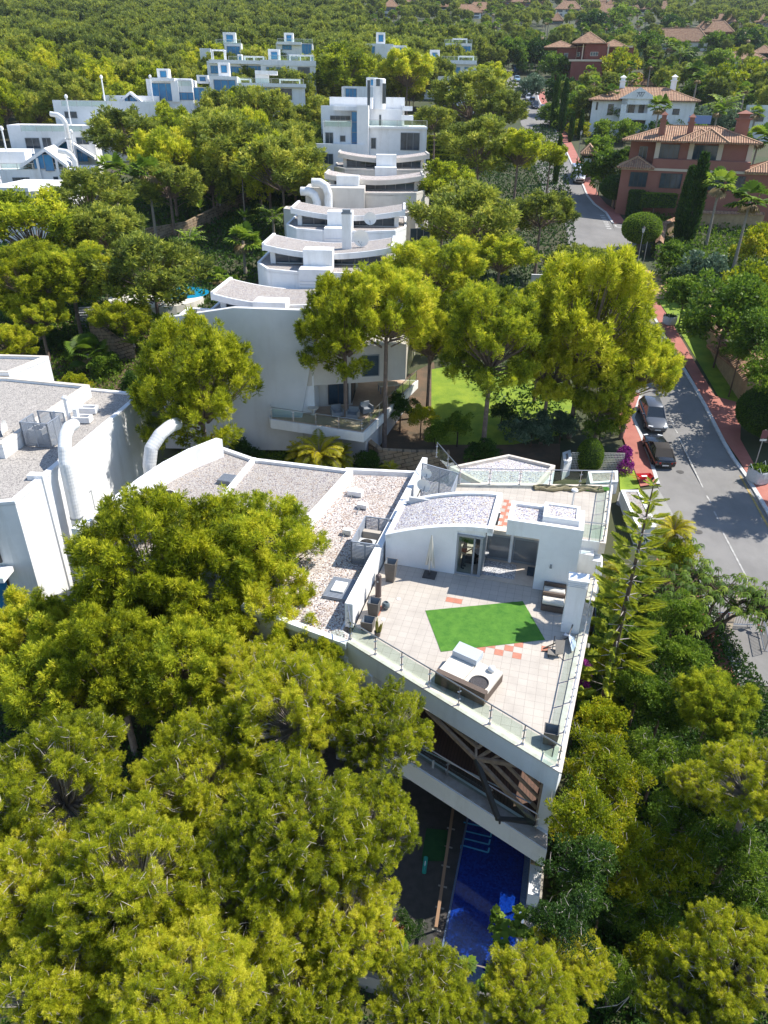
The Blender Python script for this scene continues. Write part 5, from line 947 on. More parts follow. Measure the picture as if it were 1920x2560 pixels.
fwin(B5, [(745, 375, 778, 445, -.02, 1), (935, 342, 1062, 455, -.02, 3), (545, 360, 580, 400, -1.02, 1), (450, 340, 500, 412, -1.02, 2), (480, 232, 612, 270, 3.98, 4), (797, 225, 812, 305, 4.98, 1), (345, 478, 500, 545, -2.55, 5)], 128, GLASS, FRAME, C4)
frail(B5, 720, 1108, 306, 128, C4, -.2); frail(B5, 445, 620, 306, 128, C4, -1.6)
m = MB(); a = DY(*C4(797, 190), 131); s_ = 1.0; m.lathe([(s_, a[2]), (s_, a[2]+4.2), (s_*.8, a[2]+4.3)], (a[0], 133), 18); m.build('turret', WHITE, B5, smooth=True)
m = MB(); m.box(a[0]-1.9, a[0]-1.45, 131.4, 131.6, a[2], a[2]+4); m.box(a[0]-.5, a[0]+.1, 131.4, 131.5, a[2]+3.2, a[2]+4.2); m.box(a[0]+.5, a[0]+1.1, 131.6, 131.7, a[2]+.8, a[2]+3.6); m.build('turret_window', GLASS, B5)
# terraced white and blue-glass houses
def white_cluster(label, cx, cy, Y, walls, blue, dark=(), rails=(), towers=(), f=CA_, extra=(), frames=()):
    t = thing('terraced_villa', label, 'house', DY(*f(cx, cy), Y)); fbox(t, 'wall', walls, Y, WHITE, f); fwin(t, blue, Y, BLUEG, FRAME, f, 3)
    if dark: fwin(t, dark, Y, GLASS, DFRAME, f)
    for r in rails: frail(t, r[0], r[1], r[2], Y, f, r[3] if len(r) > 3 else 0)
    for r in towers:
        fbox(t, 'stair_tower', [(*r, 3, 3)], Y, WHITE, f); w_ = r[2]-r[0]; fwin(t, [(r[0]+w_*.25, r[1]+(r[3]-r[1])*.2, r[2]-w_*.2, r[1]+(r[3]-r[1])*.75, 2.98, 1)], Y, BLUEG, FRAME, f)
    for r in extra: fbox(t, 'roof_slab', [r], Y, WHITE, f)
    for r in frames:
        dy = r[4] if len(r) > 4 else 1; a = DY(*f(r[0], r[3]), Y+dy); b = DY(*f(r[2], r[1]), Y+dy); m = MB(); n = max(1, round((b[0]-a[0])/3))
        for yy in (0, 3.0):
            for k in range(n+1): x = a[0]+(b[0]-a[0])*k/n; m.box(x-.12, x+.12, Y+dy+yy-.12, Y+dy+yy+.12, a[2], b[2]-.2)
            m.box(a[0]-.15, b[0]+.15, Y+dy+yy-.13, Y+dy+yy+.13, b[2]-.2, b[2])
        for k in range(n*3+1): x = a[0]+(b[0]-a[0])*k/(n*3); m.box(x-.06, x+.06, Y+dy+.13, Y+dy+2.87, b[2]-.15, b[2]-.02)
        m.build('roof_frame', WHITE, t)
    return t
white_cluster('long white terraced villa with tall blue windows at the edge of the left wood', 980, 400, 172, [(655, 345, 830, 470, 0, 9), (830, 378, 915, 470, 2, 8), (915, 330, 1020, 470, -1, 9), (1020, 365, 1315, 470, 0, 9), (655, 338, 755, 350, -.8, 9)],
    [(670, 360, 752, 436), (928, 345, 1013, 432, -1), (764, 400, 838, 432), (848, 380, 912, 436, 2), (1028, 380, 1092, 432), (1108, 380, 1175, 420)], [(1180, 383, 1258, 430)], [(1030, 1310, 362), (750, 830, 374)], [(697, 298, 740, 348), (953, 270, 995, 330), (862, 325, 905, 360)], extra=[(1020, 362, 1318, 372, -.8, 10), (1105, 305, 1200, 320, 2, 5), (1110, 320, 1165, 360, 3, 4), (750, 350, 770, 440, -.6, 1)], frames=[(755, 340, 830, 372, 2), (1040, 340, 1085, 364, 2), (1215, 342, 1300, 362, 3)])
white_cluster('second row of white terraced villas with brown pergola and blue windows, behind the long one', 1130, 330, 198, [(905, 268, 1130, 360, 0, 9), (1130, 262, 1360, 375, -1, 9), (905, 262, 1145, 274, -.8, 9)], [(915, 285, 965, 318), (995, 288, 1040, 335), (1068, 285, 1136, 330), (1150, 290, 1232, 330, -1)], [(1285, 290, 1335, 340, -1)], [(990, 1150, 266), (1160, 1355, 260, -1)], [(1165, 212, 1212, 272), (1345, 235, 1358, 285), (1035, 235, 1050, 270)], extra=[(1130, 262, 1362, 282, -1.2, 3)], frames=[(1255, 236, 1345, 268, 2), (1060, 243, 1140, 266, 2), (925, 215, 975, 266, 3)])
white_cluster('lone white villa with a leaning tall tower high in the pines', 1005, 220, 225, [(875, 210, 915, 265, 3, 4), (975, 185, 1040, 262, 0, 6)], [(983, 200, 1035, 240)], [], [(935, 1040, 190)], [(972, 140, 1022, 195)])
white_cluster('small white villa with a little tower and dark blue flank among the pines', 1270, 215, 235, [(1195, 188, 1350, 245, 0, 8), (1195, 182, 1300, 192, -1, 8)], [(1305, 190, 1345, 235), (1220, 195, 1260, 215)], [], [(1200, 1350, 186)], [(1232, 142, 1270, 192)])
white_cluster('white villa with round turret half hidden behind the central pines', 1640, 195, 238, [(1560, 190, 1700, 250, 0, 8)], [(1570, 200, 1620, 235)], [], [], [(1625, 140, 1665, 195)])
white_cluster('white blue-glazed villa on the hillside left of the road bend', 300, 240, 232, [(175, 265, 400, 345, 0, 10), (0, 195, 90, 240, 8, 8), (170, 262, 402, 275, -1, 10)], [(195, 285, 240, 340), (275, 290, 330, 320), (345, 290, 385, 330), (5, 205, 85, 232, 8)], [], [(240, 400, 262)], [(193, 215, 238, 278)], CB, frames=[(320, 242, 385, 264, 2), (100, 235, 160, 268, 2)])
white_cluster('small upper villa with open white roof frame left of the road bend', 320, 205, 262, [(262, 188, 380, 250, 0, 8)], [(270, 205, 325, 240), (335, 200, 375, 235)], [], [(262, 380, 188)], [], CB, frames=[(296, 166, 358, 190, 1)])
white_cluster('white villa with a curved light canopy behind the central pines', 300, 340, 205, [(230, 330, 345, 400, 0, 6), (345, 300, 400, 380, 1, 6)], [(262, 345, 300, 372), (352, 310, 392, 345, 1)], [], [], [], CB)
white_cluster('white villa with blue glass glimpsed behind the turret villa', 760, 340, 165, [(1490, 372, 1640, 440, 0, 6)], [(1495, 380, 1545, 420)], [], [], [(1605, 330, 1650, 380)], CA_)
t = thing('modern_house', 'pale modern flat-roofed house at the right edge behind palms', 'house', DY(*CB(1600, 480), 185)); fbox(t, 'wall', [(1555, 455, 1700, 545, 0, 10)], 185, WHITE, CB); fwin(t, [(1595, 497, 1640, 525)], 185, GLASS, FRAME, CB)
# gabled white houses at the left
def gable_house(label, peak, eL, eR, yb, Y, f, body, wins, blue, extra_rail=None, dep=10):
    t = thing('gabled_villa', label, 'house', DY(*f(peak[0], yb), Y)); fbox(t, 'wall', body, Y, WHITE, f); 
    pk = DY(*f(*peak), Y-.6); a = DY(*f(*eL), Y-.6); b = DY(*f(*eR), Y-.6); m = MB()
    for e in (a, b):
        d = 1 if e is a else -1; m.add([(e[0], Y-.6, e[2]), (pk[0], Y-.6, pk[2]), (pk[0], Y+dep, pk[2]), (e[0], Y+dep, e[2]), (e[0], Y-.6, e[2]-.5), (pk[0], Y-.6, pk[2]-.5), (pk[0], Y+dep, pk[2]-.5), (e[0], Y+dep, e[2]-.5)], [(0, 1, 2, 3), (7, 6, 5, 4), (0, 4, 5, 1), (2, 6, 7, 3), (3, 7, 4, 0), (1, 5, 6, 2)])
    m.build('gable_roof', WHITE, t); m = MB(); zb = min(a[2], b[2]); m.add([(a[0]+.4, Y+1.4, a[2]-.4), (pk[0], Y+1.4, pk[2]-.4), (b[0]-.4, Y+1.4, b[2]-.4)], [(0, 2, 1)]); m.build('gable_glass', BLUEG, t)
    m = MB(); w_ = .35; m.box(pk[0]-1.2-w_, pk[0]-1.2, Y-.5, Y-.1, zb-4, pk[2]-1.4); m.box(pk[0]+1.2, pk[0]+1.2+w_, Y-.5, Y-.1, zb-4, pk[2]-1.4); m.build('gable_post', WHITE, t)
    fwin(t, wins, Y, GLASS, FRAME, f); fwin(t, blue, Y, BLUEG, FRAME, f)
    if extra_rail: frail(t, *extra_rail, Y, f)
    return t
gable_house('front gabled white villa at the left edge with glazed gable and angled ducts', (182, 640), (85, 712), (275, 715), 830, 122, CA_, [(22, 735, 385, 960, 0, 9), (-60, 655, 130, 960, 3, 9)], [(72, 765, 130, 812), (232, 765, 270, 800)], [(150, 665, 180, 730, -.1, 1), (195, 668, 218, 740, -.1, 1)], (22, 270, 735))
gable_house('gabled white villa just behind the front one, with a second glazed gable', (272, 597), (215, 645), (395, 680), 760, 136, CA_, [(100, 545, 400, 740, 2, 9)], [(138, 595, 186, 640, 1.98), (205, 595, 232, 636, 1.98), (340, 595, 385, 625, 1.98)], [(330, 660, 370, 700, .1)], (104, 350, 570))
gable_house('third gabled white villa up the left slope with long railing', (425, 492), (345, 548), (490, 545), 600, 152, CA_, [(275, 440, 690, 590, 2, 9)], [(300, 482, 345, 510, 1.98)], [(528, 482, 570, 500, 1.98)], (276, 460, 462))
gable_house('small highest gabled white villa behind the left pine tops', (556, 395), (490, 455), (628, 455), 480, 166, CA_, [(275, 440, 460, 500, 2, 6), (470, 415, 690, 500, 2, 8)], [], [(530, 420, 552, 460), (565, 420, 585, 460)], (620, 690, 460))
t = thing('white_terrace_roof', 'low white roof with curved canopy at the left edge below the gabled villas', 'house', DY(*CA_(100, 800), 105)); fbox(t, 'wall', [(-60, 826, 220, 1000, 0, 12)], 105, WHITE, CA_); fbox(t, 'canopy', [(-60, 812, 120, 826, -1, 12)], 105, WHITE, CA_)
for px, Y, s_, l in [((318, 665), 118, 1, 'bent white duct in front of the left gabled villas, thicker lower one'), ((278, 505), 133, 1, 'bent white duct standing behind the gabled villas, upper one'), ((5, 800), 116, -1, 'straight leaning white duct cut by the left edge')]:
    a = DY(*CA_(px[0], px[1]), Y); hh = 10; duct('ventilation_duct', l, [(a[0], Y, a[2]-7), (a[0], Y, a[2]-.9), (a[0]-.35, Y, a[2]-.2), (a[0]-1.0, Y, a[2]+.25), (a[0]-2.2, Y, a[2]+.4)] if s_ > 0 else [(a[0], Y, a[2]-3), (a[0]-.8, Y, a[2]+hh), (a[0]-.9, Y, a[2]+hh+.5)], .38)
for i, (x, y, Y) in enumerate([(455, 402, 160), (308, 500, 140), (37, 648, 124), (330, 655, 130), (662, 395, 168)]):
    a = DY(*CA_(x, y+45), Y); t = thing('vent_pipe', 'thin white vent pole with ball cap on the left gabled villas', 'vent pipe', a, group='vent poles of the gabled villas'); m = MB(); m.tube([(0, 0, 0), (0, 0, 4.2)], .13, 8); m.build('pipe', WHITE, t, local=True); m = MB(); m.lathe([(.1, 4.1), (.3, 4.3), (.28, 4.6), (.05, 4.8)], n=10); m.build('cap', WHITE, t, local=True)
# ---- clay-roofed villas ----
def hip(par, x0, x1, y0, y1, z, h, ov=.7, ridge=None, name='roof', sf=None):
    x0 -= ov; x1 += ov; y0 -= ov; y1 += ov; W, D = x1-x0, y1-y0; i = min(W, D)/2 if ridge is None else ridge
    if W >= D: R = [(x0+i, (y0+y1)/2), (x1-i, (y0+y1)/2)]
    else: R = [((x0+x1)/2, y0+i), ((x0+x1)/2, y1-i)]
    c = [(x0, y0, z), (x1, y0, z), (x1, y1, z), (x0, y1, z)]; r = [(*R[0], z+h), (*R[1], z+h)]
    F = [(0, 1, 5, 4), (1, 2, 5), (2, 3, 4, 5), (3, 0, 4)] if W >= D else [(0, 1, 4), (1, 2, 5, 4), (2, 3, 5), (3, 0, 4, 5)]
    V_ = c+r+[(x, y, z-.25) for x, y, _ in c]; F2 = [(6, 7, 1, 0), (7, 8, 2, 1), (8, 9, 3, 2), (9, 6, 0, 3), (9, 8, 7, 6)]
    m = MB(); m.add(V_, F+F2); o = m.build(name, CLAY, par); me = o.data; uv = me.uv_layers.new(name='UVMap')
    for p in me.polygons:
        ve = [me.vertices[me.loops[l].vertex_index].co for l in p.loop_indices]; e = (ve[1]-ve[0]).normalized(); s = p.normal.cross(e)
        for l, v in zip(p.loop_indices, ve): uv.data[l].uv = ((v-ve[0]).dot(e), (v-ve[0]).dot(s))
    q = MB(); 
    for a, b in [((0, 4), (3, 4), (1, 5), (2, 5)), ((0, 4), (1, 4), (2, 5), (3, 5))][0 if W >= D else 1] and [(x, y) for x, y in ([(0, 4), (3, 4), (1, 5), (2, 5), (4, 5)] if W >= D else [(0, 4), (1, 4), (2, 5), (3, 5), (4, 5)])]:
        if V_[a] != V_[b]: q.beam(V_[a], V_[b], .28, .16)
    q.build('ridge_tiles', mat('ridge_clay', (.50, .32, .20), .85, col2=(.38, .22, .13), scale=3) if 'ridge_clay' not in bpy.data.materials else bpy.data.materials['ridge_clay'], o); return o
def pot_chimney(par, x, y, z0, z1, m_, w_=.5):
    m = MB(); m.box(x-w_, x+w_, y-w_, y+w_, z0, z1); m.box(x-w_*1.3, x+w_*1.3, y-w_*1.3, y+w_*1.3, z1, z1+.2); m.box(x-w_*.8, x+w_*.8, y-w_*.8, y+w_*.8, z1+.2, z1+.8); m.obox((x, y), w_*2.6, w_*2.6, z1+.8, z1+1.3, top=.05); m.build('chimney', m_, par)
# salmon villa
Y0 = 122; q = lambda x, y, dy=0: DY(*CB(x, y), Y0+dy)
S = thing('salmon_villa', 'salmon-pink two-storey villa with clay roof, wide dark windows and two slim chimneys', 'house', q(1330, 800))
zl = q(1330, 800)[2]; zm = q(1330, 722)[2]; zt = q(1330, 612)[2]; xa, xb, xc, xd, xe = [q(x, 650)[0] for x in (1070, 1180, 1330, 1440, 1565)]
m = MB(); m.box(xb, xe+.5, Y0+2, Y0+13, 4, zt); m.box(xa, xb, Y0+4, Y0+13, 4, zt-.3); m.box(xb-4.5, xe+6, Y0, Y0+12, 4, zm-.3); m.box(xb, xe+.5, Y0+.0, Y0+2.0, zm-.299, zm+.9); m.box(xb+.3, xe, Y0+.25, Y0+2, zm+.901, zm+.95); m.build('wall', PINK, S)
m = MB(); m.box(xb-4.6, xe+6.2, Y0-.12, Y0, zm-.7, zm-.35); m.box(xb-.1, xe+.7, Y0+1.9, Y0+2, zt-.3, zt-.05); [m.box(x, x+.7, Y0+1.85, Y0+2.6, zm, zt-.3) for x in (xb, xc-.35, xd, xe-.2)]; m.build('trim', SANDSTONE, S)
hr = q(1320, 543, 7.5)[2]-zt; hip(S, xa-.3, xe+.5, Y0+2, Y0+13, zt, hr, 1.0); hip(S, xb+3.5, xb+9, Y0+.8, Y0+8, zt+.03, hr*.8, .8, name='roof'); hip(S, xc+.3, xd+.5, Y0+.4, Y0+8, zt+.03, hr*.85, .8, name='roof'); hip(S, xb-4.5, xb-.3, Y0, Y0+5, zm-.3, 1.4, .7, name='roof'); hip(S, xe+.6, xe+6, Y0, Y0+6, zm-.3, 1.4, .7, name='roof')
for xx, yy in ((1185, 590), (1300, 600)): a = q(xx, yy, 2); pot_chimney(S, a[0], Y0+3.5, zt, a[2]+2.1, PINK, .45)
a = q(1500, 595, 3); pot_chimney(S, a[0], Y0+6, zt, zt+3.0, PINK, .9)
for x0, x1 in ((1202, 1292), (1345, 1455)): win(S, (q(x0, 600)[0], Y0+1.98), (q(x1, 600)[0], Y0+1.98), zm+.95, zt-.5, GLASS, DFRAME, 4, .1)
win(S, (q(1085, 600, 4)[0], Y0+3.98), (q(1120, 600, 4)[0], Y0+3.98), zt-3.2, zt-1, GLASS, FRAME, 2, .1)
for x0, x1 in ((1085, 1160), (1215, 1305), (1375, 1480), (1490, 1560)): win(S, (q(x0, 700)[0], Y0-.02), (q(x1, 700)[0], Y0-.02), zl-.6, zm-1.0, GLASS, DFRAME, 4, .1)
m = MB(); m.box(xc-1, xc+2.5, Y0+14, Y0+17, zt+2.2, zt+3.4); m.build('solar_tank', mat('blue_panel', (.10, .20, .42), .3), S)
# white villa with pediment
Y0 = 184; Wv = thing('pediment_villa', 'white two-storey villa with clay hip roof and a central pediment over its balcony', 'house', q(1110, 560)); zt = q(1110, 432)[2]; zb = q(1110, 575)[2]; x0, x1 = q(905, 450)[0], q(1335, 450)[0]; xp, xq = q(1030, 450)[0], q(1165, 450)[0]; zm = q(1110, 505)[2]
m = MB(); m.box(x0, x1, Y0+1.5, Y0+13, zb-4, zt); m.box(xp, xp+1.2, Y0-1, Y0+1.5, zb-4, zt+.2); m.box(xq-1.2, xq, Y0-1, Y0+1.5, zb-4, zt+.2); m.box(xp, xq, Y0-1.1, Y0+1.5, zm-.6, zm-.05); m.box(xp, xq, Y0-1, Y0+1.5, zt-.9, zt+.2)
pz = q(1105, 377)[2]; m.add([(xp-.7, Y0-1.3, zt+.2), (xq+.7, Y0-1.3, zt+.2), ((xp+xq)/2, Y0-1.3, pz), (xp-.7, Y0+4, zt+.2), (xq+.7, Y0+4, zt+.2), ((xp+xq)/2, Y0+4, pz)], [(0, 1, 2), (5, 4, 3), (0, 3, 4, 1), (1, 4, 5, 2), (2, 5, 3, 0)]); m.box(xp, xq, Y0-1.1, Y0-.95, zm-.05, zm+.75); m.build('wall', WHITE, Wv)
hip(Wv, x0, x1, Y0+1.5, Y0+15, zt, q(1110, 376, 8)[2]-zt, .9)
fwin(Wv, [(960, 450, 990, 497, 1.48, 2), (1047, 447, 1080, 490, 1.48, 2), (1090, 447, 1120, 490, 1.48, 2), (952, 520, 980, 562, 1.48, 2), (1048, 522, 1150, 548, 1.48, 5), (912, 440, 925, 475, 1.48, 1), (1175, 470, 1205, 495, 1.48, 2), (1230, 470, 1262, 495, 1.48, 2)], Y0, GLASS, DFRAME, CB)
m = MB(); a = q(1118, 408, -1.4); [m.beam((a[0]+dx0, Y0-1.34, a[2]+dz0), (a[0]+dx1, Y0-1.34, a[2]+dz1), .03, .12) for dx0, dz0, dx1, dz1 in [(-.7, -.5, -.4, .5), (-.4, .5, -.1, -.4), (-.1, -.4, .2, .5), (.2, .5, .3, -.5), (.3, -.5, .8, .4), (-.9, .3, .9, .45)]]; m.build('monogram', FRAME, Wv)
for xx in (1000, 1212): a = q(xx, 385, 6); pot_chimney(Wv, a[0], Y0+8, zt+1.5, a[2]+1.6, WHITE, .6)
# red villa
Y0 = 262; Rv = thing('red_villa', 'dark red villa with stone trim, clay roofs and stepped terrace near the road bend', 'house', q(880, 290)); zt = q(900, 205)[2]; zb = q(900, 300)[2]
fbox(Rv, 'wall', [(730, 205, 1065, 320, 3, 10), (855, 188, 965, 320, 0, 8), (815, 262, 960, 330, -4, 6)], Y0, REDR, CB); fbox(Rv, 'trim', [(818, 190, 832, 310, 2, 1), (852, 190, 862, 300, -.3, 1), (958, 190, 968, 300, -.3, 1), (812, 258, 965, 264, -4.2, 1), (985, 200, 1062, 207, 2.6, 1)], Y0, SANDSTONE, CB)
x0, x1 = q(855, 0)[0], q(965, 0)[0]; hip(Rv, x0, x1, Y0, Y0+9, q(900, 186)[2], 3.2, 1.2); hip(Rv, q(730, 0)[0], x0-.8, Y0+3, Y0+12, zt+.2, 2.0, 1.0); hip(Rv, x1+.8, q(1065, 0)[0], Y0+3, Y0+12, zt+.4, 2.0, 1.0)
fwin(Rv, [(890, 225, 925, 242, -.05, 3), (770, 228, 790, 252, 2.95, 1), (825, 225, 840, 245, 2.95, 1), (980, 222, 1000, 245, 2.95, 1)], Y0, GLASS, IVORY, CB)
VRECT = []
def villa(name, label, x0, x1, yt, yb, Y, wm, f=CB, wins=3, h=2.6, dep=9, floors=2, group=None, roof=True):
    if f is CB and name != 'gatehouse': Y = min(UG(*f((x0+x1)/2, yb))[1], 640); k_ = Y/250; h *= max(1, k_); VRECT.append((*f(x0, yt-12), *f(x1, yt+(yb-yt)*.5), Y+3))
    a = DY(*f(x0, yb), Y); b = DY(*f(x1, yt), Y); t = thing(name, label, 'house', ((a[0]+b[0])/2, Y, a[2]), group=group); m = MB(); m.box(a[0], b[0], Y, Y+dep, a[2]-(.6 if name == 'gatehouse' else 1.5), b[2]); m.build('wall', wm, t)
    if roof: hip(t, a[0], b[0], Y, Y+dep, b[2], h, .8)
    H_ = b[2]-a[2]; n = max(2, wins)
    for fl in range(floors):
        for k in range(n):
            x = a[0]+(b[0]-a[0])*(k+.5)/n; z = a[2]+H_*(fl+.25)/floors; w2 = .9*max(1, Y/300); win(t, (x-w2, Y-.02), (x+w2, Y-.02), z, z+H_*.55/floors, GLASS, DFRAME, 2, .08)
    return t
villa('cream_villa', 'low ivory villa with grey-brown roof and round columns above the white pediment villa', 1120, 1392, 182, 215, 250, IVORY, wins=5, floors=1, h=3.6)
villa('cream_villa', 'small ivory gable-roofed pavilion behind the white pediment villa', 1018, 1160, 368, 380, 200, IVORY, wins=3, floors=1, h=3.4)
villa('dark_red_villa', 'dark red villa with arched porch and brown roof at the upper right', 1325, 1500, 140, 190, 300, REDR, wins=4, floors=1, h=3)
villa('cream_villa', 'ivory villa with terrace under palms beside the big feather palm', 1275, 1450, 318, 350, 215, IVORY, wins=4, floors=1, h=2.4)
villa('cream_villa', 'ivory villa with long pink-brown roof near the right edge', 1430, 1640, 258, 300, 245, IVORY, wins=5, floors=1, h=2.2)
villa('clay_roof_house', 'small clay-roofed outbuilding between the red and the pediment villa', 795, 880, 345, 352, 215, SANDSTONE, wins=2, floors=1, h=2.2)
villa('gatehouse', 'tiny gatehouse with tiled roof beside the cypress row', 868, 900, 664, 690, 136, WHITE, wins=2, floors=1, h=1.4, dep=4)
FARV = [(0, 30, 60, 90), (70, 25, 130, 50), (300, 55, 420, 85), (355, 45, 470, 80), (520, 10, 640, 40), (740, 40, 850, 80), (720, 90, 770, 110), (900, 45, 980, 80), (930, 55, 1050, 85), (960, 22, 1040, 35), (1060, 40, 1170, 60), (830, 95, 880, 140), (935, 90, 985, 150), (1165, 40, 1240, 60), (1380, 95, 1520, 125), (1500, 215, 1560, 240), (1590, 230, 1680, 275), (240, 30, 300, 45), (1440, 240, 1500, 262), (640, 20, 720, 45), (1180, 120, 1240, 150), (1600, 95, 1700, 120), (-60, 40, -20, 70), (-150, 20, -100, 40), (880, 8, 960, 25), (120, 5, 200, 20), (760, 8, 840, 28), (1070, 175, 1120, 200)]
wms = [IVORY, SANDSTONE, WHITE, IVORY, PINK]
for i, r in enumerate(FARV):
    a = UG(*CB((r[0]+r[2])/2, r[3])); Y = min(a[1], 640); villa('distant_villa', 'small distant clay-roofed villa among trees on the upper hillside', r[0], r[2], r[1], r[3]-(r[3]-r[1])*.2, Y, wms[i % 5], wins=3, floors=1 if r[3]-r[1] < 30 else 2, h=2.2, group='distant villas on the upper hillside')
def face(o, k=.85): o.rotation_euler = (0, 0, -math.atan2(o.location.x, o.location.y)*k)
for o in list(sc.objects):
    if o.parent is None and o.type == 'EMPTY' and o.get('category') == 'house' and o.location.y > 118 and not o.name.startswith(('curved', 'white_block')): face(o, .9 if o.location.x > 0 else .6)
# stone walls
def stonewall(label, pts, h, t_=.5, zoff=-.6, m_=STONE, top=None, name='stone_wall'):
    P = resample([p[:2] for p in pts], 2.0); a = offs(P, t_/2); b = offs(P, -t_/2); r = thing(name, label, 'wall', (P[0][0], P[0][1], G(*P[0]))); m = MB()
    for i in range(len(P)-1):
        z0, z1 = G(*P[i])+zoff, G(*P[i+1])+zoff; hh = h-zoff; m.add([(*a[i], z0), (*a[i+1], z1), (*b[i+1], z1), (*b[i], z0), (*a[i], z0+hh), (*a[i+1], z1+hh), (*b[i+1], z1+hh), (*b[i], z0+hh)], [(4, 7, 6, 5), (0, 4, 5, 1), (2, 6, 7, 3)]+([(0, 3, 7, 4)] if i == 0 else [])+([(1, 5, 6, 2)] if i == len(P)-2 else []))
    m.build('wall', m_, r)
    if top:
        m = MB(); a2, b2 = offs(P, t_/2+.3), offs(P, -t_/2-.3)
        for i in range(len(P)-1):
            z0, z1 = G(*P[i])+h, G(*P[i+1])+h; m.quad((*a2[i], z0+.02), (*P[i], z0+.4), (*P[i+1], z1+.4), (*a2[i+1], z1+.02)); m.quad((*P[i], z0+.4), (*b2[i], z0+.02), (*b2[i+1], z1+.02), (*P[i+1], z1+.4))
        o = m.build('tile_coping', CLAY, r); uv = o.data.uv_layers.new(name='UVMap')
        for p in o.data.polygons:
            ve = [o.data.vertices[o.data.loops[l].vertex_index].co for l in p.loop_indices]; e = Vector((0, 1, 0)); s = p.normal.cross(e)
            for l, v in zip(p.loop_indices, ve): uv.data[l].uv = (v.dot(e), v.dot(s))
    return r
stonewall('curved retaining wall of stone blocks below the lawn, behind the triangular gravel roof', [UG(*p) for p in [(890, 1100), (905, 1150), (950, 1175), (1030, 1180), (1120, 1180)]], 1.9)
stonewall('stone block retaining wall under the balcony villa beside the yellow palm', [UG(*p) for p in [(540, 1090), (640, 1120), (720, 1095)]], 1.9)
stonewall('dark stone block wall beside the garden steps', [UG(*p) for p in [(235, 850), (300, 900), (340, 900)]], 2.4)
stonewall('rough stone wall with tile coping along the right pavement lawn', [UG(*p) for p in [(1860, 1010), (1800, 920), (1770, 850), (1745, 790)]], 2.2, m_=WALLSTONE, top=True)
stonewall('long rough stone wall under the salmon villa garden', [UG(*p) for p in [(1530, 515), (1620, 540), (1760, 530), (1930, 520)]], 3.6, m_=WALLSTONE)
stonewall('rough stone wall with tiled coping by the side street corner', [UG(*p) for p in [(1640, 650), (1650, 600), (1720, 570), (1900, 575)]], 2.2, m_=WALLSTONE, top=True)
stonewall('mossy terrace wall in the middle garden behind the palms', [UG(*p) for p in [(360, 610), (470, 590), (640, 500)]], 2.0)
t = villa('tiled_outbuilding', 'stone outbuilding with clay tile roof at the right edge behind the round topiary', 1480, 1760, 925-10, 1040, 66, WALLSTONE, f=lambda x, y: (x+360, y+20), wins=2, floors=1, h=1.6, dep=8)
t = thing('pool_terrace', 'round pale terrace with turquoise pool half hidden by pines on the left', 'swimming pool', UG(385, 760)); c = UG(395, 760); m = MB(); m.lathe([(5.5, c[2]-2), (5.5, c[2]+.9), (.1, c[2]+.91)], (c[0], c[1]), 28); m.build('terrace', IVORY, t); m = MB(); m.lathe([(3.2, c[2]+.9), (3.2, c[2]+.95), (.1, c[2]+.955)], (c[0]+2.5, c[1]+2), 24); m.build('water', mat('turquoise_water', (.01, .28, .50), .1, spec=.8), t)
c = UG(225, 830); t = thing('garden_steps', 'flight of grey garden steps with thin handrail beside the stone wall', 'steps', c, .25); m = MB()
for k in range(10): m.box(-1.3, 1.3, k*.42, k*.42+.36, k*.19-.6, k*.19+.08)
m.build('treads', mat('grey_step', (.26, .26, .27), .8), t, local=True); m = MB(); m.tube([(-1.4, 0, .9), (-1.4, 4.2, 2.8)], .03, 6); [m.tube([(-1.4, y, y*.45-.2), (-1.4, y, .9+y*.45)], .025, 6) for y in (0, 2.1, 4.2)]; m.build('handrail', DFRAME, t, local=True)
# planter box, low walls near the villa entrance
for l, P, z in [('white rimmed planter bed with white pebbles by the hedge behind the roof terrace', [UG(*p, 1)[:2] for p in [(1475, 1212), (1545, 1206), (1545, 1175), (1470, 1178)]], 1.0), ('white low entrance wall with pebble top beside the grey driveway', [UG(*p, 1)[:2] for p in [(1552, 1225), (1600, 1225), (1640, 1330), (1590, 1330)]], .9), ('white wall end beside the round clipped bush', [UG(*p, 1)[:2] for p in [(1405, 1140), (1425, 1132), (1428, 1160), (1408, 1172)]], 1.2)]:
    t = thing('planter_bed', l, 'planter', (*P[0], G(0, P[0][1]))); flat(t, P, G(0, P[0][1])-2, G(0, P[0][1])+z, .12, .25)
t = thing('mesh_fence', 'white lattice mesh fence behind the round clipped bush', 'fence', UG(1420, 1180)); a, b = UG(1422, 1178), UG(1550, 1175); m = MB()
for k in range(36): x = a[0]+(b[0]-a[0])*k/35; m.beam((x, a[1], a[2]), (x, a[1], a[2]+1.7), .03, .03)
for k in range(12): m.beam((a[0], a[1], a[2]+k*.155), (b[0], a[1], a[2]+k*.155), .03, .03)
m.build('lattice', IVORY, t)
t = thing('garden_wall', 'plain white garden wall beside the driveway right of the middle pines', 'wall', UG(1330, 720)); a, b = UG(1325, 725), UG(1410, 735); m = MB(); m.box(a[0], b[0], a[1], a[1]+.3, a[2]-1, a[2]+1.9); m.build('wall', WHITE, t)
t = thing('utility_box', 'cream utility cabinet with stone top next to the middle driveway', 'cabinet', UG(1310, 785)); a = UG(1310, 785); m = MB(); m.box(a[0]-1.2, a[0]+1.0, a[1]-1, a[1]+1, a[2], a[2]+1.7); m.build('wall', CREAM, t); m = MB(); m.box(a[0]-1.3, a[0]+1.1, a[1]-1.1, a[1]+1.1, a[2]+1.702, a[2]+1.85); m.build('top', COPE, t)
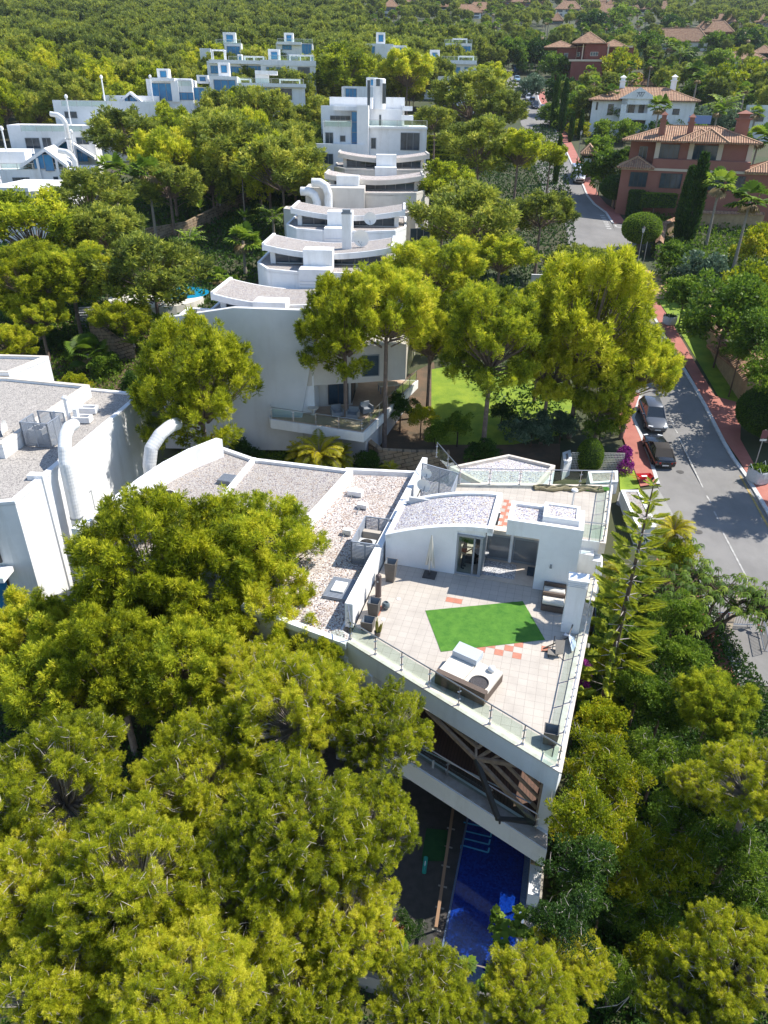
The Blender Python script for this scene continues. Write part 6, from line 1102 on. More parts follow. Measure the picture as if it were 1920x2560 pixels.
# ---------------- trees, one by one ----------------
K = 1920/1659
def T_(kind, cx, cy, w_, h, label, **k): return put(kind, cx*K, cy*K, w_*K, h, label, **k)
# foreground pines below the camera
for a in [
 (330, 1212, 330, 6.4, 'big yellow-green pine whose top reaches over the wide gravel roof, left foreground'),
 (565, 1200, 265, 6.2, 'pine crown overlapping the white beam of the wide gravel roof'),
 (285, 1365, 225, 5.0, 'pine crown in front of the tall ribbed duct, left foreground'),
 (60, 1385, 215, 4.6, 'pine at the left edge below the left villa balcony'),
 (600, 1370, 250, 5.2, 'pine crown beside the pink gravel roof edge'),
 (490, 1340, 220, 2.2, 'shaded low pine crown in the gap behind the foreground pines'),
 (250, 1440, 260, 6.2, 'pine crown before the front wall of the gravel-roofed wing, left part'),
 (400, 1450, 270, 6.6, 'pine crown before the front wall of the gravel-roofed wing, middle part'),
 (450, 1275, 260, 5.0, 'pine filling the gap before the front edge of the wide gravel roof'),
 (560, 1480, 230, 6.4, 'pine crown below the corner where the two gravel roofs meet'),
 (690, 1450, 130, 6.0, 'small pine top at the pink gravel roof edge'),
 (160, 1470, 300, 5.2, 'second pine from the left edge, above the dark gap in the foreground canopy'),
 (640, 1540, 300, 7.0, 'pine crown directly left of the villa pier and shutter'),
 (820, 1580, 230, 7.4, 'pine covering the left end of the timber brise-soleil'),
 (440, 1690, 330, 7.4, 'twiggy pine in the middle of the foreground canopy'),
 (130, 1700, 340, 7.5, 'large pine at the left edge, middle of the foreground'),
 (640, 1790, 330, 8.5, 'broad pine left of the lower villa fascia'),
 (790, 1790, 250, 8.3, 'pine crown beside the dark pool terrace, upper one'),
 (280, 1900, 340, 8.2, 'pine with bare grey twigs in the lower left canopy'),
 (50, 1930, 300, 7.6, 'shadowed pine cut by the left edge low down'),
 (520, 1960, 340, 8.4, 'bright pine in the lower middle of the left canopy'),
 (740, 1990, 260, 8.3, 'pine crown beside the dark pool terrace, lower one'),
 (150, 2120, 340, 7.8, 'pine in the bottom left corner'),
 (400, 2150, 330, 8.0, 'pine at the bottom edge, second from the left corner'),
 (640, 2160, 300, 7.6, 'pine at the bottom edge beside the fan palm fronds'),
 (925, 2170, 230, 6.0, 'small pine at the bottom edge in front of the pool end'),
 (1140, 2160, 230, 6.4, 'pine at the bottom edge right of the pool plants'),
 (1230, 2080, 170, 5.5, 'round pine top just right of the fig leaves'),
 (1590, 2080, 260, 7.0, 'large bright pine at the lower right edge'),
 (1480, 2180, 230, 5.5, 'pine in the bottom right corner'),
 (1630, 1700, 230, 6.5, 'yellow-green pine at the right edge below the barrier'),
 (1540, 1530, 180, 5.0, 'loose willowy pine beside the metal barrier'),
 (1500, 1700, 120, 4.6, 'olive-green pine in the right-hand thicket')]: T_('pine', a[0], a[1], a[2]*(.94+.14*((a[0]*7+a[1]) % 10)/10), a[3]+((a[0]*3+a[1]*5) % 24-12)/10, *a[4:])
# middle distance pines
for a in [
 (935, 590, 190, 8.0, 'pine hiding the right end of the nearest curved roof'),
 (1010, 480, 190, 8.5, 'dense pine right of the second curved roof'),
 (1080, 560, 120, 6.5, 'smaller pine between the dense pine and the middle driveway'),
 (960, 400, 110, 9.0, 'pine beside the cream curved-roof villas'),
 (1170, 462, 118, 7.6, 'rounded pine beside the road junction'),
 (1250, 575, 120, 4.6, 'feathery grey-green pine beside the road below the junction'),
 (1035, 320, 150, 9, 'pine right of the white block villa'),
 (1120, 330, 110, 9, 'open pine with dark branches beside the upper road'),
 (1190, 335, 60, 8, 'narrow pine against the upper road'),
 (1020, 220, 150, 9, 'pine above the stepped hedges'),
 (940, 262, 80, 8, 'pine at the right side of the white block villa, half behind it'),
 (1080, 240, 95, 9, 'pine left of the parked cars on the upper road'),
 (880, 160, 110, 9, 'rounded pine behind the turret of the white block villa'),
 (745, 160, 130, 9, 'wide pine left of the turret, behind the long terraced villa'),
 (610, 370, 170, 8, 'big pine left of the bent ducts'),
 (640, 305, 110, 8, 'pine in front of the white block villa, left side'),
 (460, 330, 180, 8, 'pine in the middle garden below the long terraced villa'),
 (520, 288, 105, 8, 'pine directly below the blue windows of the long terraced villa'),
 (385, 285, 105, 8, 'pine between gabled villas and the long terraced villa'),
 (280, 300, 150, 8, 'pine right of the gabled villas'),
 (365, 400, 120, 7, 'pine behind the tall pair of fan palms'),
 (195, 430, 150, 8, 'rounded pine in front of the left gabled villas'),
 (75, 500, 200, 8, 'pine at the left edge below the gabled villas'),
 (60, 600, 180, 7, 'heavy pine at the left edge above the garden steps'),
 (150, 590, 150, 7, 'pine second from the left edge in the middle garden'),
 (225, 500, 150, 7.5, 'loose pine in the middle garden left of the palm trunk'),
 (330, 590, 200, 6.0, 'yellowish pine half hiding the round pool terrace'),
 (265, 690, 110, 4.0, 'small pine above the stone block wall of the steps'),
 (85, 680, 110, 4.5, 'small leaning pine beside the garden steps'),
 (20, 740, 90, 4.5, 'thin pine against the left edge near the steps'),
 (540, 330, 110, 7, 'pine between the big pine and the middle garden pine'),
 (700, 250, 90, 8, 'pine left of the white block villa'),
 (1062, 168, 70, 9, 'pine at the foot of the white villas near the bend')]: T_('pine', a[0], a[1]+a[2]*.04, a[2]*1.13, *a[3:], flat=.72)
for a in [(745, 710, 190, 54.5, 'tall pine with bare leaning trunk in front of the balcony villa corner, left crown'), (835, 670, 210, 55.5, 'tall pine leaning over the corner of the balcony villa'), (930, 730, 130, 61, 'slim pine behind the leaning one, right of the balcony villa'), (1065, 730, 215, 55, 'umbrella-like pine with bare trunk rising from the lawn'), (1265, 710, 280, 58, 'spreading pine between the lawn and the road, larger one'), (1370, 790, 170, 58, 'pine crown reaching over the parked grey car'), (1190, 790, 150, 57, 'dark pine under the spreading one beside the lawn'), (1300, 850, 130, 56, 'low pine crown beside the near pavement and road sign pole'), (430, 840, 255, 49.5, 'round low pine standing in front of the blank slanting wall'), (1180, 650, 110, 64, 'pine between the lawn pines and the middle driveway')]: T_('pine', a[0], a[1]+8, a[2]*1.06, 8, a[4], Yd=a[3], flat=1.0)
sp = UG(1850, 1290); o = place(PINES[1][1], USED, (sp[0]+5.2, sp[1]+1.7, G(0, sp[1])), 1.0, .62, 'pine just outside the right edge whose shadow falls across the road', None); set_height(o, 10); o['category'] = 'pine tree'
# broadleaf and ornamental trees: sub 0 yellow, 1 green, 2 dark, 3 bluish
for a in [
 (1570, 680, 200, 5.5, 'pale green drooping tree right of the red pavement', 1), (1480, 640, 90, 3.5, 'smaller drooping tree beside the sand-coloured driveway', 1), (1620, 620, 110, 3.5, 'bright yellow-green shrub mass under the right palms', 0), (1520, 590, 100, 3.0, 'bluish shrub below the tiled wall', 3), (1450, 560, 80, 2.5, 'green shrub at the corner of the tiled wall', 1), (1640, 530, 90, 3.0, 'yellow shrub below the long stone wall', 0),
 (1300, 370, 90, 4, 'fresh green tree beside the white van', 1), (1290, 330, 70, 4, 'olive shrub tree in front of the pediment villa', 1), (1215, 200, 70, 5, 'dark round tree left of the red villa', 2), (1150, 190, 60, 4, 'bluish tree beside the red villa', 3), (1340, 150, 80, 5, 'bright yellow tree right of the red villa', 0), (1250, 230, 60, 4, 'leafy tree behind the cypress row', 1), (1560, 190, 90, 5, 'yellow-green tree above the pediment villa right side', 0),
 (865, 880, 70, 2.6, 'dark leafy bush against the balcony villa rail', 2), (910, 900, 60, 2.2, 'yellowish bush beside the slim pine trunk', 0), (990, 920, 70, 2.0, 'green bush on the soil bank behind the triangular roof', 1), (1150, 930, 110, 1.6, 'blue-green oleander bush at the lawn edge', 3), (1215, 915, 70, 1.8, 'second oleander bush closer to the pavement', 3), (1300, 920, 80, 2.2, 'leafy shrub behind the clipped bush', 1), (1085, 890, 50, 1.8, 'small dark bush under the umbrella-like pine', 2),
 (230, 790, 70, 1.0, 'grassy tussock near the low fan palm', 1), (290, 830, 60, .9, 'dark creeping shrub behind the left villa roof', 2), (160, 830, 60, 1.0, 'yellow tussock near the left villa roof', 0), (120, 740, 60, 1.0, 'dark shrub below the small leaning pine', 2), (40, 760, 60, 1.0, 'dark shrub patch at the left edge', 2),
 (1300, 1560, 110, 3.2, 'bright yellow-green bush beside the villa prow', 0), (1280, 1680, 120, 3.2, 'yellow shrub hugging the villa side wall', 0), (1240, 1780, 110, 3.4, 'leafy bush below the villa prow', 0), (1350, 1830, 150, 3.6, 'broadleaf tree in the right-hand thicket centre', 0), (1420, 1640, 130, 3.2, 'dark leafy shrub in the right-hand thicket', 1), (1380, 1490, 110, 2.8, 'shrub under the tall layered conifer', 1), (1470, 1870, 150, 3.4, 'light-leaved tree low in the right-hand thicket', 0), (1580, 1830, 160, 4.2, 'green tree at the right edge of the thicket', 1), (1250, 1930, 110, 2.6, 'dark shrub right of the pool edge', 2), (1400, 1980, 150, 2.6, 'sparse shrub with bare twigs at the lower right', 1), (1330, 2110, 110, 2.4, 'leafy undergrowth at the bottom edge right of the pine', 1), (1520, 1960, 140, 3.0, 'shrub between the two lower right pines', 1), (1620, 1950, 130, 4.0, 'olive-green tree on the right edge', 1),
 (1390, 1380, 100, 3.6, 'green shrub in front of the pavement strip', 1), (1460, 1330, 110, 4.0, 'dense green shrub behind the layered conifer', 1), (1330, 1420, 90, 2.6, 'yellow shrub at the layered conifer trunk', 0), (880, 2010, 70, 1.6, 'small dark shrub beside the pool deck end', 2), (840, 2060, 80, 2.0, 'yellow-leaved shrub at the pool deck corner', 0),
 (1460, 1200, 90, 3.0, 'bright shrub between conifer and road', 0), (1340, 1300, 70, 3.0, 'orange-tinted shrub behind the chimney', 0), (940, 935, 60, 1.8, 'orange-green shrub on the soil bank', 1), (1040, 990-10, 80, 1.0, 'low green groundcover bush on the bank', 2), (520, 985, 80, .8, 'ivy patch beside the stone retaining wall', 2), (800, 1000, 70, .8, 'dark ivy patch below the balcony', 2)]: T_('bush', *a[:5], sub=a[5])
for a in [(1262, 1760, 150, 'leafy tree shading the pool from the right, upper one', 0, 17.2, -2.6), (1262, 1880, 150, 'leafy tree shading the pool from the right, lower one', 2, 15.0, -3.0), (1215, 1990, 130, 'dark tree shading the far end of the pool', 2, 13.0, -3.2), (1300, 1640, 130, 'yellow-green tree rising beside the villa side wall', 0, 20.5, -2.6)]:
    T_('bush', a[0], a[1], a[2], 3, a[3], sub=a[4], Yd=a[5])
for a in [(1340, 1700, 130, 3.4, 'leafy bush between the villa prow and the thicket', 0), (1450, 1780, 150, 3.6, 'mid-green tree in the heart of the right thicket', 1), (1550, 1650, 130, 3.6, 'soft green tree behind the willowy pine', 1), (1430, 1530, 120, 3.0, 'olive bush on the slope below the umbrella tree', 1), (1370, 1920, 130, 3.0, 'yellow-green shrub in front of the bare grey branches', 0), (1540, 1760, 130, 3.8, 'dense green tree right of the thicket centre', 2), (1480, 1420, 110, 3.2, 'green bush beside the pavement strip end', 1), (1300, 1960, 110, 2.6, 'dark green bush above the bottom pines', 2), (1420, 2060, 130, 2.8, 'olive shrub left of the large bright pine', 0)]: T_('bush', *a[:5], sub=a[5])
for x, y, w_, l, k in [(1300, 285, 50, 'leafy bush at the left foot of the pediment villa', 1), (1350, 290, 60, 'bush below the pediment villa balcony', 1), (1420, 288, 60, 'dark bush below the right half of the pediment villa', 2), (1470, 280, 50, 'yellow bush at the right foot of the pediment villa', 0), (1385, 395, 50, 'flowering orange-green shrub beside the barrel-clipped bush', 0), (1350, 350, 60, 'green bush left of the salmon villa lower roof', 1), (1570, 415, 60, 'green bush under the salmon villa windows', 1), (1640, 395, 70, 'dark bush at the right end of the salmon villa', 2), (1250, 120, 60, 'bush left below the red villa', 2), (1310, 130, 60, 'bush at the foot of the red villa', 1), (1190, 250, 50, 'bush between the road and the tall cypresses', 1), (1500, 300, 60, 'bush between pediment villa and salmon villa roof', 1)]: T_('bush', x, y, w_, 2.0, l, sub=k)
for x, y, w_, h, l, k in [(1400, 112, 75, 4, 'tree in front of the low ivory villa with grey-brown roof', 1), (1470, 128, 65, 4, 'tree at the right end of the low ivory villa', 2), (1545, 105, 65, 4, 'tree before the upper right dark red villa', 1), (1610, 100, 70, 4, 'dark tree near the upper right corner', 2), (1450, 62, 60, 5, 'dark tree above the low ivory villa', 2), (1350, 92, 60, 4, 'tree between the red villa and the low ivory villa', 1), (1620, 175, 85, 4, 'yellow-green tree in front of the long pink-brown roof', 0), (1550, 145, 70, 4, 'leafy tree left of the long pink-brown roof', 1), (1500, 205, 60, 3, 'tree behind the pediment villa right chimney', 1), (1420, 165, 50, 3, 'tree behind the pediment villa roof ridge', 2), (1160, 120, 70, 5, 'dark tree above the road bend', 2), (1200, 150, 60, 4, 'tree left of the red villa terrace', 1), (1100, 120, 70, 5, 'tree above the small upper villa near the bend', 1), (1280, 60, 70, 5, 'tall dark tree above the red villa', 2), (1340, 45, 60, 5, 'tree among the highest villas', 1)]: T_('bush', x, y, w_, h, l, sub=k)
for x, y, w_, h, l, k in [(1690, 800, 150, 6.5, 'tree at the right edge shading the pavement verge, lower one', 1), (1665, 735, 150, 6.5, 'tree at the right edge shading the pavement verge, upper one', 1), (1600, 760, 70, 4.5, 'small drooping tree over the grass verge', 1)]: T_('bush', x, y, w_, h, l, sub=k)
# palms
for a in [
 ('fan', 318, 372, 85, 9.5, 'taller of the two fan palms in the middle garden'), ('fan', 242, 368, 85, 9.0, 'fan palm left of the tallest one in the middle garden'),
 ('fan', 190, 765, 105, 1.7, 'low fan palm with wide leaves beside the garden steps'), ('fan', 470, 600, 60, 4.5, 'fan palm left of the nearest curved roof'), ('fan', 525, 520, 90, 4.5, 'fan palm with hanging fronds left of the second curved roof'), ('fan', 500, 610, 45, 3, 'small fan palm at the curved roof corner'),
 ('fan', 1425, 230, 58, 11, 'tall fan palm in front of the pediment villa'), ('fan', 1555, 400, 85, 8.5, 'fan palm before the salmon villa, nearer the cypress'), ('fan', 1620, 435, 100, 9.0, 'leaning tall fan palm at the right before the salmon villa'), ('fan', 1640, 300, 75, 9, 'fan palm at the right edge above the salmon villa'), ('fan', 1575, 330, 60, 5, 'dark-leaved palm in front of the salmon villa windows'),
 ('fan', 1500, 160, 60, 7, 'pale palm behind the white pediment villa'), ('fan', 1450, 100, 40, 8, 'small palm near the upper right villas'), ('fan', 640, 2195, 90, 3.2, 'pale fan palm fronds showing at the bottom edge between pines'), ('fan', 850, 2050, 70, 2.6, 'fan palm leaves among the shrubs beside the pool deck'),
 ('feather', 408, 520, 80, 5.5, 'drooping feather palm in the middle garden'), ('feather', 590, 470, 75, 4.5, 'feather palm beside the curved roofs'), ('feather', 1560, 235, 95, 6, 'big feather palm with orange fruit stalks right of the pediment villa'), ('feather', 1470, 120, 60, 7, 'feather palm near the ivory villa terrace'), ('feather', 1330, 250, 50, 4, 'feather palm beside the road cypresses'), ('feather', 1500, 660, 70, 3.0, 'banana-like palm at the foot of the right-hand garden'),
 ('yfeather', 690, 985, 125, 2.2, 'bushy golden-yellow feather palm behind the gravel roof'), ('yfeather', 655, 985, 90, 1.5, 'left stem of the golden palm clump behind the gravel roof'), ('yfeather', 728, 990, 90, 1.5, 'right stem of the golden palm clump behind the gravel roof'), ('yfeather', 842, 1015, 50, 1.2, 'small golden palm right of the bushy one'), ('yfeather', 523, 385, 28, 6.5, 'slim palm with orange crown in the middle garden'), ('yfeather', 1455, 1150, 100, 4.0, 'yellow-orange feather palm behind the layered conifer'), ('yfeather', 1330, 1240, 80, 3.2, 'orange feather palm next to the villa flank')]: T_(*a)
for x, y, w_, h, l in [(1218, 230, 12, 5.5, 'cypress nearest the pediment villa garden, in the dark row'), (1200, 222, 12, 5.5, 'tall cypress left of the row beside the upper road'), (1255, 270, 9, 3, 'small cypress below the pediment villa'), (1235, 275, 9, 3, 'small cypress second below the pediment villa'), (1205, 345, 11, 4, 'lone thin cypress among the pines left of the road'), (1503, 430, 30, 6.0, 'broad dark cypress in front of the salmon villa'), (1480, 440, 22, 5.0, 'narrower cypress beside the broad one before the salmon villa')]: T_('cypress', x, y, w_*1.25, h, l)
# clipped shapes
def at(x, y, h): return UG(x, y, h)
c = at(1938, 1030, 2.8); leafy('clipped_bush', 'very large dome-clipped tree at the right edge beside the pavement', 'topiary', [('ell', c, 3.1, 3.1, 2.2)], LEAF_D, 150, .16, .08, trunk=G(0, c[1]))
c = at(1475, 1140, 1.3); leafy('clipped_bush', 'egg-shaped clipped bright green bush by the mesh fence', 'topiary', [('ell', c, 1.05, 1.05, 1.5)], LEAF_G, 260, .12, .06)
c = at(1605, 570, 3.2); leafy('clipped_bush', 'mushroom-clipped tree beside the lamp at the road junction', 'topiary', [('ell', c, 2.7, 2.7, 2.0)], LEAF_G, 90, .2, .11, trunk=G(0, c[1]))
c = at(1541, 468, 3.2); leafy('clipped_bush', 'mushroom-clipped tree with pale trunk before the salmon villa', 'topiary', [('ell', c, 2.6, 2.6, 1.8)], LEAF_D, 80, .22, .12, trunk=G(0, c[1]))
c = at(1642, 447, 3.4); leafy('clipped_bush', 'large grey-green barrel-clipped bush before the salmon villa', 'topiary', [('ell', c, 2.3, 2.3, 2.4, .75)], LEAF_B, 80, .2, .11)
for x, y, l, s_ in [(1588, 510, 'clipped column bush below the stone wall, left of two', 1.0), (1627, 505, 'clipped column bush below the stone wall, right of two', 1.0)]:
    c = at(x, y, 2.0); leafy('clipped_bush', l, 'topiary', [('box', [(c[0]-s_, c[1]-s_), (c[0]+s_, c[1]-s_), (c[0]+s_, c[1]+s_), (c[0]-s_, c[1]+s_)], G(0, c[1]), c[2]+2.0)], LEAF_D, 60, .2, .11)
a, b = at(1610, 485, 4.0), at(1690, 482, 4.0); leafy('hedge', 'long clipped hedge above the stone wall of the salmon villa', 'hedge', [('box', [(a[0], a[1]), (b[0], a[1]), (b[0], a[1]+2.2), (a[0], a[1]+2.2)], G(0, a[1])+2, a[2])], LEAF_G, 50, .22, .12)
for i, y in enumerate((340, 352, 364, 376, 388)):
    a, b = at(1070, y+8, 1), at(1145, y+8, 1); leafy('hedge', 'clipped bright hedge %s, stepping down right of the white block villa' % ('row highest up the slope', 'second row from the top', 'middle row', 'fourth row from the top', 'lowest row')[i], 'hedge', [('box', [(a[0], a[1]), (b[0], a[1]), (b[0], a[1]+1.6), (a[0], a[1]+1.6)], G(0, a[1])-1.5, a[2]+.6)], LEAF_Y, 45, .25, .14, rngs=i)
rng = np.random.default_rng(77)
def blob(name, label, cat, pts, mt, n, L, wd, k=3, spread=.8, sc=1.0):
    t = thing(name, label, cat, (pts[0][0], pts[0][1], pts[0][2]-pts[0][3])); lb = LB()
    for x, y, z, r in pts:
        d = nrmz(rng.normal(0, 1, (n, 3))+np.array([0, 0, .3])); P = np.array([x, y, z])+d*r*rng.uniform(.5, 1, (n, 1)); lb.add(blades(rng, P, nrmz(d+np.array([0, 0, .3])), k, L, wd, spread), rng.uniform(.1, 1, n*k))
    lb.build('foliage', mt, t); m = MB(); [m.tube([(x, y, z-r*1.2), (x, y, z)], .05, 5) for x, y, z, r in pts]; m.build('stem', DARKBARK, t); return t
c = at(1562, 1150, .9); blob('bougainvillea', 'purple flowering bougainvillea beside the near pavement', 'flowering shrub', [(c[0], c[1]-.5, c[2]-.4, .7), (c[0]+.2, c[1]+1.0, c[2]-.2, .7), (c[0], c[1]+.3, c[2]+.5, .6)], LEAF_P, 420, .14, .09)
c = at(1478, 865, 4); blob('bougainvillea', 'small magenta flower cluster deep in the spreading pine', 'flowering shrub', [(c[0], c[1], c[2], .5)], LEAF_P, 200, .14, .09)
c = U(1455, 1680, -5.8); blob('bougainvillea', 'dark purple flowers beside the villa prow wall', 'flowering shrub', [(c[0], c[1], -5.6, .6), (c[0]-.3, c[1]-1, -5.8, .5)], LEAF_P, 260, .12, .07)
c = U(965, 2370, -6.0); blob('red_shrub', 'small red-leaved shrub beside the pool deck corner', 'shrub', [(c[0], c[1], -5.6, .6)], LEAF_R, 200, .3, .09)
c = at(1135, 235, 4); blob('red_shrub', 'crimson-leaved tree beside the bend of the upper road', 'tree', [(*at(1240, 215, 3), 2.6)], LEAF_R, 500, .4, .25)
# big fig leaves over the pool end
def leafplant(label, c0, n, L, W_, h, mt=LEAF_G, name='fig_plant', seed=1, spread=1.2):
    rg = np.random.default_rng(seed); t = thing(name, label, 'plant', c0); m = MB(); lb = LB()
    for i in range(n):
        a = rg.uniform(0, 2*PI); r = rg.uniform(.1, spread); p = np.array([math.cos(a)*r, math.sin(a)*r, h*rg.uniform(.75, 1.1)]); m.tube([(0, 0, 0), tuple(p*np.array([.4, .4, .6])), tuple(p)], [.04, .03, .015], 4, cap=False)
        for k in range(9):
            d = nrmz(rg.normal(0, 1, 3)*np.array([1, 1, .35])+np.array([0, 0, .15])); s = nrmz(np.cross(d, [0, 0, 1]))
            Q = []
            for b_, l_ in ((-.9, .6), (-.45, .85), (0, 1), (.45, .85), (.9, .6)):
                e = nrmz(d*math.cos(b_)+s*math.sin(b_)); f_ = nrmz(np.cross(e, [0, 0, 1]))*W_*.3; q0 = p+d*.05; Q.append([q0, q0+e*L*l_*.55-f_, q0+e*L*l_-np.array([0, 0, .06]), q0+e*L*l_*.55+f_])
            lb.add(Q, rg.uniform(.2, .9))
    lb.V = [v+np.array(c0, np.float32) for v in lb.V]; lb.build('leaves', mt, t); m.build('stem', PALMB, t, local=True); return t
leafplant('fig plant with large lobed leaves over the end of the blue pool', U(1245, 2440, -5.6), 9, .34, .34, 1.2)
leafplant('second large-leaved fig sprig just right of the pool centre', U(1300, 2350, -5.6), 7, .34, .34, 1.0, seed=2, spread=1.1)
# Schefflera-like tree near the road
def umbrella_tree(label, base, limbs, seed):
    rg = np.random.default_rng(seed); t = thing('umbrella_tree', label, 'tree', base); m = MB(); lb = LB()
    for L_ in limbs:
        m.tube([base, tuple((np.array(base)+np.array(L_[0]))/2+np.array([0, 0, .6])), L_[0]], [.12, .09, .05], 7)
        for k in range(L_[2]):
            p = np.array(L_[0])+rg.normal(0, 1, 3)*np.array([L_[1], L_[1], L_[1]*.45]); m.tube([L_[0], tuple((p+np.array(L_[0]))/2+np.array([0, 0, -.1])), tuple(p)], [.035, .025, .012], 4, cap=False)
            Q = []
            for j in range(11):
                a = 2*PI*j/11+rg.uniform(-.15, .15); e = np.array([math.cos(a), math.sin(a), -.35]); e = nrmz(e); f_ = np.array([-math.sin(a), math.cos(a), 0])*.055; LL = rg.uniform(.3, .42); Q.append([p+e*.05, p+e*LL*.55-f_+np.array([0, 0, .04]), p+e*LL-np.array([0, 0, .12]), p+e*LL*.55+f_+np.array([0, 0, .04])])
            lb.add(Q, rg.uniform(.3, 1.0))
    lb.build('crown', LEAF_S, t); m.build('trunk', DARKBARK, t); return t
b_ = UG(1745, 1600); zz = 3.0
umbrella_tree('umbrella tree with radiating leaflets leaning over the pavement and barrier', b_, [(UG(1745, 1440, 3.2), .95, 75), (UG(1800, 1480, 3.2), .85, 50), (UG(1700, 1380, 3.2), .9, 55), (UG(1700, 1520, 3), .9, 50), (UG(1885, 1490, 3.2), .75, 45), (UG(1910, 1520, 3.2), .7, 40), (UG(1660, 1470, 3), .95, 50)], 5)
# layered conifer (star-whorled)
def star_conifer(label, base, top):
    rg = np.random.default_rng(6); t = thing('layered_conifer', label, 'conifer', base); B_, T2 = np.array(base), np.array(top); m = MB(); m.tube([base, tuple(B_*.5+T2*.5), top], [.17, .11, .02], 10); m.build('trunk', DARKBARK, t); br = MB(); lb = LB(); Hh = T2[2]-B_[2]; nw = 14
    for w_i in range(nw):
        f_ = .16+.83*(w_i/(nw-1))**.92; c = B_+(T2-B_)*f_; R = 2.35*(1-f_)**.6+.28; off_ = rg.uniform(0, 1)
        for k in range(6 if f_ < .95 else 5):
            a = 2*PI*(k+off_)/6; d = np.array([math.cos(a), math.sin(a), 0]); s = np.array([-math.sin(a), math.cos(a), 0]); tipz = .10*R if f_ > .5 else -.02
            pts = [c, c+d*R*.5+np.array([0, 0, -.02]), c+d*R+np.array([0, 0, tipz+.12*R])]; br.tube([tuple(p) for p in pts], [.03, .018, .006], 4, cap=False)
            n = max(16, int(R*52)); u = np.linspace(.3 if f_ < .9 else .1, 1, n); P = c+d*R*u[:, None]; P[:, 2] += (tipz+.12*R)*u**2
            for sg in (-1, -.45, .45, 1):
                ln = (.14+.25*np.sin(PI*np.clip(u, 0, .95)))*min(1, R*.7)*rg.uniform(.8, 1.15, n); e = nrmz(s*sg+d*.7+np.array([0, 0, .12+.25*(1-abs(sg))])+rg.normal(0, .08, (n, 3))); wv = np.cross(e, [0, 0, 1.])*.02+np.array([0, 0, .012]); ee = e*ln[:, None]; lb.add(np.stack([P, P+ee*.5-wv, P+ee+np.array([0, 0, .12])*ln[:, None], P+ee*.5+wv], 1), np.clip(rg.uniform(.25, .7)+rg.normal(0, .15, n), 0, 1))
    lb.build('crown', PINE_M, t); br.build('branches', TWIG, t); return t
bz = U(1497, 1793, -6.9)
def z_at(X, Y, py):
    lo, hi = -20, 20
    for _ in range(40):
        mm = (lo+hi)/2
        if proj(X, Y, mm)[1] > py: lo = mm
        else: hi = mm
    return lo
star_conifer('tall layered conifer with star-shaped whorls right of the villa terrace', bz, (bz[0]+.1, bz[1]+.1, z_at(bz[0], bz[1], 1205)))
# agave and banana plants
def spiky(label, c0, n, L, W_, mt, name='agave', el=(.3, 1.2), seed=1, cat='plant'):
    rg = np.random.default_rng(seed); t = thing(name, label, cat, c0); lb = LB(); c0 = np.array(c0)
    for i in range(n):
        a = 2*PI*i/n*1.62; e_ = rg.uniform(*el); d = np.array([math.cos(a)*math.cos(e_), math.sin(a)*math.cos(e_), math.sin(e_)]); s = np.array([-math.sin(a), math.cos(a), 0])*W_/2; LL = L*rg.uniform(.75, 1.1); m1 = c0+d*LL*.55; lb.add([[c0-s*.4, m1-s, m1+s, c0+s*.4], [m1-s, m1-s*.1+d*LL*.45-np.array([0, 0, .18*LL]), m1+s*.1+d*LL*.45-np.array([0, 0, .18*LL]), m1+s]], rg.uniform(.2, .9))
    lb.build('leaves', mt, t); m = MB(); m.lathe([(.1, c0[2]-.3), (.12, c0[2]), (.04, c0[2]+.15)], (c0[0], c0[1]), 8); m.build('stem', PALMB, t); return t
spiky('blue-green agave on the pebbles beside the layered conifer trunk', U(1525, 1745, -6.6), 18, .7, .16, LEAF_B)
for i, (x, y, h, l) in enumerate([(550, 420+90, 3, 'banana clump beside the middle garden lawn, upper one'), (500, 500+20, 3, 'banana clump in the middle garden below the lawn'), (610, 545, 3, 'banana clump near the feather palm of the curved roofs'), (400, 810, 2.5, 'banana plant beside the blank slanting wall'), (335, 860, 2.0, 'banana plant above the dark stone block wall'), (280, 730, 2.5, 'banana leaves beside the small pine above the steps'), (455, 1165, 1.6, 'broad-leaved banana behind the curved white wall'), (1250+200, 1690+60, 2, 'agave-like plant under the layered conifer'), (1620, 2180-30, 2, 'large green leaf plant in the right-hand thicket'), (100, 960+5, .8, 'cactus-like plant behind the left villa roof')]):
    c = at(x, y, h); spiky(l, c, 16, 1.9 if i < 7 else 1.1, .38, LEAF_G, 'banana_plant', (.2, 1.35), i)
# fallen bare branch tree low right
t = thing('bare_tree', 'leafless grey branching shrub in the lower right thicket', 'bare tree', U(1590, 2440, -6.8)); rg = np.random.default_rng(5); m = MB(); b0 = np.array(U(1590, 2440, -6.8))
for k in range(9):
    p = b0.copy(); d = nrmz(rg.normal(0, 1, 3)+np.array([0, 0, 1.6])); P = [tuple(p)]
    for j in range(5): p = p+d*.55; d = nrmz(d+rg.normal(0, .3, 3)); P.append(tuple(p)); (j > 1) and m.tube([tuple(p), tuple(p+nrmz(d+rg.normal(0, .6, 3))*.7)], [.02, .006], 4)
    m.tube(P, [.06, .045, .035, .025, .015, .008], 5)
m.build('branches', TWIG, t)
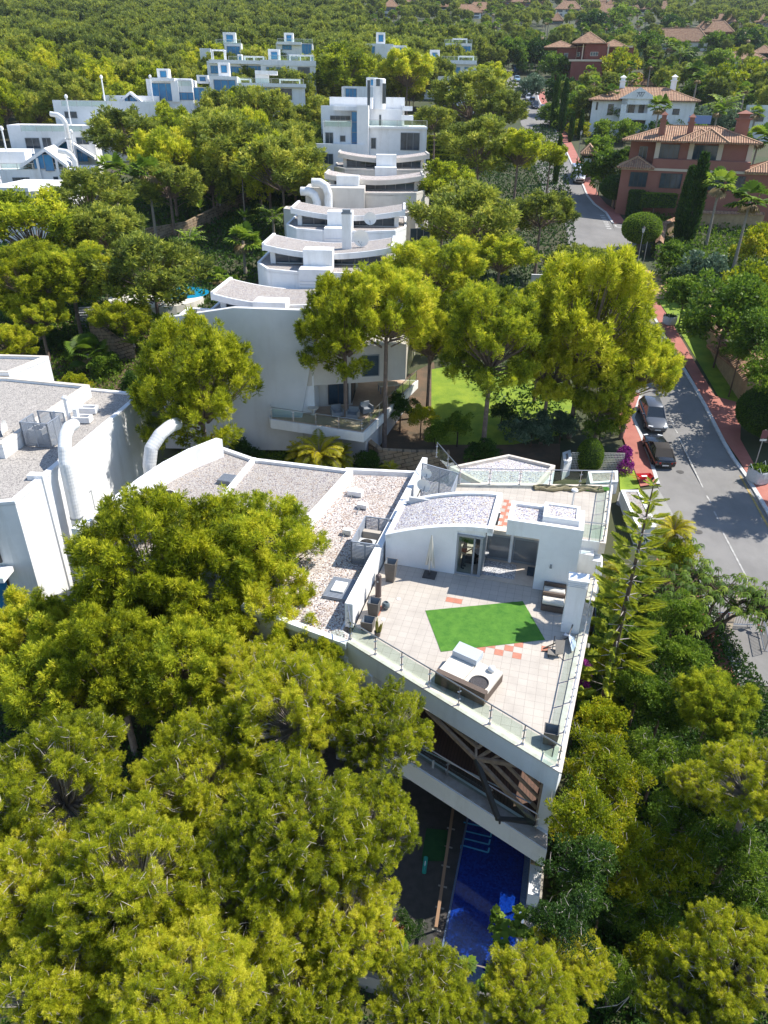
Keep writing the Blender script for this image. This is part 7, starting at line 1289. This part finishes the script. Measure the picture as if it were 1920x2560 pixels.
# garden ground cover
def cover(name, label, poly, n, L, mt, h=.15, seed=1):
    P = ccw([UG(*p)[:2] for p in poly]); rg = np.random.default_rng(seed); X = rg.uniform(min(p[0] for p in P), max(p[0] for p in P), n*2); Y = rg.uniform(min(p[1] for p in P), max(p[1] for p in P), n*2); ins = np.zeros(len(X), bool); j = len(P)-1
    for i in range(len(P)):
        c_ = ((P[i][1] > Y) != (P[j][1] > Y)) & (X < (P[j][0]-P[i][0])*(Y-P[i][1])/(P[j][1]-P[i][1]+1e-9)+P[i][0]); ins ^= c_; j = i
    X, Y = X[ins][:n], Y[ins][:n]; Z = np.where(Y < 55, -4.8+.07*(Y-55), -4.8+.155*(Y-55))+rg.uniform(0, h, len(X)); lb = LB(); lb.add(blades(rg, np.stack([X, Y, Z], 1), np.tile([0, 0, 1.], (len(X), 1)), 3, L, L*.45, .8), np.repeat(rg.uniform(.1, .9, len(X)), 3)); o = lb.build(name, mt); tag(o, label, 'ground cover', kind='stuff')
cover('ground_cover', 'ivy and low plants covering the slope between the villas', [(480, 1090), (760, 1110), (900, 1175), (1130, 1180), (1130, 1260), (480, 1260)], 9000, .22, LEAF_G)
cover('ground_cover', 'low plants in the beds behind the left villa', [(130, 790), (520, 800), (560, 1000), (380, 1040), (130, 960)], 7000, .28, LEAF_G, .4, 2)
cover('ground_cover', 'undergrowth in the middle gardens', [(0, 480), (700, 430), (820, 520), (560, 800), (0, 900)], 14000, .5, LEAF_D, .7, 3)
cover('ground_cover', 'undergrowth below the pines right of the curved roofs', [(1000, 420), (1400, 300), (1440, 600), (1400, 1130), (1080, 900)], 12000, .45, LEAF_D, .6, 4)
cover('ground_cover', 'undergrowth of the right-hand gardens', [(1600, 480), (1990, 420), (1990, 950), (1800, 900), (1640, 700)], 12000, .5, LEAF_G, .9, 5)
cover('ground_cover', 'undergrowth of the thicket right of the pool', [(1470, 1480), (1700, 1400), (1960, 1800), (2100, 2900), (1340, 2900), (1370, 2200), (1440, 1800)], 30000, .2, LEAF_D, .5, 6)
cover('ground_cover', 'undergrowth under the foreground pines', [(-300, 1500), (720, 1500), (900, 2000), (1100, 2500), (1100, 3000), (-300, 3000)], 16000, .2, LEAF_D, .3, 7)
# ---------------- woods on the slope ----------------
def blocked(px, py, Yv):
    boxes = [(370, 175, 770, 310, 180), (480, 120, 800, 215, 205), (-50, 225, 420, 560, 165), (790, 200, 1120, 480, 140), (1170, 150, 1400, 620, 330), (1455, 205, 1760, 345, 190), (1540, 310, 1940, 480, 140), (1370, 85, 1590, 185, 272), (1600, 85, 1800, 130, 262), (1050, 100, 1200, 210, 245), (555, 70, 605, 150, 235), (690, 75, 800, 135, 245), (930, 75, 985, 135, 245), (1105, 80, 1190, 150, 270), (1720, 75, 1840, 120, 310), (1690, 175, 1800, 215, 225), (1780, 140, 1920, 180, 250)]
    for r in FARV: boxes.append((960+(r[0]-4)*.5787, r[1]*.5787-4, 960+(r[2]+4)*.5787, r[1]*.5787+(r[3]-r[1])*.3, 700))
    boxes += VRECT
    return any(b[0] < px < b[2] and b[1] < py < b[3] and Yv < b[4] for b in boxes)
rg = np.random.default_rng(21); cand = []
for i in range(7000):
    Yv = 118+ (rg.uniform(0, 1)**1.3)*620; Xv = rg.uniform(-.64, .64)*(Yv+20); px, py = proj(Xv, Yv, G(Xv, Yv)+5)
    if not (-60 < px < 1980 and py > -60) or py > 560: continue
    if px > 760 and py > 230 and px < 1400: continue
    cand.append((Yv, Xv, px, py))
cand.sort(); sel = []; grid = {}
for Yv, Xv, px, py in cand:
    r = 4.3 if Yv < 330 else 5.0; key = (int(Xv//r), int(Yv//r))
    if any((kx, ky) in grid and (grid[(kx, ky)][0]-Xv)**2+(grid[(kx, ky)][1]-Yv)**2 < r*r for kx in range(key[0]-1, key[0]+2) for ky in range(key[1]-1, key[1]+2)): continue
    grid[key] = (Xv, Yv)
    if blocked(px, py, Yv) or any((px-a_[0])**2/a_[2]**2+(py-a_[1])**2/a_[3]**2 < 1 for a_ in ((60, 22, 42, 9), (390, 12, 60, 9), (250, 8, 30, 7), (480, 20, 22, 6))): continue
    right = px > 940+max(0, (260-py))*-.2 and not (px < 1250 and py > 95)
    sel.append((Yv, Xv, px, py, right))
npine = 0; nb = 0; npalm = 0; far = []
for i, (Yv, Xv, px, py, right) in enumerate(sel):
    u = rg.uniform(0, 1); s = rg.uniform(.62, 1.4)
    if not right:
        if npine < 215: o = place(PINES[2][i % 5], USED, (Xv, Yv, G(Xv, Yv)), i*2.4 % 6.28, (s*.85, s*.85, s*.85), 'pine in the dense wood covering the left hillside', 'pines of the hillside wood'); set_height(o, 6.2); o['category'] = 'pine tree'; npine += 1
        else: far.append((Xv, Yv, s))
    elif Yv > 175:
        if u < .22 and npalm < 120: o = place(FANP[2], USED, (Xv, Yv, G(Xv, Yv)), i*2.4 % 6.28, (1.2, 1.2, 1.2), 'palm among the distant villas of the upper right hillside', 'palms among the distant villas'); set_height(o, rg.uniform(4.5, 7)); o['category'] = 'palm tree'; npalm += 1
        elif u < .80 and nb < 230: k = [0, 1, 1, 2, 3, 1][i % 6]; o = place(BUSH[2][k], USED, (Xv, Yv, G(Xv, Yv)), i*2.4 % 6.28, (s*.95, s*.95, s*.85), 'leafy tree among the distant villas of the upper right hillside', 'garden trees among the distant villas'); set_height(o, 2.2); o['category'] = 'tree'; nb += 1
        else: far.append((Xv, Yv, s*.6))
for px_, py_, a_, b_ in ((60, 26, 50, 11), (390, 16, 70, 11), (250, 12, 36, 8), (480, 24, 26, 7)): gpoly('rocky_clearing', [(px_+a_*math.cos(k*PI/5)*(1+.2*math.sin(k*3)), py_+b_*math.sin(k*PI/5)) for k in range(10)], mat('bare_rock', (.42, .36, .28), .95, col2=(.22, .20, .12), scale=.25, detail=9) if 'bare_rock' not in bpy.data.materials else bpy.data.materials['bare_rock'], 1.2)
# the rest of the wood as one mass
pr = np.empty(len(PINES[2][2].children[0].data.vertices)*3 if False else 0)
def crown_arr(root):
    me = [c_ for c_ in root.children if c_.name.startswith('crown')][0].data; v = np.empty(len(me.vertices)*3, np.float32); me.vertices.foreach_get('co', v); t_ = np.empty(len(me.polygons), np.float32); me.attributes['tint'].data.foreach_get('value', t_); return v.reshape(-1, 4, 3), t_
src = [crown_arr(PINES[2][k]) for k in (2, 3)]; lb = LB()
for i, (Xv, Yv, s) in enumerate(far):
    V_, T4 = src[i % 2]; step = 3 if Yv < 450 else 5; q_ = V_[i % step::step]; a = i*2.4; ca, sa = math.cos(a), math.sin(a); R_ = np.array([[ca, sa, 0], [-sa, ca, 0], [0, 0, 1]], np.float32)
    cc = q_.mean(1, keepdims=True); q_ = cc+(q_-cc)*(1.75 if step == 3 else 2.4); lb.add(q_@R_*s*.95+np.array([Xv, Yv, G(Xv, Yv)+5.5], np.float32), np.clip(T4[i % step::step]*.7+rg.uniform(-.05, .35), 0, 1))
o = lb.build('distant_pine_wood', PINE_F); tag(o, 'dense distant pine wood covering the top of the hillside', 'wood', kind='stuff')
print('woods', npine, nb, npalm, len(far))
# ---------------- vehicles and street things ----------------
def paint(name, c, r=.25): 
    m, n, b = NM(name); b.inputs['Base Color'].default_value = (*c, 1); b.inputs['Roughness'].default_value = r; b.inputs['Metallic'].default_value = .3; b.inputs['Coat Weight'].default_value = .6; return m
CARG = mat('car_glass', (.02, .025, .03), .05, spec=1.0); TYRE = mat('tyre_rubber', (.02, .02, .02), .9); RIM = mat('wheel_rim', (.35, .35, .36), .3, metal=.8); LAMPR = mat('tail_lamp', (.35, .01, .01), .2); LAMPW = mat('head_lamp', (.7, .72, .75), .1); PLATE = mat('number_plate', (.7, .7, .68), .5); BLK = mat('black_trim', (.015, .015, .016), .4)
def loft(m, secs, n=18):
    """secs: list of (x, halfwidth, zlow, zhigh, roundness)"""
    V_ = []
    for x, hw, z0, z1, rd in secs:
        for j in range(n):
            a = 2*PI*(j+.5)/n; c, s = math.cos(a), math.sin(a); e = rd; V_.append((x, math.copysign(abs(c)**e, c)*hw, (z0+z1)/2+math.copysign(abs(s)**e, s)*(z1-z0)/2))
    k = len(secs); fs = [(i*n+j, (i+1)*n+j, (i+1)*n+(j+1) % n, i*n+(j+1) % n) for i in range(k-1) for j in range(n)]+[tuple(range(n)), tuple((k-1)*n+j for j in range(n-1, -1, -1))]
    m.add(V_, fs)
def car(name, label, loc, rz, col, roofc=None, L=4.6, W=1.85, Hh=1.42, kind='sedan', slope=0, group=None):
    t = thing(name, label, 'car' if kind != 'van' else 'van', loc, rz, group); t.rotation_euler = (0, -slope, rz) if False else (0, 0, rz); h = L/2; w_ = W/2; m = MB()
    if kind == 'van': loft(m, [(-h, w_*.92, .35, 2.0, .25), (-h+.1, w_, .3, 2.45, .22), (h-1.5, w_, .3, 2.5, .22), (h-.9, w_*.98, .3, 2.2, .25), (h-.55, w_*.96, .3, 1.35, .3), (h, w_*.85, .4, 1.05, .4)])
    else: loft(m, [(-h, w_*.78, .42, .85, .5), (-h+.12, w_*.93, .28, .98, .4), (-h+.7, w_, .22, 1.0, .35), (0, w_, .2, .97, .35), (h-1.2, w_, .22, .93, .35), (h-.35, w_*.95, .26, .82, .4), (h, w_*.74, .36, .66, .5)])
    m.build('body', col, t, local=True, smooth=True)
    if kind != 'van':
        x0, x1, x2, x3 = (-h+.55, -h+1.25, h-2.35, h-1.5) if kind == 'sedan' else (-h+.25, -h+.7, h-2.2, h-1.35); m = MB(); a, b = w_*.86, w_*.66
        m.add([(x0, -a, .93), (x3, -a, .9), (x3, a, .9), (x0, a, .93), (x1, -b, Hh-.03), (x2, -b, Hh-.03), (x2, b, Hh-.03), (x1, b, Hh-.03)], [(4, 5, 6, 7), (0, 1, 5, 4), (1, 2, 6, 5), (2, 3, 7, 6), (3, 0, 4, 7)]); m.build('window', CARG, t, local=True)
        m = MB(); m.add([(x1-.04, -b-.03, Hh-.05), (x2+.04, -b-.03, Hh-.05), (x2+.04, b+.03, Hh-.05), (x1-.04, b+.03, Hh-.05), (x1+.1, -b+.12, Hh+.03), (x2-.1, -b+.12, Hh+.03), (x2-.1, b-.12, Hh+.03), (x1+.1, b-.12, Hh+.03)], [(4, 5, 6, 7), (0, 1, 5, 4), (1, 2, 6, 5), (2, 3, 7, 6), (3, 0, 4, 7)])
        for s_ in (-1, 1): m.beam((x0, s_*a*1.0, .95), (x1, s_*(b+.01), Hh-.02), .1, .05); m.beam((x3, s_*a*1.0, .92), (x2, s_*(b+.01), Hh-.02), .07, .05); m.beam(((x1+x2)/2, s_*(a+.0), .95), ((x1+x2)/2, s_*(b+.01), Hh-.02), .08, .04)
        if roofc: m.add([(x0+.05, -a*.9, .99), (x0+.05, a*.9, .99), (x1, b, Hh), (x1, -b, Hh)], [(0, 3, 2, 1)])
        m.build('roof', roofc or col, t, local=True, smooth=True)
        if roofc: m = MB(); m.add([(x0+.22, -.42, 1.09), (x0+.22, .42, 1.09), (x0+.5, .36, 1.27), (x0+.5, -.36, 1.27)], [(0, 3, 2, 1)]); m.build('window', CARG, t, local=True)
    else:
        m = MB(); m.add([(h-.60, -w_*.86, 1.3), (h-.60, w_*.86, 1.3), (h-.99, w_*.8, 2.12), (h-.99, -w_*.8, 2.12)], [(0, 1, 2, 3)]); m.box(h-2.3, h-1.15, -w_-.012, -w_+.02, 1.3, 1.95); m.box(h-2.3, h-1.15, w_-.02, w_+.012, 1.3, 1.95); m.build('window', CARG, t, local=True)
        m = MB(); m.box(h-.06, h+.02, -w_*.7, w_*.7, .45, .8); m.build('grille', BLK, t, local=True)
    for sx in (-1, 1):
        for sy in (-1, 1):
            cx_, r = sx*(h-.88), .33; m = MB(); P = [(cx_, sy*(w_-.22), r), (cx_, sy*(w_+.01), r)]; m.tube(P, r, 18); o = m.build('wheel', TYRE, t, local=True, smooth=True); m = MB(); m.tube([(cx_, sy*(w_-.05), r), (cx_, sy*(w_+.025), r)], r*.62, 12); m.build('rim', RIM, o, local=True, smooth=True)
    for sy in (-1, 1):
        q = MB(); q.obox((-h+.1, sy*w_*.66), .16, .42, .68, .84, -sy*.25); q.build('tail_light', LAMPR, t, local=True); q = MB(); q.obox((h-.18, sy*w_*.66), .22, .4, .60, .74, sy*.35); q.build('headlight', LAMPW, t, local=True)
        q = MB(); q.obox((h-1.75 if kind != 'van' else h-1.1, sy*(w_+.1)), .12, .22, .93 if kind != 'van' else 1.5, 1.06 if kind != 'van' else 1.8); q.build('mirror', col, t, local=True)
    m = MB(); m.box(-h-.03, -h+.05, -.26, .26, .5, .61); m.build('number_plate', PLATE, t, local=True); m = MB(); m.box(h-.03, h+.03, -.26, .26, .38, .48); m.build('number_plate', PLATE, t, local=True); m = MB(); m.box(-h+.0, -h+.04, -w_*.6, w_*.6, .3, .42); m.box(h-.06, h+.0, -w_*.6, w_*.6, .24, .36); m.build('bumper_trim', BLK, t, local=True)
    return t
def road_dir(p):
    P = KRw; i = min(range(len(P)), key=lambda i: (P[i][0]-p[0])**2+(P[i][1]-p[1])**2); i = min(max(i, 1), len(P)-2); d = P[i+1]-P[i-1]; return math.atan2(d[1], d[0])
def tilt(o, p, fwd):
    """lay a vehicle on the sloping road"""
    sl = .07 if p[1] < 55 else .155; rz = fwd; n = Vector((0, -sl, 1)).normalized(); f_ = Vector((math.cos(rz), math.sin(rz), 0)); f_ = (f_-n*f_.dot(n)).normalized(); l_ = n.cross(f_); o.rotation_euler = Matrix((f_, l_, n)).transposed().to_euler()
    o.location = (p[0], p[1], G(0, p[1])+.045)
p = UG(1642, 1140); o = car('convertible_car', 'black convertible with dark soft top parked at the kerb, rear towards us', p, 0, paint('black_paint', (.012, .013, .016)), mat('soft_top', (.035, .03, .028), .9)); tilt(o, p, road_dir(p))
p = UG(1628, 1052); o = car('parked_suv', 'grey car parked at the kerb half under the pine, nose towards us', p, 0, paint('grey_paint', (.10, .11, .13)), kind='suv', L=4.8, W=1.95, Hh=1.62); tilt(o, p, road_dir(p)+PI)
p = UG(1443, 452); o = car('white_van', 'white van coming down the road beside the red pavement', p, 0, paint('white_paint', (.72, .73, .75), .3), kind='van', L=5.4, W=2.05); tilt(o, p, road_dir(p)+PI)
for x, y, c_, l, kd in [(1313, 238, (.03, .03, .035), 'small dark car highest of the parked row on the upper road', 'sedan'), (1321, 246, (.6, .6, .62), 'silver car second in the parked row on the upper road', 'suv'), (1330, 256, (.16, .22, .32), 'blue-grey car third in the parked row on the upper road', 'suv'), (1338, 266, (.05, .07, .12), 'dark blue car fourth in the parked row on the upper road', 'suv'), (1360, 288, (.55, .55, .55), 'white van lowest in the parked row on the upper road', 'van'), (1287, 181, (.02, .06, .10), 'dark van stopped at the top bend of the road', 'van'), (1292, 199, (.35, .50, .62), 'pale blue car just below the dark van at the bend', 'sedan')]:
    p = UG(x, y+4); o = car('parked_car' if kd != 'van' else 'parked_van', l, p, 0, paint('paint_'+l.split()[0]+l.split()[1], c_), kind=kd, L=4.4 if kd != 'van' else 5, W=1.8, Hh=1.5, group='vehicles on the upper road'); tilt(o, p, road_dir(p)+PI)
# lamps
def lamp(label, foot, h, style=0):
    t = thing('street_lamp', label, 'street lamp', foot); m = MB(); m.lathe([(.16, -.3), (.16, .1), (.09, .35), (.06, .5), (.05, h-.6), (.09, h-.55)], n=10); m.build('post', mat('lamp_post_grey', (.30, .31, .30), .6) if 'lamp_post_grey' not in bpy.data.materials else bpy.data.materials['lamp_post_grey'], t, local=True, smooth=True)
    m = MB(); m.lathe([(.12, h-.55), (.22, h-.05), (.24, h)], n=6); m.build('lantern', mat('lantern_glass', (.55, .56, .54), .2) if 'lantern_glass' not in bpy.data.materials else bpy.data.materials['lantern_glass'], t, local=True); m = MB(); m.lathe([(.28, h+.003), (.12, h+.2), (.03, h+.32)], n=6); m.build('lantern_cap', DFRAME, t, local=True); return t
lamp('lantern street lamp in front of the mushroom-clipped tree at the junction', UG(1594, 655), 4.4); lamp('lantern street lamp beside the clipped trees near the white van', UG(1490, 488), 3.6); lamp('lantern street lamp rising beside the cypress row above the van', UG(1444, 398), 5)
def pole(label, foot, h, r=.04, name='sign_pole', cat='pole', plate=None):
    t = thing(name, label, cat, foot); m = MB(); m.tube([(0, 0, -.2), (0, 0, h)], r, 8); m.build('post', mat('galvanised', (.38, .38, .38), .5, metal=.4) if 'galvanised' not in bpy.data.materials else bpy.data.materials['galvanised'], t, local=True)
    if plate: m = MB(); m.box(-.28, .28, -.06, -.045, h-.75, h-.02); m.build('sign_plate', plate, t, local=True); m = MB(); m.box(-.28, .28, -.066, -.061, h-.98, h-.80); m.build('lower_plate', WHITE, t, local=True)
    return t
pole('plain grey pole beside the lantern lamp at the junction', UG(1607, 666), 3.2); pole('thin grey pole on the near pavement next to the parked cars', UG(1560, 1085), 2.8); pole('thin pole beside the mushroom-clipped tree before the salmon villa', UG(1630, 545), 3.0)
pole('road sign seen from behind beside the big sack at the right edge', UG(1887, 1165), 3.3, .045, 'road_sign', 'road sign', mat('sign_back', (.22, .08, .10), .6))
# big bags
def bag(label, foot, s, fill):
    t = thing('builders_bag', label, 'bag', foot, .4); m = MB(); n = 20; V_ = []; rg_ = np.random.default_rng(3); prof = [(0.40, 0), (.50, .12), (.54, .4), (.52, .66), (.50, .74)]
    for r, z in prof:
        for j in range(n): a = 2*PI*j/n; e = .55; c, s_ = math.cos(a), math.sin(a); V_.append((math.copysign(abs(c)**e, c)*r*s*rg_.uniform(.95, 1.04), math.copysign(abs(s_)**e, s_)*r*s*rg_.uniform(.95, 1.04), z*s*1.1+rg_.uniform(-.02, .02)))
    m.add(V_, [(i*n+j, i*n+(j+1) % n, (i+1)*n+(j+1) % n, (i+1)*n+j) for i in range(4) for j in range(n)]+[tuple(range(n-1, -1, -1))]); [m.tube([(sx*.45*s, sy*.45*s, .75*s), (sx*.52*s, sy*.3*s, 1.05*s), (sx*.45*s, sy*.1*s, .78*s)], .025, 5) for sx in (-1, 1) for sy in (-1, 1)]; m.build('sack', mat('white_sacking', (.60, .62, .64), .85, col2=(.50, .52, .55), scale=5) if 'white_sacking' not in bpy.data.materials else bpy.data.materials['white_sacking'], t, local=True)
    lb_ = LB(); k = 500; P = np.stack([rg_.uniform(-.42, .42, k)*s, rg_.uniform(-.42, .42, k)*s, rg_.uniform(.6, .86, k)*s], 1); lb_.add(blades(rg_, P, np.tile([0, 0, 1.], (k, 1)), 2, .16*s, .07*s, .9), rg_.uniform(0, 1, k*2)); q = lb_.build('garden_waste', fill); q.parent = t
    return t
bag('white builders bag full of cuttings on the right pavement edge, nearest', UG(1893, 1205), 1.5, LEAF_DRY if False else LEAF_G); bag('pale builders bag standing farther up the red pavement', UG(1672, 812), 1.25, LEAF_D)
# wheelbarrow
p = UG(1608, 1205); t = thing('wheelbarrow', 'bright red wheelbarrow at the end of the near pavement', 'wheelbarrow', (p[0], p[1], p[2]+.13), .15); rm = mat('red_steel', (.62, .02, .02), .35); m = MB()
m.add([(-.55, -.3, .35), (.5, -.25, .3), (.5, .25, .3), (-.55, .3, .35), (-.75, -.42, .62), (.75, -.38, .62), (.75, .38, .62), (-.75, .42, .62)], [(0, 1, 2, 3), (0, 4, 5, 1), (1, 5, 6, 2), (2, 6, 7, 3), (3, 7, 4, 0)]); m.add([(-.52, -.28, .37), (.48, -.23, .32), (.48, .23, .32), (-.52, .28, .37), (-.72, -.4, .62), (.72, -.36, .62), (.72, .36, .62), (-.72, .4, .62)], [(3, 2, 1, 0), (1, 5, 4, 0), (2, 6, 5, 1), (3, 7, 6, 2), (0, 4, 7, 3)]); m.build('tray', rm, t, local=True)
m = MB(); [m.tube([(-1.35, s*.3, .6), (-.5, s*.26, .32), (.75, s*.08, .2)], .02, 6) for s in (-1, 1)]; [m.tube([(-.5, s*.26, .32), (-.55, s*.28, 0)], .02, 6) for s in (-1, 1)]; m.build('frame', rm, t, local=True); m = MB(); m.tube([(.85, -.04, .2), (.85, .04, .2)], .2, 16); m.build('wheel', TYRE, t, local=True); m = MB(); m.box(-.3, .25, -.15, .12, .4, .52); m.build('load', WHITE, t, local=True); t.scale = (.82, .82, .82)
# barriers
def barrier(label, a, b, tape=True):
    a, b = np.array(a), np.array(b); t = thing('crowd_barrier', label, 'barrier', tuple(a), group='metal barriers on the road'); m = MB(); d = (b-a); h = 1.05; up = np.array([0, 0, 1])
    m.tube([tuple(a+up*.2), tuple(a+up*h), tuple(b+up*h), tuple(b+up*.2), tuple(a+up*.2)], .03, 6)
    for k in range(1, 16): m.tube([tuple(a+d*k/16+up*.2), tuple(a+d*k/16+up*h)], .012, 5)
    s = np.cross(nrmz(d), up)*.3
    for f_ in (.12, .88): c_ = a+d*f_; m.tube([tuple(c_-s), tuple(c_+up*.2), tuple(c_+s)], .02, 5)
    m.build('rails', STEEL, t); m = MB()
    if tape:
        n = 24
        for k in range(n): q0, q1 = a+d*k/n+up*(.97+.03*math.sin(k)), a+d*(k+1)/n+up*(.97+.03*math.sin(k+1)); m.beam(tuple(q0), tuple(q1), .03, .07, m=k % 2)
        m.build('striped_tape', [mat('red_tape', (.55, .04, .05), .5) if 'red_tape' not in bpy.data.materials else bpy.data.materials['red_tape'], WHITE], t)
    return t
q0 = UG(1785, 1565); q1 = UG(1884, 1568); barrier('metal crowd barrier with red-white tape across the road edge', q0, q1); q2 = UG(1897, 1580); q3 = UG(1909, 1635); barrier('second metal barrier turned towards us at the right edge', q2, q3, False)
t = thing('warning_lamp', 'orange warning lamps with knotted red-white tape where the barriers meet', 'warning light', tuple(np.array(q1)+np.array([0, 0, .0]))); m = MB(); m.lathe([(.04, q1[2]+.9), (.04, q1[2]+1.1), (.14, q1[2]+1.12), (.14, q1[2]+1.32), (.05, q1[2]+1.36)], (q1[0], q1[1]), 12); m.lathe([(.04, q1[2]+.9), (.13, q1[2]+1.0), (.13, q1[2]+1.18), (.05, q1[2]+1.2)], (q1[0]+.3, q1[1]-.25), 12); m.build('lamp', mat('orange_plastic', (.85, .22, .01), .4), t); m = MB(); [m.beam((q1[0]+.1*math.sin(k), q1[1]-.12*k, q1[2]+1.0-.1*k), (q1[0]+.1*math.sin(k+1), q1[1]-.12*(k+1), q1[2]+.9-.1*k), .05, .09, m=k % 2) for k in range(8)]; m.build('striped_tape', [bpy.data.materials['red_tape'], WHITE], t)
# low open trench edge by the barrier
c = UG(1830, 1540); t = thing('concrete_kerb_block', 'low concrete kerb edge behind the barrier', 'kerb block', c, -.55); m = MB(); m.box(-.15, .2, -2.5, 3.2, -.1, .35); m.build('block', mat('raw_concrete', (.30, .25, .19), .95, col2=(.22, .18, .14), scale=2), t, local=True)
# ---------------- cleanup of unused prototypes ----------------
def kill(o):
    for c_ in list(o.children): kill(c_)
    bpy.data.objects.remove(o)
for pr_ in [x for L_ in list(PINES.values())+list(BUSH.values()) for x in L_]+[FANP[0], FANP[2], FEATH[0], FEATH[2], FEATY, CYP]:
    if not USED.get(pr_): kill(pr_)
for o in bpy.data.objects:
    if o.parent is None and o.type in ('EMPTY', 'MESH') and 'h' in o: del o['h']

# ---------------- air ----------------
HZ = bpy.data.materials.new('haze_air'); HZ.use_nodes = True; n_ = HZ.node_tree; n_.nodes.remove(n_.nodes['Principled BSDF']); pv = n_.nodes.new('ShaderNodeVolumePrincipled'); pv.inputs['Color'].default_value = (.80, .88, 1, 1); pv.inputs['Density'].default_value = .00009; pv.inputs['Anisotropy'].default_value = .3
n_.links.new(pv.outputs[0], n_.nodes['Material Output'].inputs['Volume'])
hz = MB(); hz.box(-490, 710, -40, 910, -14, 150).build('haze', HZ)['kind'] = 'stuff'; bpy.data.objects['haze']['label'] = 'thin daylight haze over the whole hillside'
